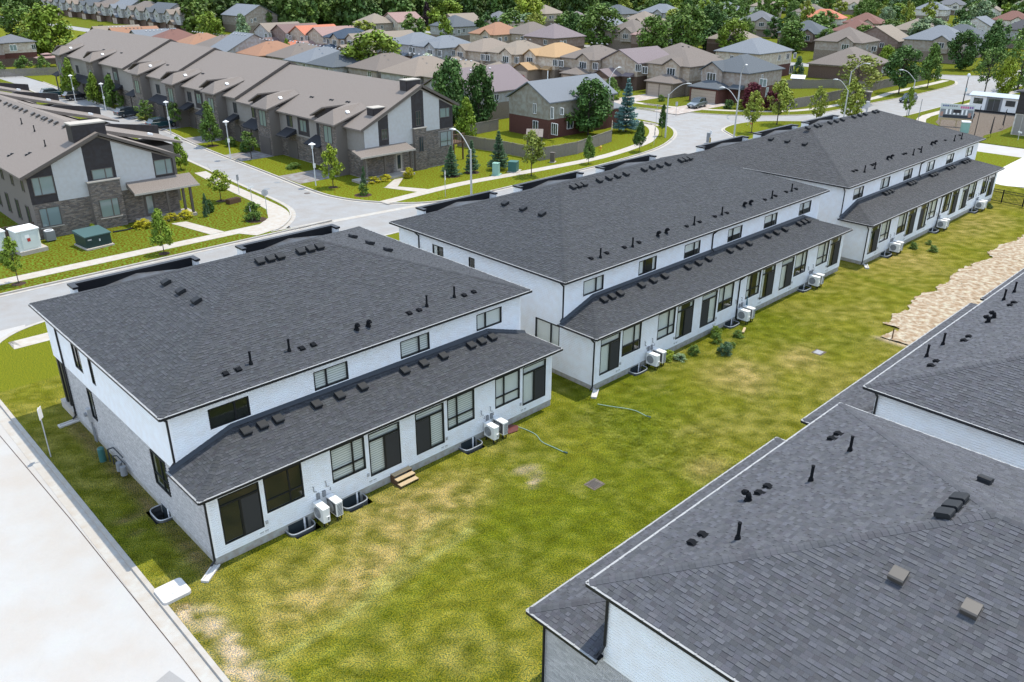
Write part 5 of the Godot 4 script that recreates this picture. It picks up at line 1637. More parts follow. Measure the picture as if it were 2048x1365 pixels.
func fence(label: String, p: Array, h: float, m: Material, called := "wooden_fence") -> void:
	var t := thing(called, label, "fence", Vector3.ZERO, 0.0, "wooden garden fences")
	var pts := V2(p)
	for i in pts.size() - 1:
		var a: Vector2 = pts[i]
		var b: Vector2 = pts[i + 1]
		var l := a.distance_to(b)
		var n := maxi(1, int(round(l / 2.4)))
		for k in n:
			var c := a.lerp(b, float(k) / n)
			var d := a.lerp(b, float(k + 1) / n)
			var dir := (d - c).normalized()
			var x := Transform3D(Basis(Vector3(dir.x, 0, dir.y), Vector3.UP, Vector3(-dir.y, 0, dir.x)), Vector3(c.x, 0, c.y))
			var w := c.distance_to(d)
			box_obj("post", Vector3(-0.05, -0.1, -0.05), Vector3(0.05, h + 0.08, 0.05), m, t, x)
			var mb := MB.new()
			var nb := int(w / 0.15)
			for q in nb:
				var u0 := 0.06 + (w - 0.1) * q / nb
				var hh := h - 0.05 + 0.03 * sin(q * 12.9 + k * 3.1 + a.x)
				mb.box(Vector3(u0, 0.03, 0.005 + 0.012 * (q % 2)), Vector3(u0 + (w - 0.1) / nb - 0.012, hh, 0.022 + 0.012 * (q % 2)))
			mb.box(Vector3(0.05, h - 0.02, -0.04), Vector3(w - 0.05, h + 0.03, 0.06))
			mb.box(Vector3(0.05, 0.3, -0.035), Vector3(w - 0.05, 0.38, 0.003))
			obj("fence_boards", mb, m, t, x).set_meta("kind", "stuff")

func loft(mb: MB, prof: Array, stations: Array) -> void:     # side profile (x along, y up) carried across z; stations: [z, scale_x, scale_y, y0]
	var rings := []
	for s in stations:
		var r := []
		for p in prof: r.append(Vector3(p.x * s[1], s[3] + (p.y - s[3]) * s[2], s[0]))
		rings.append(r)
	for i in rings.size() - 1:
		for k in prof.size():
			var j := (k + 1) % prof.size()
			mb.quad(rings[i][k], rings[i][j], rings[i + 1][j], rings[i + 1][k])
	var poly := PackedVector2Array(prof)
	for e in [[0, -1.0], [rings.size() - 1, 1.0]]:
		var idx := Geometry2D.triangulate_polygon(poly)
		for i in range(0, idx.size(), 3):
			var a: Vector3 = rings[e[0]][idx[i]]
			var b: Vector3 = rings[e[0]][idx[i + 1]]
			var c: Vector3 = rings[e[0]][idx[i + 2]]
			if (b - a).cross(c - a).z * e[1] > 0: mb.tri(a, b, c)
			else: mb.tri(a, c, b)

func car(called: String, label: String, at: Vector3, turn: float, m: Material, tall := 1.0) -> void:
	var t := thing(called, label, "car", at, turn, "cars by the streets")
	var mb := MB.new()
	var low := V2([-2.3, 0.32, 2.25, 0.32, 2.33, 0.55, 2.25, 0.78, 1.15, 0.98, 0.9, 1.02, -2.1, 1.05, -2.3, 0.9])
	low.reverse()
	loft(mb, low, [[-0.92, 0.97, 0.9, 0.6], [-0.86, 1.0, 1.0, 0.6], [0.86, 1.0, 1.0, 0.6], [0.92, 0.97, 0.9, 0.6]])
	obj("body", mb, m, t)
	var cab := V2([-2.05, 1.0, 1.05, 1.0, 0.3, 1.52 * tall, -1.65, 1.54 * tall])
	cab.reverse()
	var g := MB.new()
	loft(g, cab, [[-0.82, 1.0, 1.0, 1.0], [-0.68, 0.97, 1.0, 1.0], [0.68, 0.97, 1.0, 1.0], [0.82, 1.0, 1.0, 1.0]].map(func(s): return [s[0] * 0.98, s[1], 1.0 if absf(s[0]) < 0.7 else 0.93, 1.0]))
	obj("window", g, M.dark_glass, t)
	var r := MB.new()
	r.slab(V2([-1.72, -0.66, 0.22, -0.66, 0.22, 0.66, -1.72, 0.66]), 1.50 * tall, 1.50 * tall + 0.07)
	for z in [-0.80, 0.80]:
		for q in [[0.95, 0.25], [-0.65, -0.65], [-1.95, -1.62]]:
			r.cyl(Vector3(q[0], 1.0, z), Vector3(q[1], 1.52 * tall, z * 0.88), 0.045, 0.045, 5)
	obj("roof", r, m, t)
	for x in [-1.42, 1.45]:
		for z in [-0.84, 0.84]:
			var w := MB.new()
			w.cyl(Vector3(x, 0.34, z - 0.11), Vector3(x, 0.34, z + 0.11), 0.34, 0.34, 18)
			var wo := obj("wheel", w, M.tyre, t)
			var rm := MB.new()
			rm.cyl(Vector3(x, 0.34, z - 0.125), Vector3(x, 0.34, z + 0.125), 0.21, 0.21, 12)
			obj("rim", rm, M.rim, wo)
	for z in [-0.66, 0.66]:
		box_obj("headlight", Vector3(2.18, 0.62, z - 0.2), Vector3(2.30, 0.76, z + 0.2), M.headlight, t)
		box_obj("tail_light", Vector3(-2.31, 0.74, z - 0.18), Vector3(-2.24, 0.92, z + 0.18), M.tail_light, t)
	box_obj("number_plate", Vector3(2.30, 0.45, -0.25), Vector3(2.345, 0.56, 0.25), M.white_paint, t)

# a body from tapered limbs joined smoothly: distances to capsules, meshed with one vertex per crossed cell
func skin(mb: MB, limbs: Array, lo: Vector3, hi: Vector3, e: float, blend: float, paint_at: Callable) -> void:
	var nx := int((hi.x - lo.x) / e) + 1
	var ny := int((hi.y - lo.y) / e) + 1
	var nz := int((hi.z - lo.z) / e) + 1
	var f := PackedFloat32Array()
	f.resize((nx + 1) * (ny + 1) * (nz + 1))
	var at := func(i, j, k): return (k * (ny + 1) + j) * (nx + 1) + i
	for k in nz + 1:
		for j in ny + 1:
			for i in nx + 1:
				var p := lo + Vector3(i, j, k) * e
				var d := 9.0
				for l in limbs:
					var a: Vector3 = l[0]
					var b: Vector3 = l[1]
					var t := clampf((p - a).dot(b - a) / maxf((b - a).length_squared(), 1e-6), 0, 1)
					var c: float = p.distance_to(a.lerp(b, t)) - lerpf(l[2], l[3], t)
					var h := clampf(0.5 + 0.5 * (d - c) / blend, 0, 1)
					d = lerpf(d, c, h) - blend * h * (1 - h)
				f[at.call(i, j, k)] = d
	var cell := {}
	for k in nz:
		for j in ny:
			for i in nx:
				var s := Vector3.ZERO
				var n := 0
				for ed in [[0, 0, 0, 1, 0, 0], [0, 1, 0, 1, 1, 0], [0, 0, 1, 1, 0, 1], [0, 1, 1, 1, 1, 1], [0, 0, 0, 0, 1, 0], [1, 0, 0, 1, 1, 0], [0, 0, 1, 0, 1, 1], [1, 0, 1, 1, 1, 1], [0, 0, 0, 0, 0, 1], [1, 0, 0, 1, 0, 1], [0, 1, 0, 0, 1, 1], [1, 1, 0, 1, 1, 1]]:
					var u: float = f[at.call(i + ed[0], j + ed[1], k + ed[2])]
					var v: float = f[at.call(i + ed[3], j + ed[4], k + ed[5])]
					if (u < 0) != (v < 0):
						s += Vector3(ed[0], ed[1], ed[2]).lerp(Vector3(ed[3], ed[4], ed[5]), u / (u - v))
						n += 1
				if n: cell[Vector3i(i, j, k)] = lo + (Vector3(i, j, k) + s / n) * e
	for c in cell:
		for ax in [[Vector3i(1, 0, 0), Vector3i(0, 1, 0), Vector3i(0, 0, 1)], [Vector3i(0, 1, 0), Vector3i(0, 0, 1), Vector3i(1, 0, 0)], [Vector3i(0, 0, 1), Vector3i(1, 0, 0), Vector3i(0, 1, 0)]]:
			var u: float = f[at.call(c.x, c.y, c.z)]
			var v: float = f[at.call(c.x + ax[0].x, c.y + ax[0].y, c.z + ax[0].z)]
			if (u < 0) == (v < 0): continue
			var q := [c, c - ax[1], c - ax[1] - ax[2], c - ax[2]]
			if not q.all(func(w): return cell.has(w)): continue
			var p := q.map(func(w): return cell[w])
			mb.col = paint_at.call((p[0] + p[2]) / 2)
			if u < 0: mb.quad(p[0], p[1], p[2], p[3])
			else: mb.quad(p[3], p[2], p[1], p[0])

func person(at: Vector3, turn: float) -> void:
	var t := thing("person", "person in dark top and brown trousers walking across the gravel lot", "person", at, turn)
	var J := {"hip": Vector3(0, 0.95, 0), "chest": Vector3(0.04, 1.32, 0), "neck": Vector3(0.07, 1.50, 0), "head": Vector3(0.12, 1.66, 0)}
	var limbs := [[J.hip, J.chest, 0.145, 0.165], [J.chest, J.neck, 0.12, 0.055], [J.neck, J.head, 0.055, 0.07], [J.head, J.head + Vector3(0.015, 0.06, 0), 0.09, 0.095], [J.head + Vector3(0.08, 0.01, 0), J.head + Vector3(0.105, 0.0, 0), 0.02, 0.012],
		[Vector3(0, 0.92, -0.09), Vector3(0, 0.92, 0.09), 0.12, 0.12], [Vector3(0.05, 1.42, -0.16), Vector3(0.05, 1.42, 0.16), 0.075, 0.075]]
	var hands := []
	for s in [-1.0, 1.0]:
		var k := Vector3(0.16 * s, 0.50, 0.09 * s)
		var a := Vector3(0.20 * s - 0.10, 0.09, 0.10 * s)
		limbs.append_array([[Vector3(0, 0.90, 0.09 * s), k, 0.095, 0.06], [k, a, 0.06, 0.04], [a, a + Vector3(0.17, -0.045, 0.01 * s), 0.045, 0.035]])
		var el := Vector3(-0.10 * s + 0.02, 1.14, 0.25 * s)
		var wr := Vector3(-0.16 * s + 0.14, 0.93, 0.24 * s)
		limbs.append_array([[Vector3(0.05, 1.40, 0.19 * s), el, 0.055, 0.042], [el, wr, 0.042, 0.028]])
		var hd := (wr - el).normalized()
		hands.append([[wr, wr + hd * 0.08, 0.028, 0.034]])
		for i in 4:
			var o := Vector3((i - 1.5) * 0.019, 0, 0)
			var m: Vector3 = wr + hd * 0.10 + o
			hands[-1].append([wr + hd * 0.07 + o, m + hd * 0.022, 0.010, 0.009])
			hands[-1].append([m + hd * 0.022, m + hd * (0.05 + 0.006 * (i % 3)) + Vector3(0, 0, -0.02 * s), 0.009, 0.008])
		hands[-1].append([wr + hd * 0.03, wr + hd * 0.06 + Vector3(0.045, 0, 0), 0.013, 0.010])
	var mb := MB.new()
	skin(mb, limbs, Vector3(-0.45, -0.02, -0.42), Vector3(0.5, 1.86, 0.42), 0.025, 0.05, func(p):
		if p.y > 1.5: return Color(0.35, 0.20, 0.14) if p.x > 0.08 or p.y < 1.6 else Color(0.05, 0.035, 0.03)
		if p.y > 0.96: return Color(0.015, 0.017, 0.03) if absf(p.z) < 0.24 or p.y > 1.18 else Color(0.35, 0.20, 0.14)
		return Color(0.11, 0.065, 0.05) if p.y > 0.1 else Color(0.03, 0.025, 0.025))
	for h in hands:
		var c: Vector3 = h[0][1]
		skin(mb, h, c - Vector3.ONE * 0.16, c + Vector3.ONE * 0.16, 0.008, 0.012, func(_p): return Color(0.35, 0.20, 0.14))
	obj("body", mb, vmat("skin_and_cloth", 0.8), t)
	var hb := MB.new()
	hb.ball(J.head + Vector3(-0.015, 0.085, 0), Vector3(0.105, 0.085, 0.10), 12)
	obj("hair", hb, M.black_metal, t)
	for s in [-1.0, 1.0]:
		var eb := MB.new()
		eb.ball(J.head + Vector3(0.10, 0.035, 0.035 * s), Vector3.ONE * 0.012, 6)
		obj("eye", eb, M.black_metal, t)

func make_objects() -> void:
	# by the near white row
	for r in [[4.92, 0.0, "by the near row's first windows"], [15.55, 0.0, "by the near row's far windows"], [29.2, 0.523, "by the middle row's first windows"], [40.0, 0.523, "at the middle row's centre downpipe"], [50.5, 0.523, "by the middle row's far windows"],
			[64.0, 1.29, "by the far row's first windows"], [74.9, 1.29, "at the far row's centre downpipe"], [85.4, 1.29, "by the far row's last windows"]]:
		heat_pump_pair(r[0], r[1], r[2])
	var st := thing("wooden_steps", "new pale wooden steps of three treads below a patio door", "steps", Vector3(9.75, 0, 0.03))
	for i in 3:
		box_obj("tread", Vector3(-0.55, 0.17 * (3 - i) - 0.035, 0.04 + i * 0.27), Vector3(0.55, 0.17 * (3 - i), 0.33 + i * 0.27), M.new_wood, st)
		box_obj("riser", Vector3(-0.53, 0.17 * (2 - i), 0.05 + i * 0.27), Vector3(0.53, 0.17 * (3 - i) - 0.035, 0.08 + i * 0.27), M.new_wood, st)
	for s in [-0.56, 0.53]:
		var sm := MB.new()
		sm.extr([Vector2(0, 0), Vector2(0.85, 0), Vector2(0.85, 0.12), Vector2(0.58, 0.14), Vector2(0.57, 0.30), Vector2(0.31, 0.31), Vector2(0.3, 0.47), Vector2(0, 0.47)], Transform3D(Basis(Vector3(0, 0, 1), Vector3.UP, Vector3(-1, 0, 0)), Vector3(s + 0.035, 0, 0)), 0.035)
		obj("stringer", sm, M.brown_wood, st)
	for h in [[[17.5, 0.1, 17.7, 0.9, 17.75, 1.8, 17.45, 2.6, 17.5, 3.4, 17.55, 4.1], "pale garden hose lying across the lawn from the near row's corner"], [[22.9, 1.9, 23.3, 2.7, 23.7, 3.4, 23.9, 4.0, 23.85, 4.8], "pale garden hose on the lush lawn before the gap between the rows"]]:
		var mb := MB.new()
		mb.tube(smooth(V2(h[0])).map(func(q): return Vector3(q.x, 0.035, q.y)), 0.022, 6)
		var o := tag(obj("garden_hose", mb, M.hose), h[1], "garden hose", "garden hoses on the lawn")
		var end: Vector2 = V2(h[0])[-1]
		var nz := MB.new()
		nz.cyl(Vector3(end.x, 0.05, end.y), Vector3(end.x + 0.03, 0.07, end.y + 0.25), 0.03, 0.045, 7)
		obj("nozzle", nz, M.transformer_top, o)
	# splash pads under the downpipes
	for p in [[0.0 - 0.45, 0.35, 0.9, "white splash block below the near row's corner downpipe, beside the concrete cover"], [-0.55, -17.15, 1.5, "white splash block in the shade by the front downpipe of the near row"], [23.75, 0.95, 1.0, "grey splash block at the middle row's shaded corner"], [58.7, 1.75, 1.0, "pale splash block at the far row's corner"]]:
		var mb := MB.new()
		mb.box(Vector3(-0.15, 0.0, -0.55), Vector3(0.15, 0.06, 0.55))
		mb.box(Vector3(-0.17, 0.05, -0.55), Vector3(-0.11, 0.12, 0.55))
		mb.box(Vector3(0.11, 0.05, -0.55), Vector3(0.17, 0.12, 0.55))
		mb.box(Vector3(-0.11, 0.05, -0.55), Vector3(0.11, 0.12, -0.48))
		var o := obj("splash_block", mb, M.concrete_new, self, Transform3D(Basis(Vector3.UP, p[2] * -1.0 + PI), Vector3(p[0], 0, p[1])))
		tag(o, p[3], "splash block", "splash blocks below downpipes")
	var cv := MB.new()
	var cp := []
	for q in [[0.55, 0.55, 0], [-0.55, 0.55, 1], [-0.55, -0.55, 2], [0.55, -0.55, 3]]:
		for k in 5:
			var a: float = PI / 2 * (q[2] + k / 4.0)
			cp.append(Vector2(-2.1 + (signf(q[0]) * 0.42) + cos(a) * 0.16, 0.35 + signf(q[1]) * 0.42 + sin(a) * 0.16))
	cv.slab(cp, -0.1, 0.14)
	var co := tag(obj("concrete_cover", cv, M.concrete_new), "square white concrete vault cover with rounded corners beside the kerb", "vault cover")
	for k in 2: box_obj("lifting_ring", Vector3(-2.2, 0.14, 0.1 + k * 0.42), Vector3(-1.98, 0.148, 0.17 + k * 0.42), M.pole_grey, co)
	for g in [[16.5, 7.2, "rusty iron drain grate set in concrete in the middle of the lawn"], [39.3, 7.4, "grey drain grate in the lawn behind the middle row"]]:
		var gr := thing("drain_grate", g[2], "drain grate", Vector3(g[0], 0, g[1]), 0.0, "drain grates in the lawn")
		box_obj("surround", Vector3(-0.42, -0.06, -0.36), Vector3(0.42, 0.012, 0.36), M.gravel, gr)
		for k in 7: box_obj("grate_bar", Vector3(-0.3 + k * 0.085, 0.012, -0.24), Vector3(-0.25 + k * 0.085, 0.035, 0.24), M.brown_trim if g[0] < 20 else M.pole_grey, gr)
		box_obj("frame", Vector3(-0.36, 0.012, 0.24), Vector3(0.36, 0.04, 0.29), M.brown_trim, gr)
		box_obj("frame", Vector3(-0.36, 0.012, -0.29), Vector3(0.36, 0.04, -0.24), M.brown_trim, gr)
	sign_post("tall thin lane sign on a grey post in the shaded strip beside the near row", -2.4, -14.2, 2.95, "tall", 0.9, M.white_paint)
	var sk := MB.new()
	sk.box(Vector3(44.97, 0, 9.87), Vector3(45.03, 0.85, 9.93))
	tag(obj("wooden_stake", sk, M.brown_wood), "thin wooden stake at the corner of the bare soil", "stake")
	# meters on the end wall of the near row: part of the house, hung on its wall
	var A := get_node("near_white_row")
	box_obj("electric_meter", Vector3(-0.22, 1.2, -14.55), Vector3(-0.0, 1.95, -14.2), M.pole_grey, A)
	var em := MB.new()
	em.cyl(Vector3(-0.2, 1.65, -14.38), Vector3(-0.34, 1.65, -14.38), 0.13, 0.12, 12)
	em.cyl(Vector3(-0.1, 0.0, -14.25), Vector3(-0.1, 1.2, -14.25), 0.05, 0.05, 8)
	em.cyl(Vector3(-0.1, 0.0, -14.05), Vector3(-0.1, 0.9, -14.05), 0.04, 0.04, 8)
	obj("meter_dial", em, M.sign_grey, A)
	var gp := MB.new()
	gp.tube([Vector3(-0.35, 0.1, -11.4), Vector3(-0.35, 0.85, -11.4), Vector3(-0.12, 0.95, -11.2), Vector3(-0.12, 0.95, -9.9)], 0.035, 7)
	gp.tube([Vector3(-0.3, 0.1, -11.0), Vector3(-0.3, 0.6, -11.0), Vector3(-0.12, 0.6, -10.9), Vector3(-0.12, 0.6, -9.8)], 0.03, 7)
	gp.tube([Vector3(-0.28, 0.6, -10.6), Vector3(-0.28, 0.3, -10.6), Vector3(-0.28, 0.3, -10.2), Vector3(-0.12, 0.6, -10.2)], 0.03, 7)
	obj("gas_pipes", gp, M.dark_shade, A)
	for k in 2:
		var gm := MB.new()
		gm.cyl(Vector3(-0.3, 0.15, -10.15 + k * 0.55), Vector3(-0.3, 0.62, -10.15 + k * 0.55), 0.17, 0.15, 12)
		obj("gas_meter", gm, M.sign_grey, A)
	var gc := MB.new()
	gc.cyl(Vector3(-0.55, 0, -11.9), Vector3(-0.55, 0.75, -11.9), 0.17, 0.17, 14)
	gc.cyl(Vector3(-0.55, 0.75, -11.9), Vector3(-0.55, 0.82, -11.9), 0.18, 0.12, 14)
	tag(obj("utility_pedestal", gc, M.utility_green), "small green utility pedestal against the shaded end wall of the near row", "utility pedestal", "utility pedestals and boxes")
	# front porch of the near row
	box_obj("porch_slab", Vector3(-0.15, -0.1, -19.6), Vector3(4.5, 0.5, -17.45), M.sidewalk, A)
	for z in [-18.35, -19.0]: box_obj("porch_column", Vector3(0.02, 0.5, z - 0.13), Vector3(0.28, 3.4, z + 0.13), M.black_metal, A)
	box_obj("porch_ceiling", Vector3(0.0, 3.38, -19.2), Vector3(20.8, 3.44, -17.4), M.soffit, A)
	# plants behind the rows
	for b in [[34.45, 3.2, 0.85, 1.15, "deep", "round dark green bush on the lawn before the middle row"], [33.0, 1.75, 0.6, 1.0, "mid", "leafy green plant below the middle row's second patio door, nearer the viewer"], [35.6, 1.7, 0.7, 0.9, "mid", "leafy green plant between the bush and the heat pumps"], [36.5, 1.1, 0.75, 1.0, "bright", "light green plant beside the window well of the middle row"], [37.6, 2.2, 0.45, 0.9, "mid", "low weedy plant by the plank near the middle row's centre downpipe"],
			[35.8, 2.9, 0.35, 0.6, "mid", "small tuft of weeds right of the round dark bush"], [31.0, 0.95, 0.6, 1.2, "lime", "bright green leafy plants in the small bed beside the heat pumps"], [31.5, 1.6, 0.4, 1.1, "silver", "grey-green low plants in the small bed beside the heat pumps"], [66.9, 2.4, 0.6, 1.0, "mid", "leafy weed beside the far row's first heat pumps"], [67.4, 4.0, 0.55, 1.1, "mid", "broad weedy plant on the lawn before the far row"], [69.3, 2.9, 0.4, 0.7, "mid", "small weed farther along the lawn before the far row"], [87.3, 2.3, 0.5, 0.8, "dark", "dark little shrub by the far row's last heat pumps"]]:
		tree("garden_plant", b[5], b[0], b[1], b[2], b[3], "shrub" if b[0] == 34.45 else "low", b[4], 0.02, "garden plants behind the white rows", -1, "plant")
	var pk := MB.new()
	pk.obox(Transform3D(Basis(Vector3.UP, 0.4), Vector3(38.7, 0.10, 2.0)), Vector3(0.9, 0.08, 0.16))
	tag(obj("wooden_plank", pk, M.new_wood), "short pale plank lying by the plants near the middle row's downpipe", "plank")
	var um := MB.new()
	um.cyl(Vector3(40.95, 0.4, 0.75), Vector3(40.95, 1.7, 0.68), 0.12, 0.02, 9)
	um.cyl(Vector3(40.95, 0.0, 0.75), Vector3(40.95, 0.4, 0.75), 0.02, 0.02, 6)
	tag(obj("folded_parasol", um, paint("teal_paint", 0.01, 0.10, 0.16)), "folded blue parasol leaning at the white wall behind the heat pumps", "parasol")
	var bd := MB.new()
	bd.slab(V2([16.75, 0.08, 17.5, 0.08, 17.7, 0.5, 17.3, 0.85, 16.7, 0.75]), -0.02, 0.06)
	tag(obj("mulch_bed", bd, paint("mulch_red", 0.11, 0.03, 0.025)), "small reddish mulch bed beside the near row's far heat pumps", "flower bed")
	# black metal fence beyond the far row
	var fe := thing("black_metal_fence", "black metal picket fence at the corner of the far row", "fence")
	var fa := Vector3(90.9, 0, 0.2)
	var fb := Vector3(90.0, 0, 9.0)
	for i in 5:
		var c := fa.lerp(fb, i / 4.0)
		box_obj("post", c + Vector3(-0.04, 0, -0.04), c + Vector3(0.04, 1.5, 0.04), M.iron_fence, fe)
		if i == 4: break
		var d := fa.lerp(fb, (i + 1) / 4.0)
		var mb := MB.new()
		for k in 17:
			var q := c.lerp(d, (k + 0.5) / 17.0)
			mb.cyl(q + Vector3(0, 0.08, 0), q + Vector3(0, 1.42, 0), 0.022, 0.022, 5)
		for y in [0.15, 1.15, 1.4]: mb.cyl(c + Vector3(0, y, 0), d + Vector3(0, y, 0), 0.032, 0.032, 5)
		obj("railing", mb, M.iron_fence, fe)
	# utility boxes by the brown block
	for c in [[7.2, -52.3, "tall white utility cabinet with red warning label in front of the brown gable"], [4.7, -53.2, "white utility cabinet cut off by the picture edge beside the larger one"]]:
		var t := thing("utility_cabinet", c[2], "utility cabinet", Vector3(c[0], 0, c[1]), 0.12, "utility pedestals and boxes")
		box_obj("base", Vector3(-1.0, -0.1, -1.2), Vector3(1.35, 0.35, 1.0), M.sidewalk, t)
		var mb := MB.new()
		mb.slab(V2([-0.95, -0.8, -0.85, -0.9, 0.85, -0.9, 0.95, -0.8, 0.95, 0.7, 0.85, 0.8, -0.85, 0.8, -0.95, 0.7]), 0.35, 2.1)
		obj("cabinet_body", mb, M.cabinet, t)
		var lid := MB.new()
		lid.slab(V2([-1.02, -0.98, 1.02, -0.98, 1.02, 0.88, -1.02, 0.88]), 2.1, 2.2)
		lid.slab(V2([-0.9, -0.85, 0.9, -0.85, 0.9, 0.75, -0.9, 0.75]), 2.2, 2.26)
		obj("lid", lid, M.white_paint, t)
		box_obj("door", Vector3(-0.62, 0.5, 0.8), Vector3(0.62, 2.0, 0.84), M.cabinet, t)
		box_obj("label_plate", Vector3(-0.32, 1.45, 0.84), Vector3(0.06, 1.75, 0.85), M.white_paint, t)
		box_obj("warning_label", Vector3(-0.16, 1.12, 0.84), Vector3(0.10, 1.42, 0.852), M.red, t)
		box_obj("meter_box", Vector3(0.95, 1.0, 0.1), Vector3(1.08, 1.9, 0.5), M.cabinet, t)
	var tf := thing("transformer_box", "low dark green transformer box on a concrete pad in the grass", "transformer", Vector3(12.2, 0, -50.3), 0.10, "utility pedestals and boxes")
	box_obj("pad", Vector3(-1.25, -0.1, -1.25), Vector3(1.25, 0.14, 1.45), M.sidewalk, tf)
	box_obj("cabinet_body", Vector3(-1.15, 0.14, -1.1), Vector3(1.15, 1.15, 1.2), M.transformer, tf)
	var tl := MB.new()
	tl.extr([Vector2(-1.2, 1.15), Vector2(-1.2, 1.42), Vector2(1.3, 1.24), Vector2(1.3, 1.15)], Transform3D(Basis(Vector3(0, 0, 1), Vector3.UP, Vector3(-1, 0, 0)), Vector3(1.22, 0, 0)), 2.44)
	obj("lid", tl, M.transformer_top, tf)
	box_obj("warning_label", Vector3(-0.95, 0.82, 1.2), Vector3(-0.6, 0.94, 1.21), M.pole_grey, tf)
	box_obj("padlock", Vector3(0.05, 0.62, 1.2), Vector3(0.16, 0.82, 1.24), M.pole_white, tf)
	var ac := thing("air_conditioner", "round-topped grey air conditioner against the brown brick gable", "air conditioner", Vector3(9.7, 0, -54.3))
	box_obj("casing", Vector3(-0.4, 0.12, -0.4), Vector3(0.4, 1.0, 0.4), M.sign_grey, ac)
	var acr := MB.new()
	for k in 20: acr.cyl(Vector3(cos(TAU * k / 20) * 0.36, 1.02, sin(TAU * k / 20) * 0.36), Vector3(cos(TAU * (k + 1) / 20) * 0.36, 1.02, sin(TAU * (k + 1) / 20) * 0.36), 0.04, 0.04, 6)
	obj("fan_guard", acr, M.white_paint, ac)
	for p in [[58.7, -45.6, 1.45, 0.75, "utility_pale", "pale green utility pedestal on a pad beside the pavement"], [61.6, -45.5, 1.25, 1.1, "utility_green", "teal green utility box behind the pavement"], [69.2, -45.9, 1.25, 0.55, "brown_trim", "small brown utility box by the fence"]]:
		var t := thing("utility_box", p[5], "utility box", Vector3(p[0], 0, p[1]), 0.5, "utility pedestals and boxes")
		box_obj("pad", Vector3(-p[3] * 0.7, -0.05, -p[3] * 0.6), Vector3(p[3] * 1.0, 0.08, p[3] * 0.7), M[p[4]] if p[4] == "utility_pale" else M.sidewalk, t)
		box_obj("cabinet_body", Vector3(-p[3] / 2, 0.08, -p[3] / 2), Vector3(p[3] / 2, p[2], p[3] / 2), M[p[4]], t)
		box_obj("lid", Vector3(-p[3] / 2 - 0.03, p[2], -p[3] / 2 - 0.03), Vector3(p[3] / 2 + 0.03, p[2] + 0.07, p[3] / 2 + 0.03), M[p[4]], t)
	var hs := MB.new()
	hs.tube(smooth(V2([14.9, -53.0, 16.4, -52.9, 17.3, -53.5, 17.6, -54.4])).map(func(q): return Vector3(q.x, 0.08, q.y)), 0.07, 7)
	tag(obj("black_drain_pipe", hs, M.black_metal), "black corrugated drain pipe lying on the grass beside the yellow shrubs", "drain pipe")
	# street lamps
	street_lamp("grey street lamp on the near kerb opposite the long brown block", 44.3, -33.8, 8.6, Vector3(0, 0, -1), 2.4)
	street_lamp("grey street lamp on the near kerb beside the grass corner with young trees", 94.2, -34.2, 8.4, Vector3(0, 0, -1), 2.4)
	street_lamp("grey street lamp on the grass corner by the stop of the cross street", 94.6, -46.3, 8.0, Vector3(0.75, 0, 0.66), 2.6)
	street_lamp("grey street lamp between the tan corner house and the blue spruce", 103.6, -65.3, 8.0, Vector3(1, 0, 0), 2.2)
	street_lamp("straight street lamp before the red brick garage house", 122.3, -51.2, 8.7, Vector3(-0.70, 0, 0.72), 2.4)
	street_lamp("tall street lamp beside the airy locust tree along the fence", 144.7, -41.8, 8.0, Vector3(0.1, 0, 1), 2.4)
	street_lamp("street lamp beside the thin sapling at the sales lot", 143.2, -29.5, 7.6, Vector3(0, 0, -1), 2.4)
	street_lamp("street lamp rising behind the far roof ridge beside the brick pillar", 121.5, -31.2, 7.6, Vector3(0, 0, -1), 2.0)
	for l in [[39.3, -56.0, 5.1, "pale lantern post by the bright young tree and the corner bay"], [39.0, -76.9, 5.1, "pale lantern post by the layered tree before the second driveway"], [40.6, -99.8, 5.0, "pale lantern post before the third driveway of the brown block"], [41.6, -129.8, 4.8, "pale lantern post beside the dark parked cars"], [41.4, -145.0, 4.9, "farthest pale lantern post near the wooden fence"]]: lantern(l[3], l[0], l[1], l[2])
	var gl := thing("globe_lamp", "black lamp post with white globe and blue street banner", "lamp post", Vector3(165.2, 0, -28.2))
	var gpm := MB.new()
	gpm.cyl(Vector3.ZERO, Vector3(0, 4.9, 0), 0.11, 0.07, 10)
	obj("pole", gpm, M.black_metal, gl)
	var gb := MB.new()
	gb.ball(Vector3(0, 5.25, 0), Vector3(0.3, 0.38, 0.3), 12)
	obj("globe", gb, M.headlight, gl)
	box_obj("banner", Vector3(-0.35, 2.3, 0.1), Vector3(0.35, 3.0, 0.13), paint("sky_blue", 0.25, 0.45, 0.6), gl)
	# signs
	sign_post("back of a grey octagonal stop sign at the corner", 29.1, -48.9, 2.45, "octagon", 2.6, M.pole_grey)
	sign_post("small blue-grey street name sign on a thin post by the corner bush", 29.2, -52.2, 2.3, "wide", 0.4, M.pole_white)
	sign_post("dark upright sign board on a post beside the side street", 30.9, -58.6, 2.2, "tall", 0.5, M.sign_grey)
	var wp := MB.new()
	wp.cyl(Vector3(26.8, 0, -47.7), Vector3(26.7, 1.5, -47.8), 0.05, 0.05, 8)
	tag(obj("white_post", wp, M.pole_white), "short white marker post in front of the round corner bush", "post")
	var pd := sign_post("grey pedestrian sign with tab on the grass strip by the street lamp", 47.2, -41.6, 2.8, "diamond", 0.7, M.pole_grey)
	box_obj("tab", Vector3(-0.2, 1.9, 0.03), Vector3(0.2, 2.35, 0.05), M.pole_white, pd)
	var dm := sign_post("dark diamond warning sign with tab by the curving pavement", 88.6, -43.9, 2.4, "diamond", 0.8, M.brown_trim)
	box_obj("tab", Vector3(-0.25, 1.45, 0.03), Vector3(0.25, 1.9, 0.05), M.brown_trim, dm)
	sign_post("teal street name sign at the cross street", 103.8, -55.0, 3.0, "wide", 0.7, M.teal)
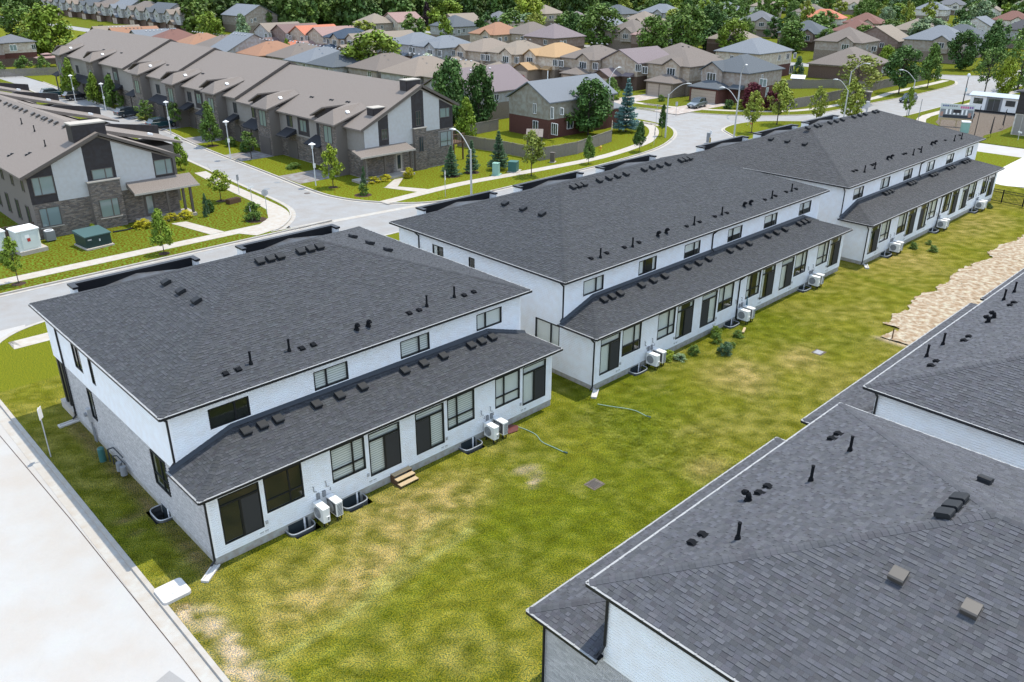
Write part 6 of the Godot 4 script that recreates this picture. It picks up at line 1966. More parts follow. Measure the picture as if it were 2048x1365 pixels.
	sign_post("teal street name sign by the garden fence across the intersection", 128.4, -44.4, 3.0, "wide", 0.7, M.teal)
	sign_post("thin grey sign post in the paved median of the cross street", 112.4, -57.2, 2.4, "tall", 2.2, M.pole_grey)
	sign_post("long grey estate sign on the grass corner", 113.6, -43.6, 1.4, "board", 0.9, M.sign_grey)
	sign_post("low red and white lawn sign on the grass corner", 111.6, -41.9, 0.8, "wide", 0.9, M.red)
	var cr := sign_post("white road work sign with black arrows behind the far row's parapet", 95.5, -38.9, 1.9, "board", 0.8, M.white_paint)
	for k in 2: box_obj("arrow", Vector3(-0.3 + k * 0.35, 1.5, 0.052), Vector3(-0.12 + k * 0.35, 1.84, 0.06), M.black_metal, cr)
	box_obj("yellow_base", Vector3(-0.15, 0, -0.1), Vector3(0.2, 0.9, 0.1), paint("ochre", 0.25, 0.17, 0.03), cr)
	box_obj("grey_bin", Vector3(0.9, 0, -0.25), Vector3(1.35, 1.4, 0.2), M.sign_grey, cr)
	for p in [[152.6, -41.4, 1.15, 2.0, "brown", "brown brick entrance pillar with flat cap beside the pavement"]]:
		var t := thing("brick_pillar", p[5], "pillar", Vector3(p[0], 0, p[1]), 0.3)
		brick_wall(t, face(Vector3(-p[2] / 2, 0, p[2] / 2), Vector3(0, 0, 1)), p[2], 0, p[3], [], BROWN_TONES, "brown_brick", 0, 0.28, 0.09)
		brick_wall(t, face(Vector3(-p[2] / 2, 0, -p[2] / 2), Vector3(-1, 0, 0)), p[2], 0, p[3], [], BROWN_TONES, "brown_brick", 0, 0.28, 0.09)
		box_obj("core", Vector3(-p[2] / 2, 0, -p[2] / 2), Vector3(p[2] / 2, p[3], p[2] / 2), M.brick_brown, t)
		box_obj("cap", Vector3(-p[2] * 0.62, p[3], -p[2] * 0.62), Vector3(p[2] * 0.62, p[3] + 0.16, p[2] * 0.62), M.stone_sill, t)
	var mp := MB.new()
	mp.box(Vector3(140.7, 0, -36.1), Vector3(140.95, 0.9, -35.9))
	mp.box(Vector3(140.5, 0.9, -36.3), Vector3(141.15, 2.0, -35.8))
	tag(obj("meter_post", mp, M.pole_grey), "grey meter box on a post by the main street", "meter box")
	var wm := MB.new()
	wm.extr([Vector2(cos(0.0) * 0.5, 0), Vector2(0.5, 1.2), Vector2(0, 1.7), Vector2(-0.5, 1.2), Vector2(-0.5, 0)], Transform3D(Basis(Vector3.UP, 0.7), Vector3(124.5, 0.0, -31.5)), 0.06)
	tag(obj("orange_road_sign", wm, M.orange), "orange road work sign standing behind the far roof ridge", "sign")
	# sales lot
	var bb := thing("billboard", "wooden billboard showing new white and black townhouses", "billboard", Vector3(137.6, 0, -19.7), -1.20)
	for k in [-2.2, 0.2, 1.9]: box_obj("post", Vector3(k - 0.12, -0.2, -0.2), Vector3(k + 0.12, 1.2, 0.0), M.new_wood, bb)
	box_obj("panel", Vector3(-2.6, 1.1, 0.0), Vector3(2.4, 3.6, 0.07), paint("board_pale", 0.48, 0.52, 0.52), bb)
	box_obj("lower_board", Vector3(-2.6, 1.0, -0.06), Vector3(2.4, 1.35, 0.09), M.new_wood, bb)
	box_obj("picture", Vector3(-2.5, 1.36, 0.07), Vector3(2.3, 2.75, 0.08), M.sign_grey, bb)
	box_obj("picture_ground", Vector3(-2.0, 1.37, 0.08), Vector3(2.25, 1.85, 0.083), M.dark_shade, bb)
	for k in 6: box_obj("picture_house", Vector3(-1.7 + k * 0.58, 1.95, 0.08), Vector3(-1.45 + k * 0.58, 2.72, 0.084), M.white_paint, bb)
	box_obj("picture_roof", Vector3(-0.6, 2.2, 0.084), Vector3(0.5, 2.74, 0.087), M.dark_siding, bb)
	for k in 2: box_obj("picture_figure", Vector3(-2.45 + k * 4.1, 1.6, 0.084), Vector3(-2.05 + k * 4.1, 2.3, 0.088), paint("skin_print", 0.35, 0.2, 0.16), bb)
	for k in 7: box_obj("print_line", Vector3(-2.3 + k * 0.32, 3.15, 0.07), Vector3(-2.06 + k * 0.32, 3.4, 0.076), paint("print_blue", 0.08, 0.10, 0.25) if k < 3 else M.sign_grey, bb)
	for k in 6: box_obj("print_line", Vector3(0.35 + k * 0.32, 2.95, 0.07), Vector3(0.6 + k * 0.32, 3.32, 0.076), paint("print_pink", 0.5, 0.12, 0.25) if k < 4 else paint("print_purple", 0.22, 0.12, 0.35), bb)
	var tl2 := thing("sales_trailer", "white sales trailer with double glass doors and grey metal roof", "trailer", Vector3(157.6, 0, -20.5), -PI / 2 + 0.05)
	box_obj("body", Vector3(-4.0, 0.35, -3.2), Vector3(4.0, 2.75, 0.0), M.white_paint, tl2)
	box_obj("skirt", Vector3(-4.0, 0, -3.2), Vector3(4.0, 0.34, -0.02), M.black_metal, tl2)
	var tr := MB.new()
	tr.extr([Vector2(0.3, 2.72), Vector2(0.3, 2.82), Vector2(-1.6, 3.3), Vector2(-3.5, 2.82), Vector2(-3.5, 2.72)], Transform3D(Basis(Vector3(0, 0, 1), Vector3.UP, Vector3(-1, 0, 0)), Vector3(4.3, 0, 0)), 8.6)
	obj("roof", tr, paint("trailer_roof", 0.36, 0.40, 0.43), tl2)
	box_obj("door_surround", Vector3(-1.3, 0.35, 0.0), Vector3(1.3, 2.75, 0.06), M.sign_grey, tl2)
	for k in 2: box_obj("door", Vector3(-0.95 + k * 0.98, 0.4, 0.06), Vector3(-0.03 + k * 0.98, 2.4, 0.08), M.dark_glass, tl2)
	for u in [-3.4, 1.9]: window(tl2, face(Vector3(0, 0, 0.04), Vector3(0, 0, 1)), u, 1.4, 1.5, 0.95, "grid", false, "", "black_metal", "dark_glass")
	var rc := thing("red_container", "dark red shipping container with white marks behind the trailer", "container", Vector3(158.6, 0, -13.8), -PI / 2)
	box_obj("body", Vector3(-1.5, 0, -6.0), Vector3(1.2, 2.6, 0), M.red, rc)
	for k in 10: box_obj("rib", Vector3(-1.4 + k * 0.27, 0.1, 0), Vector3(-1.28 + k * 0.27, 2.5, 0.05), M.red, rc)
	box_obj("mark", Vector3(0.2, 1.7, 0.05), Vector3(0.8, 2.0, 0.07), M.white_paint, rc)
	person(Vector3(144.0, 0.01, -19.2), 0.6)
	for f in [[131.6, -12.2, "black curved feather flag on the grass by the grey building"], [141.0, -13.4, "black feather flag planted beside the new building's corner"]]:
		var t := thing("feather_flag", f[2], "flag", Vector3(f[0], 0, f[1]), 0.6, "feather flags at the sales lot")
		var pm := MB.new()
		pm.cyl(Vector3.ZERO, Vector3(0, 3.2, 0), 0.025, 0.018, 6)
		obj("pole", pm, M.black_metal, t)
		var fm := MB.new()
		fm.extr([Vector2(0, 0.5), Vector2(0.62, 0.6), Vector2(0.55, 1.6), Vector2(0.40, 2.7), Vector2(0.15, 3.2), Vector2(0, 3.2)], at3(0, 0, -0.01), 0.02)
		obj("banner", fm, M.dark_siding, t)
	var sg := sign_post("small white real estate sign on the grass beside the feather flag", 132.6, -8.6, 1.3, "wide", 0.8, M.white_paint, "pole_white")
	var tp := thing("portable_toilet", "pale green portable cabinet at the edge of the gravel lot", "cabinet", Vector3(133.2, 0, -16.6), 0.5)
	box_obj("body", Vector3(-0.55, 0, -0.55), Vector3(0.55, 1.6, 0.55), M.utility_pale, tp)
	box_obj("roof", Vector3(-0.62, 1.6, -0.62), Vector3(0.62, 1.75, 0.62), M.white_paint, tp)
	box_obj("door", Vector3(-0.35, 0.05, 0.55), Vector3(0.35, 1.5, 0.58), M.pole_white, tp)
	var lp := MB.new()
	lp.cyl(Vector3(131.0, 0, -14.3), Vector3(131.0, 4.6, -14.3), 0.06, 0.05, 8)
	tag(obj("dark_pole", lp, M.black_metal), "thin dark pole standing before the sales trailer", "pole")
	var lp2 := MB.new()
	lp2.cyl(Vector3(133.0, 0, -23.9), Vector3(133.0, 4.4, -23.9), 0.05, 0.05, 8)
	tag(obj("grey_pole", lp2, M.sign_grey), "thin grey pole left of the billboard", "pole")
	# cars
	car("parked_car", "grey suv parked on the driveway of the red brick garage house", Vector3(123.3, 0.02, -60.3), PI + 0.10, paint("suv_grey", 0.085, 0.105, 0.115), 1.08)
	car("parked_car", "black car parked by the garage next to the blue spruce", Vector3(122.8, 0.02, -88.5), PI, paint("car_black", 0.010, 0.010, 0.012))
	car("moving_car", "dark blue pickup driving along the main street", Vector3(160.5, -0.1, -36.7), PI + 0.02, paint("car_navy", 0.02, 0.035, 0.05), 1.05)
	car("parked_car", "dark teal car on the driveway behind the near brown gable", Vector3(42.0, 0.02, -106.3), 0.1, paint("car_teal", 0.012, 0.045, 0.06))
	car("parked_car", "black car with silver wheel rims parked at the far end of the side street", Vector3(42.4, 0.02, -147.5), 0.05, paint("car_black", 0.010, 0.010, 0.012), 1.06)
	car("parked_car", "dark car half hidden behind a lantern post on the fourth driveway", Vector3(42.4, 0.02, -121.0), 0.1, paint("car_slate", 0.03, 0.04, 0.05))
	car("parked_car", "teal pickup beside a utility box at the end of the side street", Vector3(40.2, 0.02, -154.0), 0.0, paint("car_teal", 0.012, 0.045, 0.06), 1.05)
	car("parked_car", "blue car with white roof rack parked behind the sales trailer", Vector3(176.5, 0.02, -20.0), 0.3, paint("car_cyan", 0.02, 0.09, 0.13))
	# fences
	fence("weathered wooden fence between the tan corner house garden and the spruces", [66.8, -62.5, 68.2, -55.2, 68.6, -47.6, 75.5, -47.2, 86.0, -49.8, 92.6, -55.2], 1.7, M.fence_wood)
	fence("wooden fence beside the dark twin maples", [66.0, -68.3, 74.0, -67.6, 80.2, -68.2], 1.7, M.fence_wood)
	fence("wooden fence by the near brown gable behind the white cabinets", [-6, -54.3, 8.9, -55.2], 1.8, M.fence_dark)
	fence("grey wooden fence around the lawn behind the burgundy tree", [131.5, -47.6, 141.5, -46.9, 157.0, -47.2, 176, -48.5, 198, -48.0], 1.8, M.fence_wood)
	fence("grey wooden fence between the garden lawn and the shed", [153, -68, 160, -62, 168, -56, 170, -48.5], 1.8, M.fence_wood)
	fence("dark brown wooden fence before the grey hipped house at the far left", [30, -217.0, 60.5, -216.5], 2.0, M.fence_dark)
	fence("grey wooden fence below the dark brown one at the far left", [40, -195.5, 52.8, -191.5], 1.7, M.fence_wood)
	# garden shelters
	var ga := thing("gazebo", "brown pitched shelter roof in the fenced garden", "gazebo", Vector3(74.6, 0, -54.6), 0.75)
	obj("roof", roof_gable(-2.2, 2.2, 0.6, 1.9, 2.5, 2.0, 1.2, -1.2, 0.08), M.taupe_roof, ga)
	for q in [[-1.9, -1], [1.9, -1], [1.9, 1], [-1.9, 1]]: box_obj("post", Vector3(q[0] - 0.06, 0, q[1] - 0.06), Vector3(q[0] + 0.06, 1.85, q[1] + 0.06), M.brown_trim, ga)
	var gz := thing("gazebo", "tan two-tier gazebo roof beside the grey hipped house at the far left", "gazebo", Vector3(56.5, 0, -211.0))
	obj("roof", roof_hip(-2.6, 2.6, 2.0, -2.0, 2.3, 0.3), M.roof_pink, gz)
	obj("top_roof", roof_hip(-1.2, 1.2, 0.9, -0.9, 3.1, 0.3), M.roof_pink, gz)
	for q in [[-2.3, -1.7], [2.3, -1.7], [2.3, 1.7], [-2.3, 1.7]]: box_obj("post", Vector3(q[0] - 0.07, 0, q[1] - 0.07), Vector3(q[0] + 0.07, 2.3, q[1] + 0.07), M.brown_trim, gz)
	var sd := thing("garden_shed", "small shed with pale metal roof behind the grey fence", "shed", Vector3(164.5, 0, -62.5), 0.4)
	box_obj("wall", Vector3(-1.4, 0, -1.2), Vector3(1.4, 1.9, 1.2), M.fence_wood, sd)
	obj("roof", roof_gable(-1.7, 1.7, 0, 1.9, 2.5, 1.9, 1.5, -1.5, 0.08), M.pole_white, sd)
	box_obj("door", Vector3(-0.5, 0, 1.2), Vector3(0.5, 1.7, 1.23), M.brown_wood, sd)
	var pl := thing("planter_box", "brown wooden planter box at the pavement edge", "planter", Vector3(28.6, 0, -55.4), 0.2)
	box_obj("box", Vector3(-0.75, 0, -0.35), Vector3(0.75, 0.5, 0.35), M.brown_wood, pl)
	box_obj("soil", Vector3(-0.68, 0.5, -0.28), Vector3(0.68, 0.53, 0.28), M.mulch, pl)
	var hy := thing("fire_hydrant", "yellow fire hydrant on the grass by the wooden fence", "hydrant", Vector3(79.6, 0, -46.4))
	var hm := MB.new()
	hm.cyl(Vector3.ZERO, Vector3(0, 0.6, 0), 0.14, 0.12, 10)
	hm.cyl(Vector3(0, 0.6, 0), Vector3(0, 0.78, 0), 0.16, 0.05, 10)
	obj("body", hm, paint("hydrant_yellow", 0.6, 0.38, 0.03), hy)
	for s in [-1, 1]:
		var nb := MB.new()
		nb.cyl(Vector3(0, 0.45, 0), Vector3(0.22 * s, 0.45, 0), 0.07, 0.06, 8)
		obj("nozzle", nb, M.red, hy)
	for m in [[29.3, -69.0], [39.8, -53.5]]: pass
	for m in [[37.0, -61.0, "dark round manhole cover in the side street"], [34.6, -59.0, "second manhole cover in the side street, nearer the corner"], [36.9, -54.0, "rusty red manhole cover at the corner of the side street"]]:
		var mm := MB.new()
		mm.cyl(Vector3(m[0], -0.13, m[1]), Vector3(m[0], -0.106, m[1]), 0.36, 0.36, 16)
		tag(obj("manhole_cover", mm, M.brown_trim if m[0] < 36.95 and m[0] > 36.8 else M.sign_grey), m[2], "manhole cover", "manhole covers in the streets")

const ROWS := [
	{"at": Vector3(0, 0, 0), "wells": [3.95, 6.85, 14.35]},
	{"at": Vector3(24.05, 0, 0.523), "wells": [4.1, 14.95, 25.6]},
	{"at": Vector3(58.93, 0, 1.29), "wells": [4.1, 14.95, 25.6]}]

func make_rows() -> void:
	vent_meshes()
	white_row("near_white_row", "nearest white townhouse row with a brick end wall and wooden steps at its rear", ROWS[0].at, 0.0, 20.8, 4, {
		"ends": ["brick", "siding"], "wells": ROWS[0].wells, "end_wells": [-5.2],
		"lower": [["", ""], ["zebra", "zebra"], ["zebra", "zebra"], ["plain", "plain"]], "upper": ["", "zebra", "zebra", "plain"],
		"end_windows": [[[FV - 15.05, 4.2, 1.2, 1.62, "pair", ""], [FV - 12.55, 4.17, 0.52, 1.62, "plainwin", ""], [FV - 14.05, 1.55, 0.70, 1.75, "plainwin", ""], [FV - 5.75, 1.45, 1.62, 1.85, "cross", ""]], []],
		"parapets": [[1.7, 9.0], [11.9, 19.1]],
		"downpipes": [[0.0, 0.0, 3.65, 0.1, "l"], [0.0, -MV, 6.5, 3.85, "l"], [0.0, -17.3, 6.5, 0.15, "l"]],
		"vents": [["box", "rear", [[8.64, -10.05], [9.25, -10.05], [9.83, -10.05], [11.09, -10.05], [11.7, -10.05], [12.28, -10.05]]], ["box", "left", [[4.66, -12.83], [4.66, -11.02], [4.67, -9.21]]], ["box", "right", [[16.63, -13.4], [16.66, -11.6], [16.7, -9.8]]],
			["hood", "rear", [[3.07, -3.38], [3.69, -3.38], [6.95, -3.39], [7.57, -3.39], [13.36, -3.39], [14.0, -3.38], [17.16, -3.39], [17.88, -3.4]]], ["pipe", "rear", [[4.36, -3.45], [6.34, -3.46], [14.61, -3.46], [16.54, -3.46]]], ["exhaust", "rear", [[10.12, -3.45], [10.81, -3.43]]],
			["box", "bump", [[3.01, -2.0], [3.82, -2.0], [4.61, -2.0], [6.64, -2.0], [7.93, -2.0], [9.26, -2.0], [11.86, -2.0], [13.1, -2.0], [14.42, -2.0], [16.41, -2.0], [17.19, -2.0], [17.98, -2.0]]]]})
	var sh := func(a, dx, dz): return a.map(func(q): return [q[0] - dx, q[1] - dz])
	white_row("middle_white_row", "middle white townhouse row with a leafy bush and plants behind it", ROWS[1].at, 0.0, 31.88, 6, {
		"wells": ROWS[1].wells, "tone": Color(0.071, 0.075, 0.082),
		"lower": [["plain", "half"], ["side", "plain"], ["plain", "half"], ["side", "side"], ["plain", "half"], ["side", "plain"]], "upper": ["plain", "side", "half", "half", "half", "half"],
		"end_windows": [[[FV - 15.3, 4.3, 1.2, 1.5, "pair", "side"], [FV - 11.4, 4.3, 0.6, 1.5, "plainwin", ""], [FV - 5.0, 1.75, 2.1, 1.6, "slider", "plain"]], []],
		"parapets": [[2.1, 9.5], [12.2, 19.9], [22.6, 30.4]],
		"downpipes": [[0.0, 0.0, 3.65, 0.1, "l"], [0.0, -MV, 6.5, 3.85, "l"], [0.0, -16.8, 6.5, 0.15, "l"], [15.75, -MV, 6.5, 4.8, "z"], [15.75, 0.0, 3.65, 0.1, "z"]],
		"vents": [["box", "rear", sh.call([[32.84, -9.6], [33.44, -9.6], [34.02, -9.6], [35.72, -9.6], [36.8, -9.6], [37.8, -9.6], [38.82, -9.6], [41.04, -9.6], [42.08, -9.6], [43.05, -9.6], [44.12, -9.6], [45.87, -9.6], [46.47, -9.6], [47.08, -9.6]], 24.05, 0.523)], ["box", "left", sh.call([[28.7, -12.2], [28.69, -10.36], [28.71, -8.55]], 24.05, 0.523)],
			["hood", "rear", sh.call([[27.16, -2.8], [28.71, -2.8], [30.46, -2.8], [32.0, -2.8], [37.42, -2.82], [39.04, -2.83], [41.02, -2.86], [42.54, -2.8], [48.02, -2.87], [49.67, -2.89], [51.42, -2.93], [52.96, -2.9]], 24.05, 0.523)], ["pipe", "rear", sh.call([[27.88, -2.6], [31.12, -2.6], [38.22, -2.7], [41.84, -2.76], [48.93, -2.75], [52.12, -2.8]], 24.05, 0.523)], ["exhaust", "rear", sh.call([[34.11, -2.82], [35.08, -2.83], [45.06, -2.9], [45.95, -2.9]], 24.05, 0.523)],
			["box", "bump", sh.call([[27.01, -1.45], [27.79, -1.45], [28.6, -1.45], [30.81, -1.45], [32.06, -1.45], [33.33, -1.45], [35.98, -1.45], [37.28, -1.45], [38.54, -1.45], [41.3, -1.45], [42.61, -1.45], [43.91, -1.45], [46.65, -1.45], [47.93, -1.45], [49.23, -1.45], [51.5, -1.45], [52.26, -1.45], [52.93, -1.45]], 24.05, 0.523)]]})
	white_row("far_white_row", "farthest white townhouse row, black metal fence at its far corner", ROWS[2].at, 0.0, 31.80, 6, {
		"wells": ROWS[2].wells, "tone": Color(0.082, 0.083, 0.087),
		"lower": [["side", "plain"], ["side", "half"], ["side", "plain"], ["side", "side"], ["plain", "half"], ["side", "side"]], "upper": ["half", "plain", "half", "plain", "half", "plain"],
		"parapets": [[2.4, 10.8], [13.2, 21.4], [23.8, 31.4]],
		"downpipes": [[0.0, 0.0, 3.65, 0.1, "l"], [0.0, -MV, 6.5, 3.85, "l"], [16.0, -MV, 6.5, 4.8, "z"], [16.0, 0.0, 3.65, 0.1, "z"]],
		"vents": [["box", "rear", sh.call([[66.33, -9.4], [68.07, -9.4], [68.75, -9.4], [70.88, -9.4], [72.19, -9.4], [73.54, -9.4], [76.09, -9.4], [77.48, -9.4], [78.71, -9.4], [80.92, -9.4], [81.65, -9.4]], 58.93, 1.29)], ["box", "left", sh.call([[63.89, -11.7], [63.96, -10.0], [63.96, -8.2]], 58.93, 1.29)],
			["hood", "rear", sh.call([[62.27, -2.43], [62.88, -2.43], [66.08, -2.44], [66.65, -2.44], [73.01, -2.49], [73.59, -2.47], [76.83, -2.44], [83.53, -2.47], [87.71, -2.5]], 58.93, 1.29)], ["pipe", "rear", sh.call([[63.47, -1.9], [65.55, -1.9], [74.22, -1.95], [76.11, -1.95], [84.82, -1.95], [86.72, -1.9]], 58.93, 1.29)], ["exhaust", "rear", sh.call([[69.51, -2.5], [70.34, -2.5], [80.01, -2.5], [80.92, -2.5]], 58.93, 1.29)],
			["box", "bump", sh.call([[66.37, -0.88], [67.01, -0.88], [67.71, -0.88], [71.78, -0.88], [72.36, -0.88], [73.0, -0.88], [77.11, -0.88], [77.73, -0.88], [78.31, -0.88], [81.61, -0.9], [82.26, -0.9], [82.97, -0.9], [85.95, -0.92], [86.62, -0.92], [87.38, -0.92]], 58.93, 1.29)]]})
	# the rows that back on to the same lawn from the viewer's side; local x runs towards -x there
	var lc := func(a, x0): return a.map(func(q): return [x0 - q[0], 14.44 - q[1]])
	var grey := Color(0.106, 0.109, 0.122)
	white_row("corner_white_row", "white row with large grey hip roof and brick lower wall nearest the viewer", Vector3(20.88, 0, 14.44), PI, 15.53, 3, {
		"ends": ["siding", "brick"], "tone": grey, "single": true, "near_plane": 1,
		"downpipes": [[15.53, -0.05, 3.65, 0.1, "r"], [15.53, -MV - 0.05, 6.5, 3.95, "r"]],
		"vents": [["hood", "rear", lc.call([[17.38, 18.1], [17.9, 18.1], [12.15, 18.08], [12.72, 18.08], [8.21, 18.05], [8.8, 18.04]], 20.88)], ["pipe", "rear", lc.call([[16.43, 19.2], [13.6, 19.15], [8.98, 19.15]], 20.88)], ["exhaust", "rear", lc.call([[11.52, 18.02]], 20.88)],
			["box", "rear", lc.call([[13.55, 23.76], [12.99, 23.76], [12.44, 23.75]], 20.88)], ["box", "right", lc.call([[9.81, 23.64], [9.87, 25.52]], 20.88)], ["box", "left", lc.call([[16.56, 23.61]], 20.88)]]})
	white_row("second_corner_row", "white row with grey hip roof behind the nearest grey hip roof", Vector3(45.43, 0, 14.44), PI, 21.35, 4, {
		"tone": grey, "downpipes": [[21.35, -MV - 0.05, 6.5, 3.95, "r"]],
		"vents": [["hood", "rear", lc.call([[26.7, 18.2], [27.35, 18.2], [30.73, 18.2], [31.41, 18.2], [37.41, 18.2], [38.02, 18.2]], 45.43)], ["pipe", "rear", lc.call([[28.07, 17.5], [30.04, 17.5], [38.72, 17.5], [40.45, 17.5]], 45.43)], ["exhaust", "rear", lc.call([[34.07, 18.18], [34.89, 18.18]], 45.43)]]})
	white_row("third_corner_row", "white row with grey roof edge beside the bare soil", Vector3(73.7, 0, 14.6), PI, 26.0, 5, {"tone": grey, "vents": []})
	var nb := thing("grey_building", "edge of a new grey building with pale panelled lower wall at the picture edge", "building", Vector3(137.0, 0, -5.0), 0.0)
	box_obj("lower_wall", Vector3(0, 0, -6), Vector3(16, 3.2, 0), M.wall_pale, nb)
	box_obj("upper_wall", Vector3(-0.05, 3.2, -6.05), Vector3(16, 6.6, 0.05), M.dark_siding, nb)
	for k in 6: box_obj("panel", Vector3(-0.04, 0.1, -5.8 + k * 0.98), Vector3(-0.002, 3.1, -4.9 + k * 0.98), M.grey_siding, nb)
	obj("roof", roof_hip(-0.5, 16.5, 0.5, -6.5, 6.6, 0.3), M.roof_char, nb)
	win(nb, face(Vector3(-0.05, 0, -6), Vector3(-1, 0, 0)), 2.0, 4.2, 1.4, 1.4, "pair", "black_metal")
	box_obj("door", Vector3(-0.06, 0.1, -1.9), Vector3(0.0, 2.3, -0.9), M.black_metal, nb)

func make_houses() -> void:

	brown_block_near()
	brown_block_long()
	# the tan house at the corner, gable towards the viewer's left
	house("tan house with red brick lower storey and slate gable roof in the fenced corner garden", Vector3(95.5, 0, -61.8), PI / 2, {"w": 8.6, "d": 15.0, "eave": 5.4, "k": 0.55, "type": "front", "roof": "bluegrey", "wall": "sage", "brick": "red", "garage": [0, 6.4, 4.0, 1],
		"windows": [["b", 1.0, 3.4, 0.7, 1.5], ["b", 4.7, 3.1, 0.6, 1.7], ["b", 6.6, 3.9, 0.7, 1.0], ["b", 1.0, 0.9, 1.1, 1.5], ["b", 4.9, 0.8, 1.3, 1.7, "triple"], ["l", 4, 1.0, 1.4, 1.4], ["l", 9, 3.8, 1.2, 1.2]]})
	# houses that back on to it, fronts towards the cross street
	var r1 := [["purple", -82.0, 95.0, 13.0, 14.0, "front", "grey", "tan", "house with ribbed purple-grey metal roof behind the tan corner house"], ["tan", -95.0, 103.5, 10.5, 13.0, "hip", "taupe", "tan", "house with tan hip roof behind the purple metal roof"],
		["beige", -106.5, 103.0, 11.0, 14.0, "hip", "grey", "tan", "house with wide beige roof and vents beside the big bright tree"], ["taupe", -118.5, 102.0, 10.0, 13.0, "hip", "taupe", "brown", "house with taupe roof mostly hidden behind the big bright tree"],
		["slate", -129.5, 99.0, 10.0, 13.0, "hip", "grey", "brown", "house with slate-blue roof left of the big bright tree"], ["bluegrey", -139.5, 99.5, 10.0, 13.0, "hip", "grey", "brown", "house with pale blue-grey hip roof behind the long brown block"],
		["taupe", -150.5, 101.0, 10.5, 13.0, "hip", "taupe", "tan", "house with sunlit taupe hip roof behind the long brown block"], ["orange", -161.0, 99.0, 10.0, 13.0, "hip", "taupe", "brown", "house with orange-brown hip roof behind the long brown block"],
		["bluegrey", -171.5, 99.0, 9.5, 16.0, "side", "grey", "tan", "house with pale grey gable roof and a line of white vents"], ["taupe", -183.5, 98.0, 11.0, 13.0, "hip", "taupe", "tan", "house with broad taupe hip roof beyond the grey gable roof"],
		["orange", -195.0, 97.5, 10.5, 13.0, "hip", "taupe", "brown", "house with orange hip roof and white vents beyond the stepped ridge"], ["red", -209.0, 96.5, 12.0, 14.0, "hip", "taupe", "brown", "house with dark red-brown hip roof behind the long brown block"],
		["bluegrey", -222.0, 95.0, 9.5, 12.0, "front", "grey", "tan", "house with pale grey roof left of the red-brown roof"], ["orange", -233.0, 94.0, 10.0, 13.0, "front", "taupe", "brown", "house with orange gable roof near the large round trees"], ["tan", -244.0, 93.0, 9.5, 13.0, "front", "taupe", "brown", "house with brownish gable roof beside the large round trees"]]
	for h in r1:
		house(h[8], Vector3(h[2], 0, h[1]), PI / 2, {"w": h[3], "d": h[4], "eave": 4.7, "k": 0.48, "type": h[5], "roof": h[0], "wall": h[6], "brick": h[7], "garage": [2, 5.0, 4.0, 1], "vents": 5,
			"windows": [["b", 2, 3.3, 1.2, 1.1], ["b", 6, 0.9, 1.6, 1.6], ["l", 5, 3.2, 1.0, 1.0], ["r", 4, 3.2, 1.0, 1.0]]})
	# the row across the cross street, fronts towards the viewer
	house("taupe house with slate roof, arched window and wide garage in red brick", Vector3(133.0, 0, -61.3), -PI / 2, {"w": 10.2, "d": 12.5, "eave": 5.7, "k": 0.48, "roof": "slate", "wall": "taupe", "brick": "red", "gables": [[-2.4, 4.6, 0.7]], "garage": [-1.9, 6.4, 3.6, 1], "porch": [3.4, 2.6, 1.6],
		"windows": [["f", 7.7, 3.6, 1.5, 1.4, "pair", "pale_glass"], ["r", 4.8, 3.6, 0.7, 1.5], ["r", 7.2, 0.6, 0.9, 1.9, "pair", "pale_glass"]]})
	house("tan house with taupe roof and two garage doors next to the slate-roofed house", Vector3(134.0, 0, -75.2), -PI / 2, {"w": 10.4, "d": 13.5, "eave": 5.7, "k": 0.46, "roof": "taupe", "wall": "tan", "brick": "tan", "gables": [[1.4, 4.0, 0.9]], "garage": [1.2, 6.6, 4.2, 2], "vents": 2,
		"windows": [["f", 1.2, 3.5, 1.3, 1.5], ["r", 4.0, 3.9, 0.5, 1.0], ["r", 8.6, 4.3, 1.1, 1.1]]})
	var r2 := [["purple", "front", -87.2, 133.0, "tan", "house with striped purple-grey metal roof and dark gable trim"], ["taupe", "hip", -97.3, 131.0, "tan", "house with pale taupe hip roof and arched window right of the orange-tan roof"], ["sand", "hip", -107.5, 129.3, "beige", "house with bright orange-tan roof in the middle of its row"],
		["tan", "hip", -117.5, 127.0, "beige", "house with mottled tan roof left of the orange-tan roof"], ["beige", "hip", -127.5, 125.6, "tan", "house with beige gabled roof second left of the orange-tan roof"], ["bluegrey", "hip", -141.5, 124.0, "grey", "house with blue-grey hip roof behind the white flowering tree"],
		["bluegrey", "hip", -154.0, 124.6, "grey", "house with blue-grey roof behind the red-leaved shrub"], ["tan", "front", -165.0, 124.5, "tan", "house with tan gabled roof left of the two blue-grey roofs"], ["tan", "hip", -173.0, 124.5, "beige", "house with tan roof and half-round window beside the navy roof"],
		["navy", "hip", -182.0, 122.5, "tan", "house with dark navy roof and brick garage"], ["pink", "front", -191.0, 122.5, "tan", "house with faded pink roof left of the navy roof"], ["salmon", "front", -200.0, 122.0, "tan", "house with bright orange-red roof"],
		["plum", "front", -209.0, 121.0, "brown", "house with dull plum roof left of the orange-red roof"], ["beige", "front", -217.5, 120.0, "grey", "house with beige roof at the left end of its row beside the silver tree"]]
	var i := 0
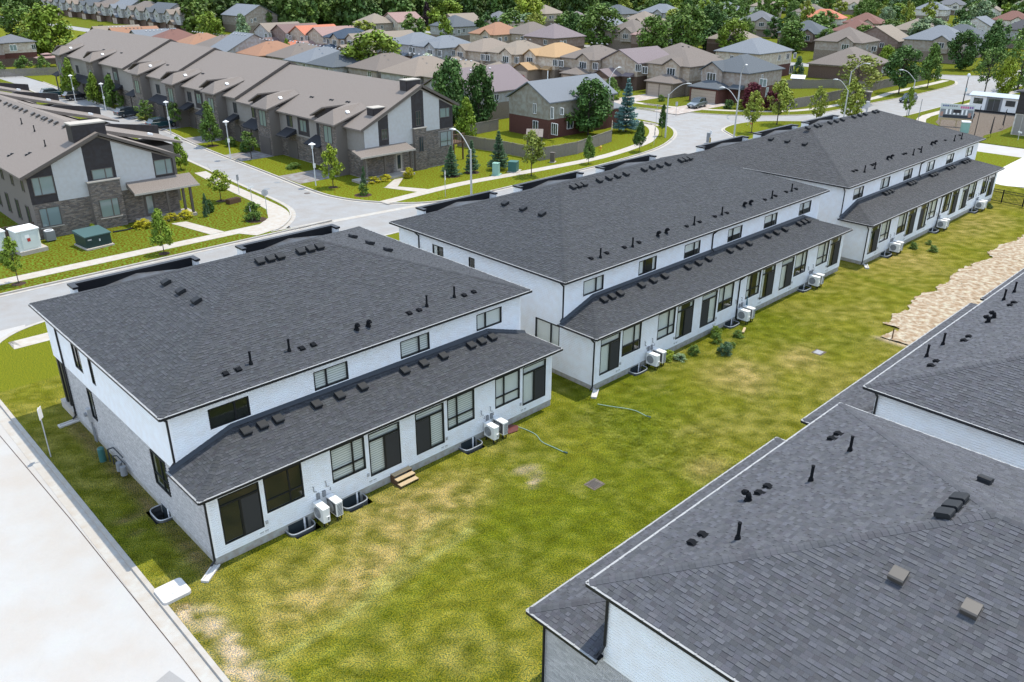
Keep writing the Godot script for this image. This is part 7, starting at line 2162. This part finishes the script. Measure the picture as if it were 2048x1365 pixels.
	for h in r2:
		var s := 1.0 if i % 2 else -1.0
		house(h[5], Vector3(h[3], 0, h[2]), -PI / 2, {"w": 9.0 if h[2] < -160 else 9.8, "d": 12.5, "eave": 5.5, "k": 0.46, "type": h[1], "roof": h[0], "wall": h[4], "brick": "red" if h[0] in ["navy", "pink", "salmon", "plum"] else ("tan" if i % 3 else "brown"),
			"gables": [[s * 2.2, 3.6, 0.7]] if h[1] == "hip" else [], "garage": [s * 1.6, 4.8, 4.2, 1], "garage_roof": "gable" if i % 2 == 0 else "hip", "porch": [-s * 3.0, 2.4, 1.4], "vents": 4 if i % 2 else 0,
			"windows": [["f", 2.0 if s > 0 else 6.2, 3.6, 1.4, 1.4], ["f", 4.4, 3.6 if h[1] == "hip" else 3.9, 1.5, 1.4, "triple"], ["r", 4.0, 3.6, 1.0, 1.1], ["r", 8.6, 3.8, 0.8, 1.0], ["r", 6.0, 0.9, 1.2, 1.4]]})
		i += 1
	house("wide house with pale grey roof, beige and red brick walls behind the grey fence", Vector3(175.0, 0, -74.5), 0.0, {"w": 15.0, "d": 11.5, "eave": 5.8, "k": 0.45, "roof": "bluegrey", "wall": "beige", "brick": "red",
		"windows": [["f", 1.2, 3.8, 1.1, 1.2], ["f", 5.0, 3.8, 1.3, 1.3], ["f", 8.4, 3.8, 1.3, 1.3], ["f", 7.4, 0.3, 1.7, 2.0], ["f", 13.0, 0.8, 0.6, 1.7], ["r", 5, 3.6, 1.2, 1.2], ["l", 4, 3.8, 1.0, 1.2]]})
	house("house with long taupe hip roof behind the slate-roofed red brick house", Vector3(153.0, 0, -80.0), 0.0, {"w": 12.5, "d": 12.0, "eave": 5.4, "roof": "taupe", "wall": "taupe", "brick": "brown", "windows": [["f", 3, 3.6, 1.2, 1.2]]})
	house("bungalow with sloping taupe roof behind the airy locust tree", Vector3(192.0, 0, -57.5), 0.1, {"w": 17.0, "d": 13.0, "eave": 3.2, "k": 0.5, "roof": "taupe", "wall": "taupe", "brick": "brown", "vents": 3, "windows": [["f", 4, 0.9, 1.6, 1.3]]})
	house("grey hipped house with pink-beige side walls at the far left", Vector3(39.5, 0, -219.0), 0.0, {"w": 19.0, "d": 22.0, "eave": 5.6, "k": 0.42, "roof": "grey", "wall": "taupe", "brick": "red", "windows": [["f", 11.0, 3.6, 1.6, 1.5, "pair", "pale_glass"], ["r", 3, 3.4, 1.2, 1.4], ["r", 12, 3.4, 1.2, 1.4]]})
	house("small hipped wing of the grey house with pale sunlit wall at the far left", Vector3(53.5, 0, -222.5), 0.0, {"w": 8.0, "d": 9.0, "eave": 5.4, "k": 0.38, "roof": "grey", "wall": "beige", "brick": "red", "windows": [["f", 3.0, 3.4, 1.0, 1.3]]})
	# dark grey townhouses far off at the top left, in line
	for k in 9:
		var z := -312.0 - k * 21.5
		house("far dark grey townhouse block, %s from the woods" % ["first", "second", "third", "fourth", "fifth", "sixth", "seventh", "eighth", "ninth"][k], Vector3(134.0 + k * 0.6, 0, z), -PI / 2, {"w": 19.0, "d": 12.0, "eave": 6.2, "k": 0.55, "type": "side" if k % 2 else "hip", "roof": ["beige", "slate", "taupe", "bluegrey", "taupe", "slate"][k % 6], "wall": "grey", "brick": "brown",
			"gables": [[-4.5, 5.0, 1.2], [4.5, 5.0, 1.2]], "garage": [0, 5.6, 2.2, 2], "garage_roof": "gable", "windows": [["f", 8, 3.6, 1.6, 1.6], ["r", 4, 3.4, 1.0, 1.2]]})
	# farther houses, each by its roof: x, z, width, depth, turn, eave, roof colour, wall colour
	var far := [[154.0, -292.0, 18, 14, -1.57, 6.2, "bluegrey", "taupe", "side", "big house with blue-grey gable roof between the woods and the silver tree"], [175.6, -236.0, 11, 11, -1.57, 5.2, "tan", "taupe", "hip", "house with tan roof at the woods' edge left of the purple tree"],
		[185.0, -233.0, 11, 12, -1.57, 5.4, "pink", "beige", "front", "house with pinkish roof partly behind the purple tree"], [199.0, -216.0, 11, 12, -1.57, 5.2, "tan", "brown", "front", "house with tan gable roof right of the purple tree"], [182.0, -199.0, 12, 12, -1.57, 5.6, "slate", "grey", "hip", "house with slate pyramid roof before the round bright tree"],
		[214.0, -212.0, 13, 13, -1.57, 5.2, "grey", "tan", "hip", "house with grey hip roof below the dark woods"], [170.5, -166.0, 11, 13, -1.57, 5.4, "orange", "tan", "hip", "house with rusty orange hip roof in the second street"], [177.0, -158.0, 11, 13, -1.57, 5.6, "taupe", "tan", "hip", "house with taupe roof right of the rusty orange roof"],
		[175.0, -146.5, 12, 13, -1.57, 5.4, "purple", "brown", "hip", "house with dusty purple hip roof and white vents"], [266.0, -238.0, 12, 12, -1.57, 5.6, "tan", "tan", "hip", "house with tan roof beside the tall pale tree at the woods"], [241.0, -197.0, 12, 12, -1.57, 5.2, "purple", "brown", "hip", "house with purplish roof right of the tall bright tree"],
		[284.0, -212.0, 14, 12, -1.57, 6.0, "slate", "taupe", "hip", "house with slate roof above the pale yellow-green tree"], [306.0, -205.0, 16, 12, -1.57, 6.0, "bluegrey", "grey", "hip", "wide house with blue-grey roof right of the slate one"], [250.0, -172.0, 13, 13, -1.57, 5.6, "beige", "tan", "hip", "house with beige hip roof behind the large tree cluster"],
		[226.0, -168.0, 12, 12, -1.2, 5.2, "bluegrey", "pale", "front", "house with pale grey gable roof left of the yellow-green tree"], [361.0, -206.0, 14, 12, -1.3, 5.6, "bluegrey", "grey", "hip", "far house with grey roof over the tree cluster"], [292.6, -147.0, 13, 12, -1.3, 5.6, "grey", "taupe", "hip", "house with dark grey roof among trees above the road's end"],
		[223.0, -115.0, 12, 12, -1.4, 4.2, "tan", "brown", "hip", "house with tan roof behind the large tree cluster, right part"], [252.5, -107.0, 14, 13, -1.4, 5.0, "slate", "brown", "hip", "house with steep slate roof and brown brick gable between round trees"], [228.5, -82.6, 13, 13, -1.5, 5.2, "taupe", "taupe", "hip", "house with taupe roof left of the paired tan gables"],
		[252.0, -83.0, 14, 12, -1.5, 4.4, "tan", "brown", "front", "house with tan gables right of the grey fence garden"], [265.0, -97.0, 12, 12, -1.5, 5.6, "red", "taupe", "hip", "house with red-brown hip roof among the trees"], [340.0, -145.0, 16, 12, -1.3, 5.0, "salmon", "pale", "hip", "far house with bright red-orange roof"],
		[314.0, -116.0, 13, 12, -1.4, 5.4, "red", "tan", "hip", "house with small brick-red roof between green trees"], [246.0, -64.0, 15, 13, -1.5, 5.8, "bluegrey", "taupe", "hip", "house with large grey-green hip roof and white window"], [268.0, -66.0, 14, 12, -1.5, 5.4, "slate", "grey", "hip", "house with slate roof and vents right of the grey-green roof"],
		[289.0, -88.0, 12, 12, -1.5, 5.4, "tan", "taupe", "hip", "house with beige roof and vents behind the grey-green roof"], [303.0, -91.0, 12, 12, -1.5, 5.0, "taupe", "brown", "hip", "house with taupe roof half covered by the grey-green tree"], [324.0, -80.0, 13, 12, -1.5, 5.0, "bluegrey", "pale", "front", "house with pale blue metal gable roof"],
		[312.0, -60.0, 16, 13, -1.5, 5.8, "char", "grey", "hip", "house with charcoal hip roof near the right edge"], [340.0, -58.0, 14, 12, -1.5, 5.6, "tan", "taupe", "hip", "house with tan roof at the right edge beyond the charcoal roof"], [413.0, -215.0, 14, 12, -1.3, 5.6, "tan", "pale", "hip", "far house with tan roof near the upper edge"],
		[444.0, -142.0, 15, 12, -1.4, 5.6, "bluegrey", "pale", "hip", "far pale grey roofed house right of the bright red-orange roof"], [454.0, -122.0, 16, 12, -1.4, 5.6, "beige", "pale", "front", "far house with cream walls near the upper right"], [388.0, -88.0, 14, 12, -1.4, 5.0, "red", "pale", "hip", "far house with dull red roof at the right edge"],
		[420.0, -70.0, 16, 12, -1.4, 5.0, "bluegrey", "pale", "hip", "far house with pale roof at the right edge"], [210.0, -145.0, 12, 13, -1.5, 5.4, "taupe", "taupe", "hip", "house with taupe roof behind the dark round tree of the second street"], [204.0, -130.0, 11, 12, -1.5, 5.4, "pink", "brown", "hip", "house with pink-brown roof left of the large tree cluster"],
		[376.0, -170.0, 14, 12, -1.3, 5.4, "taupe", "pale", "hip", "far taupe roofed house over the road's trees"], [480.0, -200.0, 16, 12, -1.3, 5.4, "tan", "pale", "hip", "farthest tan roofed house at the upper right"], [520.0, -160.0, 16, 12, -1.3, 5.4, "grey", "pale", "hip", "farthest grey roofed house at the upper right"], [560.0, -130.0, 18, 12, -1.3, 5.4, "tan", "beige", "hip", "farthest beige house at the upper right edge"]]
	for h in far:
		house(h[9], Vector3(h[0] - 6.0, 0, h[1]), h[4], {"w": float(h[2]), "d": float(h[3]), "eave": h[5], "k": 0.52, "type": h[8], "roof": h[6], "wall": h[7], "brick": "brown" if h[7] == "brown" else "tan",
			"gables": [[2.5, 4.0, 0.8]] if h[8] == "hip" and int(h[0]) % 2 == 0 else [], "vents": int(h[0]) % 4, "windows": [["f", 2.0, h[5] - 1.9, 1.3, 1.3], ["f", h[2] - 3.6, h[5] - 1.9, 1.3, 1.3], ["r", 4.0, h[5] - 1.9, 1.1, 1.2], ["r", 8.0, 0.9, 1.2, 1.4]]})
	# driveways of the row across the cross street
	var dv := MB.new()
	for z in [-60.6, -75.2, -87.5, -98, -108, -118, -128, -141.5, -154, -165, -173, -182, -191, -200, -209]: dv.slab(V2([113.8, z - 2.6, 131.5, z - 2.6, 131.5, z + 2.6, 113.8, z + 2.6]), -0.06, 0.015)
	struct("driveways", dv, M.driveway_pale)

func make_trees() -> void:
	var list := [
		["young_tree", "young tree with loose light crown on the grass strip by the white cabinets", 4.1, -43.8, 3.8, 2.0, "young", "bright", 0.33], ["young_tree", "slim young tree on the grass strip beside the low green transformer", 15.9, -43.4, 4.0, 2.2, "pyramid", "bright", 0.26],
		["young_tree", "small bright lime tree at the corner of the side street", 28.0, -57.1, 3.3, 2.7, "young", "lime", 0.36], ["young_tree", "bright yellow-green tree beside the first lantern post", 40.4, -54.0, 4.8, 2.9, "young", "lime", 0.24], ["young_tree", "tree half hidden behind the near brown roof edge", 31.3, -74.9, 4.0, 2.4, "pyramid", "bright", 0.2],
		["street_tree", "olive young tree on the grass strip before the fenced garden", 61.6, -42.3, 5.4, 3.5, "young", "olive", 0.32], ["street_tree", "slim upright young tree on the grass strip by the brown utility box", 72.0, -42.0, 3.6, 2.0, "pyramid", "mid", 0.24], ["street_tree", "slim dark young tree by the curving pavement", 83.1, -42.3, 4.1, 2.4, "pyramid", "dark", 0.26], ["street_tree", "thin young tree beside the street lamp on the grass corner", 95.2, -47.4, 4.6, 1.7, "pyramid", "dark", 0.3],
		["spruce_tree", "small spruce nearest the brown gable end", 54.3, -49.0, 3.6, 2.6, "spruce", "deep", 0.04], ["spruce_tree", "narrow spruce directly behind the street lamp, middle of three", 57.4, -48.7, 3.9, 2.2, "spruce", "deep", 0.06], ["spruce_tree", "tallest of the three small spruces, beside the wooden fence", 61.0, -47.6, 4.6, 2.9, "spruce", "deep", 0.05], ["spruce_tree", "large blue spruce on the corner lawn", 93.9, -53.4, 7.6, 4.5, "spruce", "blue", 0.04],
		["maple_tree", "dark full maple behind the long brown block, taller of two joined crowns", 75.0, -73.5, 10.2, 6.6, "round", "dark", 0.08], ["maple_tree", "dark full maple beside its taller twin behind the long brown block", 78.8, -71.3, 9.2, 5.6, "round", "dark", 0.08], ["maple_tree", "lighter green pyramidal tree in front of the dark maples", 71.8, -66.3, 5.8, 3.9, "pyramid", "bright", 0.08], ["maple_tree", "round dark maple in front of the tan corner house", 87.4, -55.6, 7.9, 7.2, "round", "dark", 0.14], ["maple_tree", "very broad bright tree rising behind the long brown ridge", 96.5, -124.0, 10.6, 13.0, "round", "bright", 0.1],
		["street_tree", "dense pyramidal tree before the third brown bay", 41.1, -86.8, 6.0, 3.3, "pyramid", "mid", 0.17], ["street_tree", "layered small tree beside the second lantern post", 41.0, -74.9, 3.6, 3.1, "layered", "mid", 0.42], ["street_tree", "layered small tree before the fourth brown bay", 43.4, -104.4, 3.8, 3.2, "layered", "mid", 0.32], ["street_tree", "layered small tree beside the parked teal car", 41.6, -111.5, 3.6, 3.3, "layered", "mid", 0.35],
		["street_tree", "dark upright tree by the fourth lantern post", 43.6, -131.5, 5.6, 3.7, "pyramid", "mid", 0.1], ["street_tree", "bright upright tree left of the dark upright one", 43.2, -139.0, 5.4, 3.6, "pyramid", "bright", 0.1], ["street_tree", "tallest bright tree near the end of the side street", 42.9, -151.0, 7.0, 4.4, "pyramid", "bright", 0.12],
		["street_tree", "young tree on the grass corner, leftmost of four", 108.0, -39.5, 6.2, 3.7, "young", "yellowgreen", 0.3], ["street_tree", "largest young tree on the grass corner", 117.6, -40.6, 7.0, 5.0, "young", "yellowgreen", 0.28], ["street_tree", "narrow young tree on the grass corner behind a roof parapet", 124.8, -37.4, 5.6, 3.2, "young", "yellowgreen", 0.2], ["street_tree", "full young tree behind the far row's last parapet", 129.5, -33.9, 6.6, 4.8, "young", "yellowgreen", 0.16],
		["maple_tree", "burgundy-leaved tree at the corner of the red brick house", 128.0, -51.6, 4.6, 4.6, "round", "burgundy", 0.05], ["maple_tree", "lower burgundy-leaved tree beside the taller one", 130.4, -49.2, 3.4, 3.8, "round", "burgundy", 0.05],
		["locust_tree", "airy wide locust tree with thin foliage along the fence", 149.5, -42.6, 8.7, 10.2, "loose", "olive", 0.28], ["street_tree", "dark street tree right of the airy locust", 169.6, -42.4, 8.9, 7.6, "round", "dark", 0.22], ["street_tree", "pyramidal street tree before the bend of the main street", 183.9, -42.2, 8.9, 5.6, "pyramid", "mid", 0.24],
		["maple_tree", "dense round tree beyond the bend of the main street", 226.0, -50.5, 9.0, 8.0, "round", "dark", 0.1], ["maple_tree", "dark round tree right of the dense one", 233.0, -46.0, 10.0, 7.2, "round", "dark", 0.1], ["street_tree", "loose street tree beside the sales trailer", 183.5, -30.4, 8.7, 6.9, "loose", "mid", 0.3], ["street_tree", "bright upright tree right behind the sales trailer", 182.5, -26.6, 7.2, 4.3, "round", "lime", 0.06], ["maple_tree", "tall loose tree at the right edge behind the trailer", 195.4, -27.7, 12.6, 9.7, "loose", "mid", 0.08], ["maple_tree", "tall light tree cut by the right edge", 206.0, -24.5, 12.6, 9.0, "round", "mid", 0.08],
		["young_tree", "thin sapling beside the street lamp at the sales lot", 140.8, -28.9, 5.0, 2.1, "young", "bright", 0.3],
		["maple_tree", "large full tree in the centre of the tree cluster behind the taupe roofs", 205.0, -121.0, 13.0, 13.0, "round", "mid", 0.06], ["maple_tree", "left tree of the tree cluster behind the taupe roofs", 193.0, -124.0, 10.6, 10.5, "round", "mid", 0.06], ["maple_tree", "brighter right tree of the tree cluster behind the taupe roofs", 216.0, -112.0, 9.6, 10.0, "round", "bright", 0.06], ["maple_tree", "tall darker tree at the back of the cluster behind the taupe roofs", 228.0, -128.0, 12.6, 10.0, "round", "dark", 0.06],
		["maple_tree", "round tree before the steep slate roof", 238.0, -104.5, 8.6, 10.5, "round", "mid", 0.08], ["maple_tree", "smaller round tree right of the steep slate roof's tree", 247.0, -98.0, 6.6, 6.5, "round", "mid", 0.08], ["maple_tree", "tall dense dark tree right of the dusty purple roof", 203.0, -153.0, 12.4, 15.0, "round", "mid", 0.04], ["maple_tree", "pale yellow-green tree in the second street", 219.0, -151.0, 7.2, 10.1, "loose", "yellowgreen", 0.04], ["maple_tree", "tall bright green tree against the dark woods", 243.0, -226.0, 12.6, 14.9, "round", "lime", 0.04], ["maple_tree", "round green tree against the dark woods behind the slate pyramid roof", 237.0, -268.0, 10.0, 14.1, "round", "bright", 0.04],
		["maple_tree", "largest round tree at the upper left", 63.5, -229.5, 13.4, 13.0, "round", "bright", 0.05], ["maple_tree", "dark spreading tree at the left edge of the upper left", 78.0, -312.0, 11.5, 15.0, "round", "mid", 0.05], ["maple_tree", "yellowish tree between the two big trees at the upper left", 69.0, -262.0, 9.5, 9.0, "round", "yellowgreen", 0.05], ["maple_tree", "dark low tree at the right foot of the largest upper left tree", 71.8, -223.0, 6.6, 8.2, "round", "dark", 0.05], ["maple_tree", "olive low tree behind the brown ridge's far end", 82.0, -221.0, 5.4, 6.4, "round", "yellowgreen", 0.05], ["maple_tree", "dark slim tree beside the gable roofs at the upper left", 84.0, -250.0, 6.6, 5.0, "round", "dark", 0.05],
		["maple_tree", "silvery tree at the left end of the house row", 119.0, -228.0, 9.6, 7.6, "pyramid", "silver", 0.05], ["maple_tree", "bright round tree left of the silvery tree", 118.0, -249.0, 9.2, 9.6, "round", "bright", 0.05], ["maple_tree", "small dark tree in front of the plum roof", 113.5, -206.0, 3.6, 3.8, "round", "dark", 0.05], ["maple_tree", "slim light tree between the orange-red and pink roofs", 113.5, -191.5, 5.0, 3.0, "pyramid", "bright", 0.1],
		["fir_tree", "dark evergreen beside the burgundy-leaved garden and pale roofed house", 171.5, -66.5, 5.4, 3.9, "cone", "deep", 0.03], ["maple_tree", "dark purple tree standing before the woods", 226.0, -270.0, 9.6, 6.2, "pyramid", "purple", 0.04], ["maple_tree", "white flowering tree in front of the blue-grey roofed house", 113.8, -128.5, 5.2, 4.2, "round", "white", 0.12], ["maple_tree", "red-leaved shrub in front of the second blue-grey roofed house", 117.5, -145.5, 3.2, 5.2, "round", "red_leaf", 0.04], ["maple_tree", "low red-leaved shrub before the tan garage", 118.5, -102.5, 2.4, 3.6, "round", "red_leaf", 0.04],
		["young_tree", "small light tree between the tan garages, nearer the orange-tan roof", 118.0, -109.5, 4.0, 2.3, "young", "lime", 0.15], ["young_tree", "small tree beside the beige garage", 118.0, -115.5, 3.0, 2.4, "young", "bright", 0.1], ["young_tree", "slim dark cypress between two garages", 118.0, -121.5, 3.2, 1.4, "cone", "deep", 0.03],
		["hedge_shrub", "tall leafy shrub by the black car and blue spruce", 121.5, -79.5, 3.6, 3.4, "round", "mid", 0.05], ["hedge_shrub", "low bright shrub before the tan garage doors", 119.5, -77.0, 2.0, 2.8, "shrub", "bright", 0.02],
		["maple_tree", "grey-green tree over the beige roof beside the far right houses", 283.0, -82.0, 9.0, 14.0, "round", "silver", 0.05], ["maple_tree", "dense tree between the tan roof and the red-brown roof", 254.0, -90.0, 7.6, 9.0, "round", "mid", 0.05], ["maple_tree", "light tree before the pale blue metal roof", 297.0, -76.0, 8.0, 10.0, "loose", "silver", 0.05], ["maple_tree", "green tree right of the pale blue metal roof", 318.0, -66.0, 6.0, 8.0, "round", "bright", 0.05], ["young_tree", "small tree in the garden before the tan gables", 221.0, -68.0, 5.0, 5.0, "round", "bright", 0.05]]
	for q in list: tree(q[0], q[1], q[2], q[3], q[4], q[5], q[6], q[7], q[8])
	for q in [["bush", "small cone-shaped shrub beside the yellow shrubs of the near brown gable", 24.1, -52.3, 2.3, 0.9, "cone", "deep"], ["bush", "small cone-shaped shrub before the porch of the long brown block", 43.0, -51.4, 2.4, 0.95, "cone", "deep"], ["bush", "round green bush on the corner lawn of the long brown block", 40.9, -48.6, 1.3, 1.3, "shrub", "mid"], ["bush", "round green bush at the corner of the side street", 27.0, -47.8, 1.8, 1.9, "shrub", "mid"], ["bush", "round yellow bush at the foot of the long brown block's gable", 49.9, -51.8, 1.2, 1.6, "shrub", "yellow"],
			["bush", "low yellow shrubs along the porch of the near brown gable, right clump", 22.2, -53.2, 0.8, 2.0, "low", "yellow"], ["bush", "low yellow shrubs along the porch of the near brown gable, left clump", 20.8, -53.4, 0.75, 1.9, "low", "yellow"], ["bush", "low yellow shrubs before the porch of the long brown block, left clump", 45.2, -52.7, 0.7, 1.9, "low", "yellow"], ["bush", "low yellow shrubs before the porch of the long brown block, right clump", 46.9, -52.6, 0.7, 1.8, "low", "yellow"], ["bush", "yellow shrub left of the slim young tree by the brown bay", 17.8, -52.7, 0.8, 2.1, "low", "yellow"], ["bush", "small bright shrub behind the green transformer box", 13.6, -54.6, 0.8, 0.8, "shrub", "lime"],
			["bush", "dark shrub by the porch corner behind the cone-shaped shrub", 25.0, -53.6, 1.3, 1.3, "shrub", "dark"], ["bush", "green shrub in the shade beside the second driveway", 42.6, -79.5, 1.5, 1.9, "shrub", "dark"], ["bush", "green shrub at the foot of the dense pyramidal tree", 42.8, -84.5, 1.3, 1.9, "shrub", "mid"], ["bush", "flowering low plants on the lawn between two driveways", 42.2, -66.0, 0.7, 2.2, "low", "mid"], ["bush", "dark green rounded bushes before the red brick garage house, left one", 126.5, -55.6, 1.5, 2.4, "shrub", "dark"], ["bush", "yellow-green rounded bush before the red brick garage house", 127.8, -53.8, 1.6, 2.2, "shrub", "yellowgreen"], ["bush", "leafy low plants beside the tan garage wall", 124.5, -69.5, 1.2, 1.8, "low", "mid"],
			["bush", "yellow-green low bush behind the dark car by the lantern post", 42.6, -115.6, 1.1, 2.6, "low", "yellowgreen"], ["bush", "round clipped shrub beside the blue spruce", 90.0, -57.6, 1.0, 1.7, "shrub", "yellowgreen"], ["bush", "green tree-like bush by the fence under the round dark maple", 90.5, -58.8, 1.6, 2.4, "shrub", "mid"], ["bush", "first sapling over the dark fence at the far left", 42.0, -198.5, 3.4, 4.0, "young", "mid"], ["bush", "second sapling over the dark fence at the far left", 47.5, -198.0, 4.0, 4.4, "young", "mid"], ["bush", "third sapling over the dark fence at the far left", 51.5, -197.5, 3.8, 3.6, "young", "mid"]]:
		tree(q[0], q[1], q[2], q[3], q[4], q[5], q[6], q[7], 0.02 if q[6] != "young" else 0.15, "garden shrubs", -1, "shrub")
	var mu := MB.new()
	for q in [[28.0, -57.1, 0.6], [40.4, -54.0, 0.6], [40.9, -48.6, 1.0], [27.2, -47.6, 1.1], [15.9, -43.4, 0.5], [4.1, -43.8, 0.55], [41.1, -86.8, 0.9], [54.3, -49.0, 1.1], [57.4, -48.7, 1.0], [108, -39.5, 0.5]]:
		mu.cyl(Vector3(q[0], 0.0, q[1]), Vector3(q[0], 0.03, q[1]), q[2], q[2] * 0.8, 12)
	struct("mulch_rings", mu, M.mulch)
	# trees among the far houses
	rng.seed = 99
	var n := 0
	var tones := ["mid", "dark", "bright", "mid", "yellowgreen", "mid", "silver"]
	for k in 420:
		var x := rng.randf_range(150, 560)
		var z := rng.randf_range(-300, -46)
		if x < 215 and z > -112: continue
		if x * 0.70 + (-z) * 0.71 < 235: continue
		if z < -240 and x < 300: continue
		var near := false
		for c in get_children():
			if c is Node3D and c.has_meta("category") and (c.get_meta("category") == "house" or c.get_meta("category") == "tree"):
				if Vector2(c.position.x + (5.0 if c.get_meta("category") == "house" else 0.0), c.position.z).distance_to(Vector2(x, z)) < (9.5 if c.get_meta("category") == "house" else 5.0): near = true
		if near: continue
		tree("garden_tree", "%s tree among the far houses" % {"mid": "mid green leafy", "dark": "dark green leafy", "bright": "bright green leafy", "yellowgreen": "yellow-green leafy", "silver": "pale grey-green leafy"}[tones[n % 7]], x, z, rng.randf_range(6, 11.5), rng.randf_range(6, 12), "far" if n % 3 else "round", tones[n % 7], 0.05, "trees among the far houses")
		n += 1
		if n > 170: break
	# the woods behind everything
	var mm := MultiMesh.new()
	mm.transform_format = MultiMesh.TRANSFORM_3D
	mm.use_colors = true
	mm.mesh = crown("far", 1)
	var spots := []
	for k in 5200:
		var x := rng.randf_range(118, 760)
		var z := rng.randf_range(-900, -60)
		var front := -262.0 - 0.16 * absf(x - 250.0) if x < 400 else -286 + (x - 400) * 0.9
		if x < 160: front = -296.0 + (x - 118) * 0.1
		if z > front and x < 560: continue
		if x < 146 and z < -305: continue
		if x < 128 + (-z - 300) * 0.02: continue
		spots.append([x, z])
	mm.instance_count = spots.size()
	for k in spots.size():
		var q: Array = spots[k]
		var w := rng.randf_range(4.5, 8.0)
		mm.set_instance_transform(k, Transform3D(Basis(Vector3.UP, rng.randf() * TAU).scaled(Vector3(w, rng.randf_range(5.5, 8.5), w)), Vector3(q[0], -0.5, q[1])))
		var g := rng.randf_range(0.7, 1.5)
		var y := rng.randf_range(0.0, 1.0)
		mm.set_instance_color(k, Color(0.055 * g * (1 + y * 0.8), 0.105 * g * (1 + y * 0.4), 0.026 * g))
	var mi := MultiMeshInstance3D.new()
	mi.name = "woods"
	mi.multimesh = mm
	mi.material_override = leaf_mat("woods_leaf", 1, 1, 1)
	mi.set_meta("kind", "stuff"); mi.set_meta("label", "dense dark woods behind the last houses")
	add_child(mi, true)

func _ready() -> void:
	rng.seed = 20240601
	var cam := Camera3D.new()
	cam.name = "camera"
	cam.transform = Transform3D(Basis(Vector3(0.721399, 0.004214, 0.692507), Vector3(0.284171, 0.910113, -0.301565), Vector3(-0.63153, 0.41434, 0.655357)), Vector3(-10.463, 23.597, 29.166))
	cam.fov = 45.12
	cam.near = 0.3; cam.far = 3000
	add_child(cam)
	cam.current = true
	var we := WorldEnvironment.new()
	we.name = "environment"
	var env := Environment.new()
	var sky := Sky.new()
	var sm := ProceduralSkyMaterial.new()
	sm.sky_top_color = Color(0.66, 0.745, 0.86)
	sm.sky_horizon_color = Color(0.93, 0.94, 0.95)
	sm.sky_curve = 0.16
	sm.ground_bottom_color = Color(0.30, 0.32, 0.22)
	sm.ground_horizon_color = Color(0.74, 0.78, 0.78)
	sm.sky_energy_multiplier = 1.45
	sky.sky_material = sm
	env.background_mode = Environment.BG_SKY
	env.sky = sky
	env.tonemap_mode = Environment.TONE_MAPPER_LINEAR
	env.tonemap_exposure = 1.03
	env.sdfgi_enabled = true; env.ssao_enabled = true; env.ssil_enabled = true
	we.environment = env
	add_child(we)
	var sun := DirectionalLight3D.new()
	sun.name = "sun"
	sun.light_energy = 1.6
	sun.light_color = Color(1.0, 0.965, 0.90)
	sun.light_angular_distance = 0.5
	sun.shadow_enabled = true
	sun.transform = Transform3D(Basis.looking_at(Vector3(-0.365, -1.0, -0.04), Vector3(0, 0, -1)), Vector3(0, 60, 0))
	add_child(sun)
	make_materials()
	roof_colours()
	make_ground()
	make_rows()
	make_houses()
	make_trees()
	make_objects()
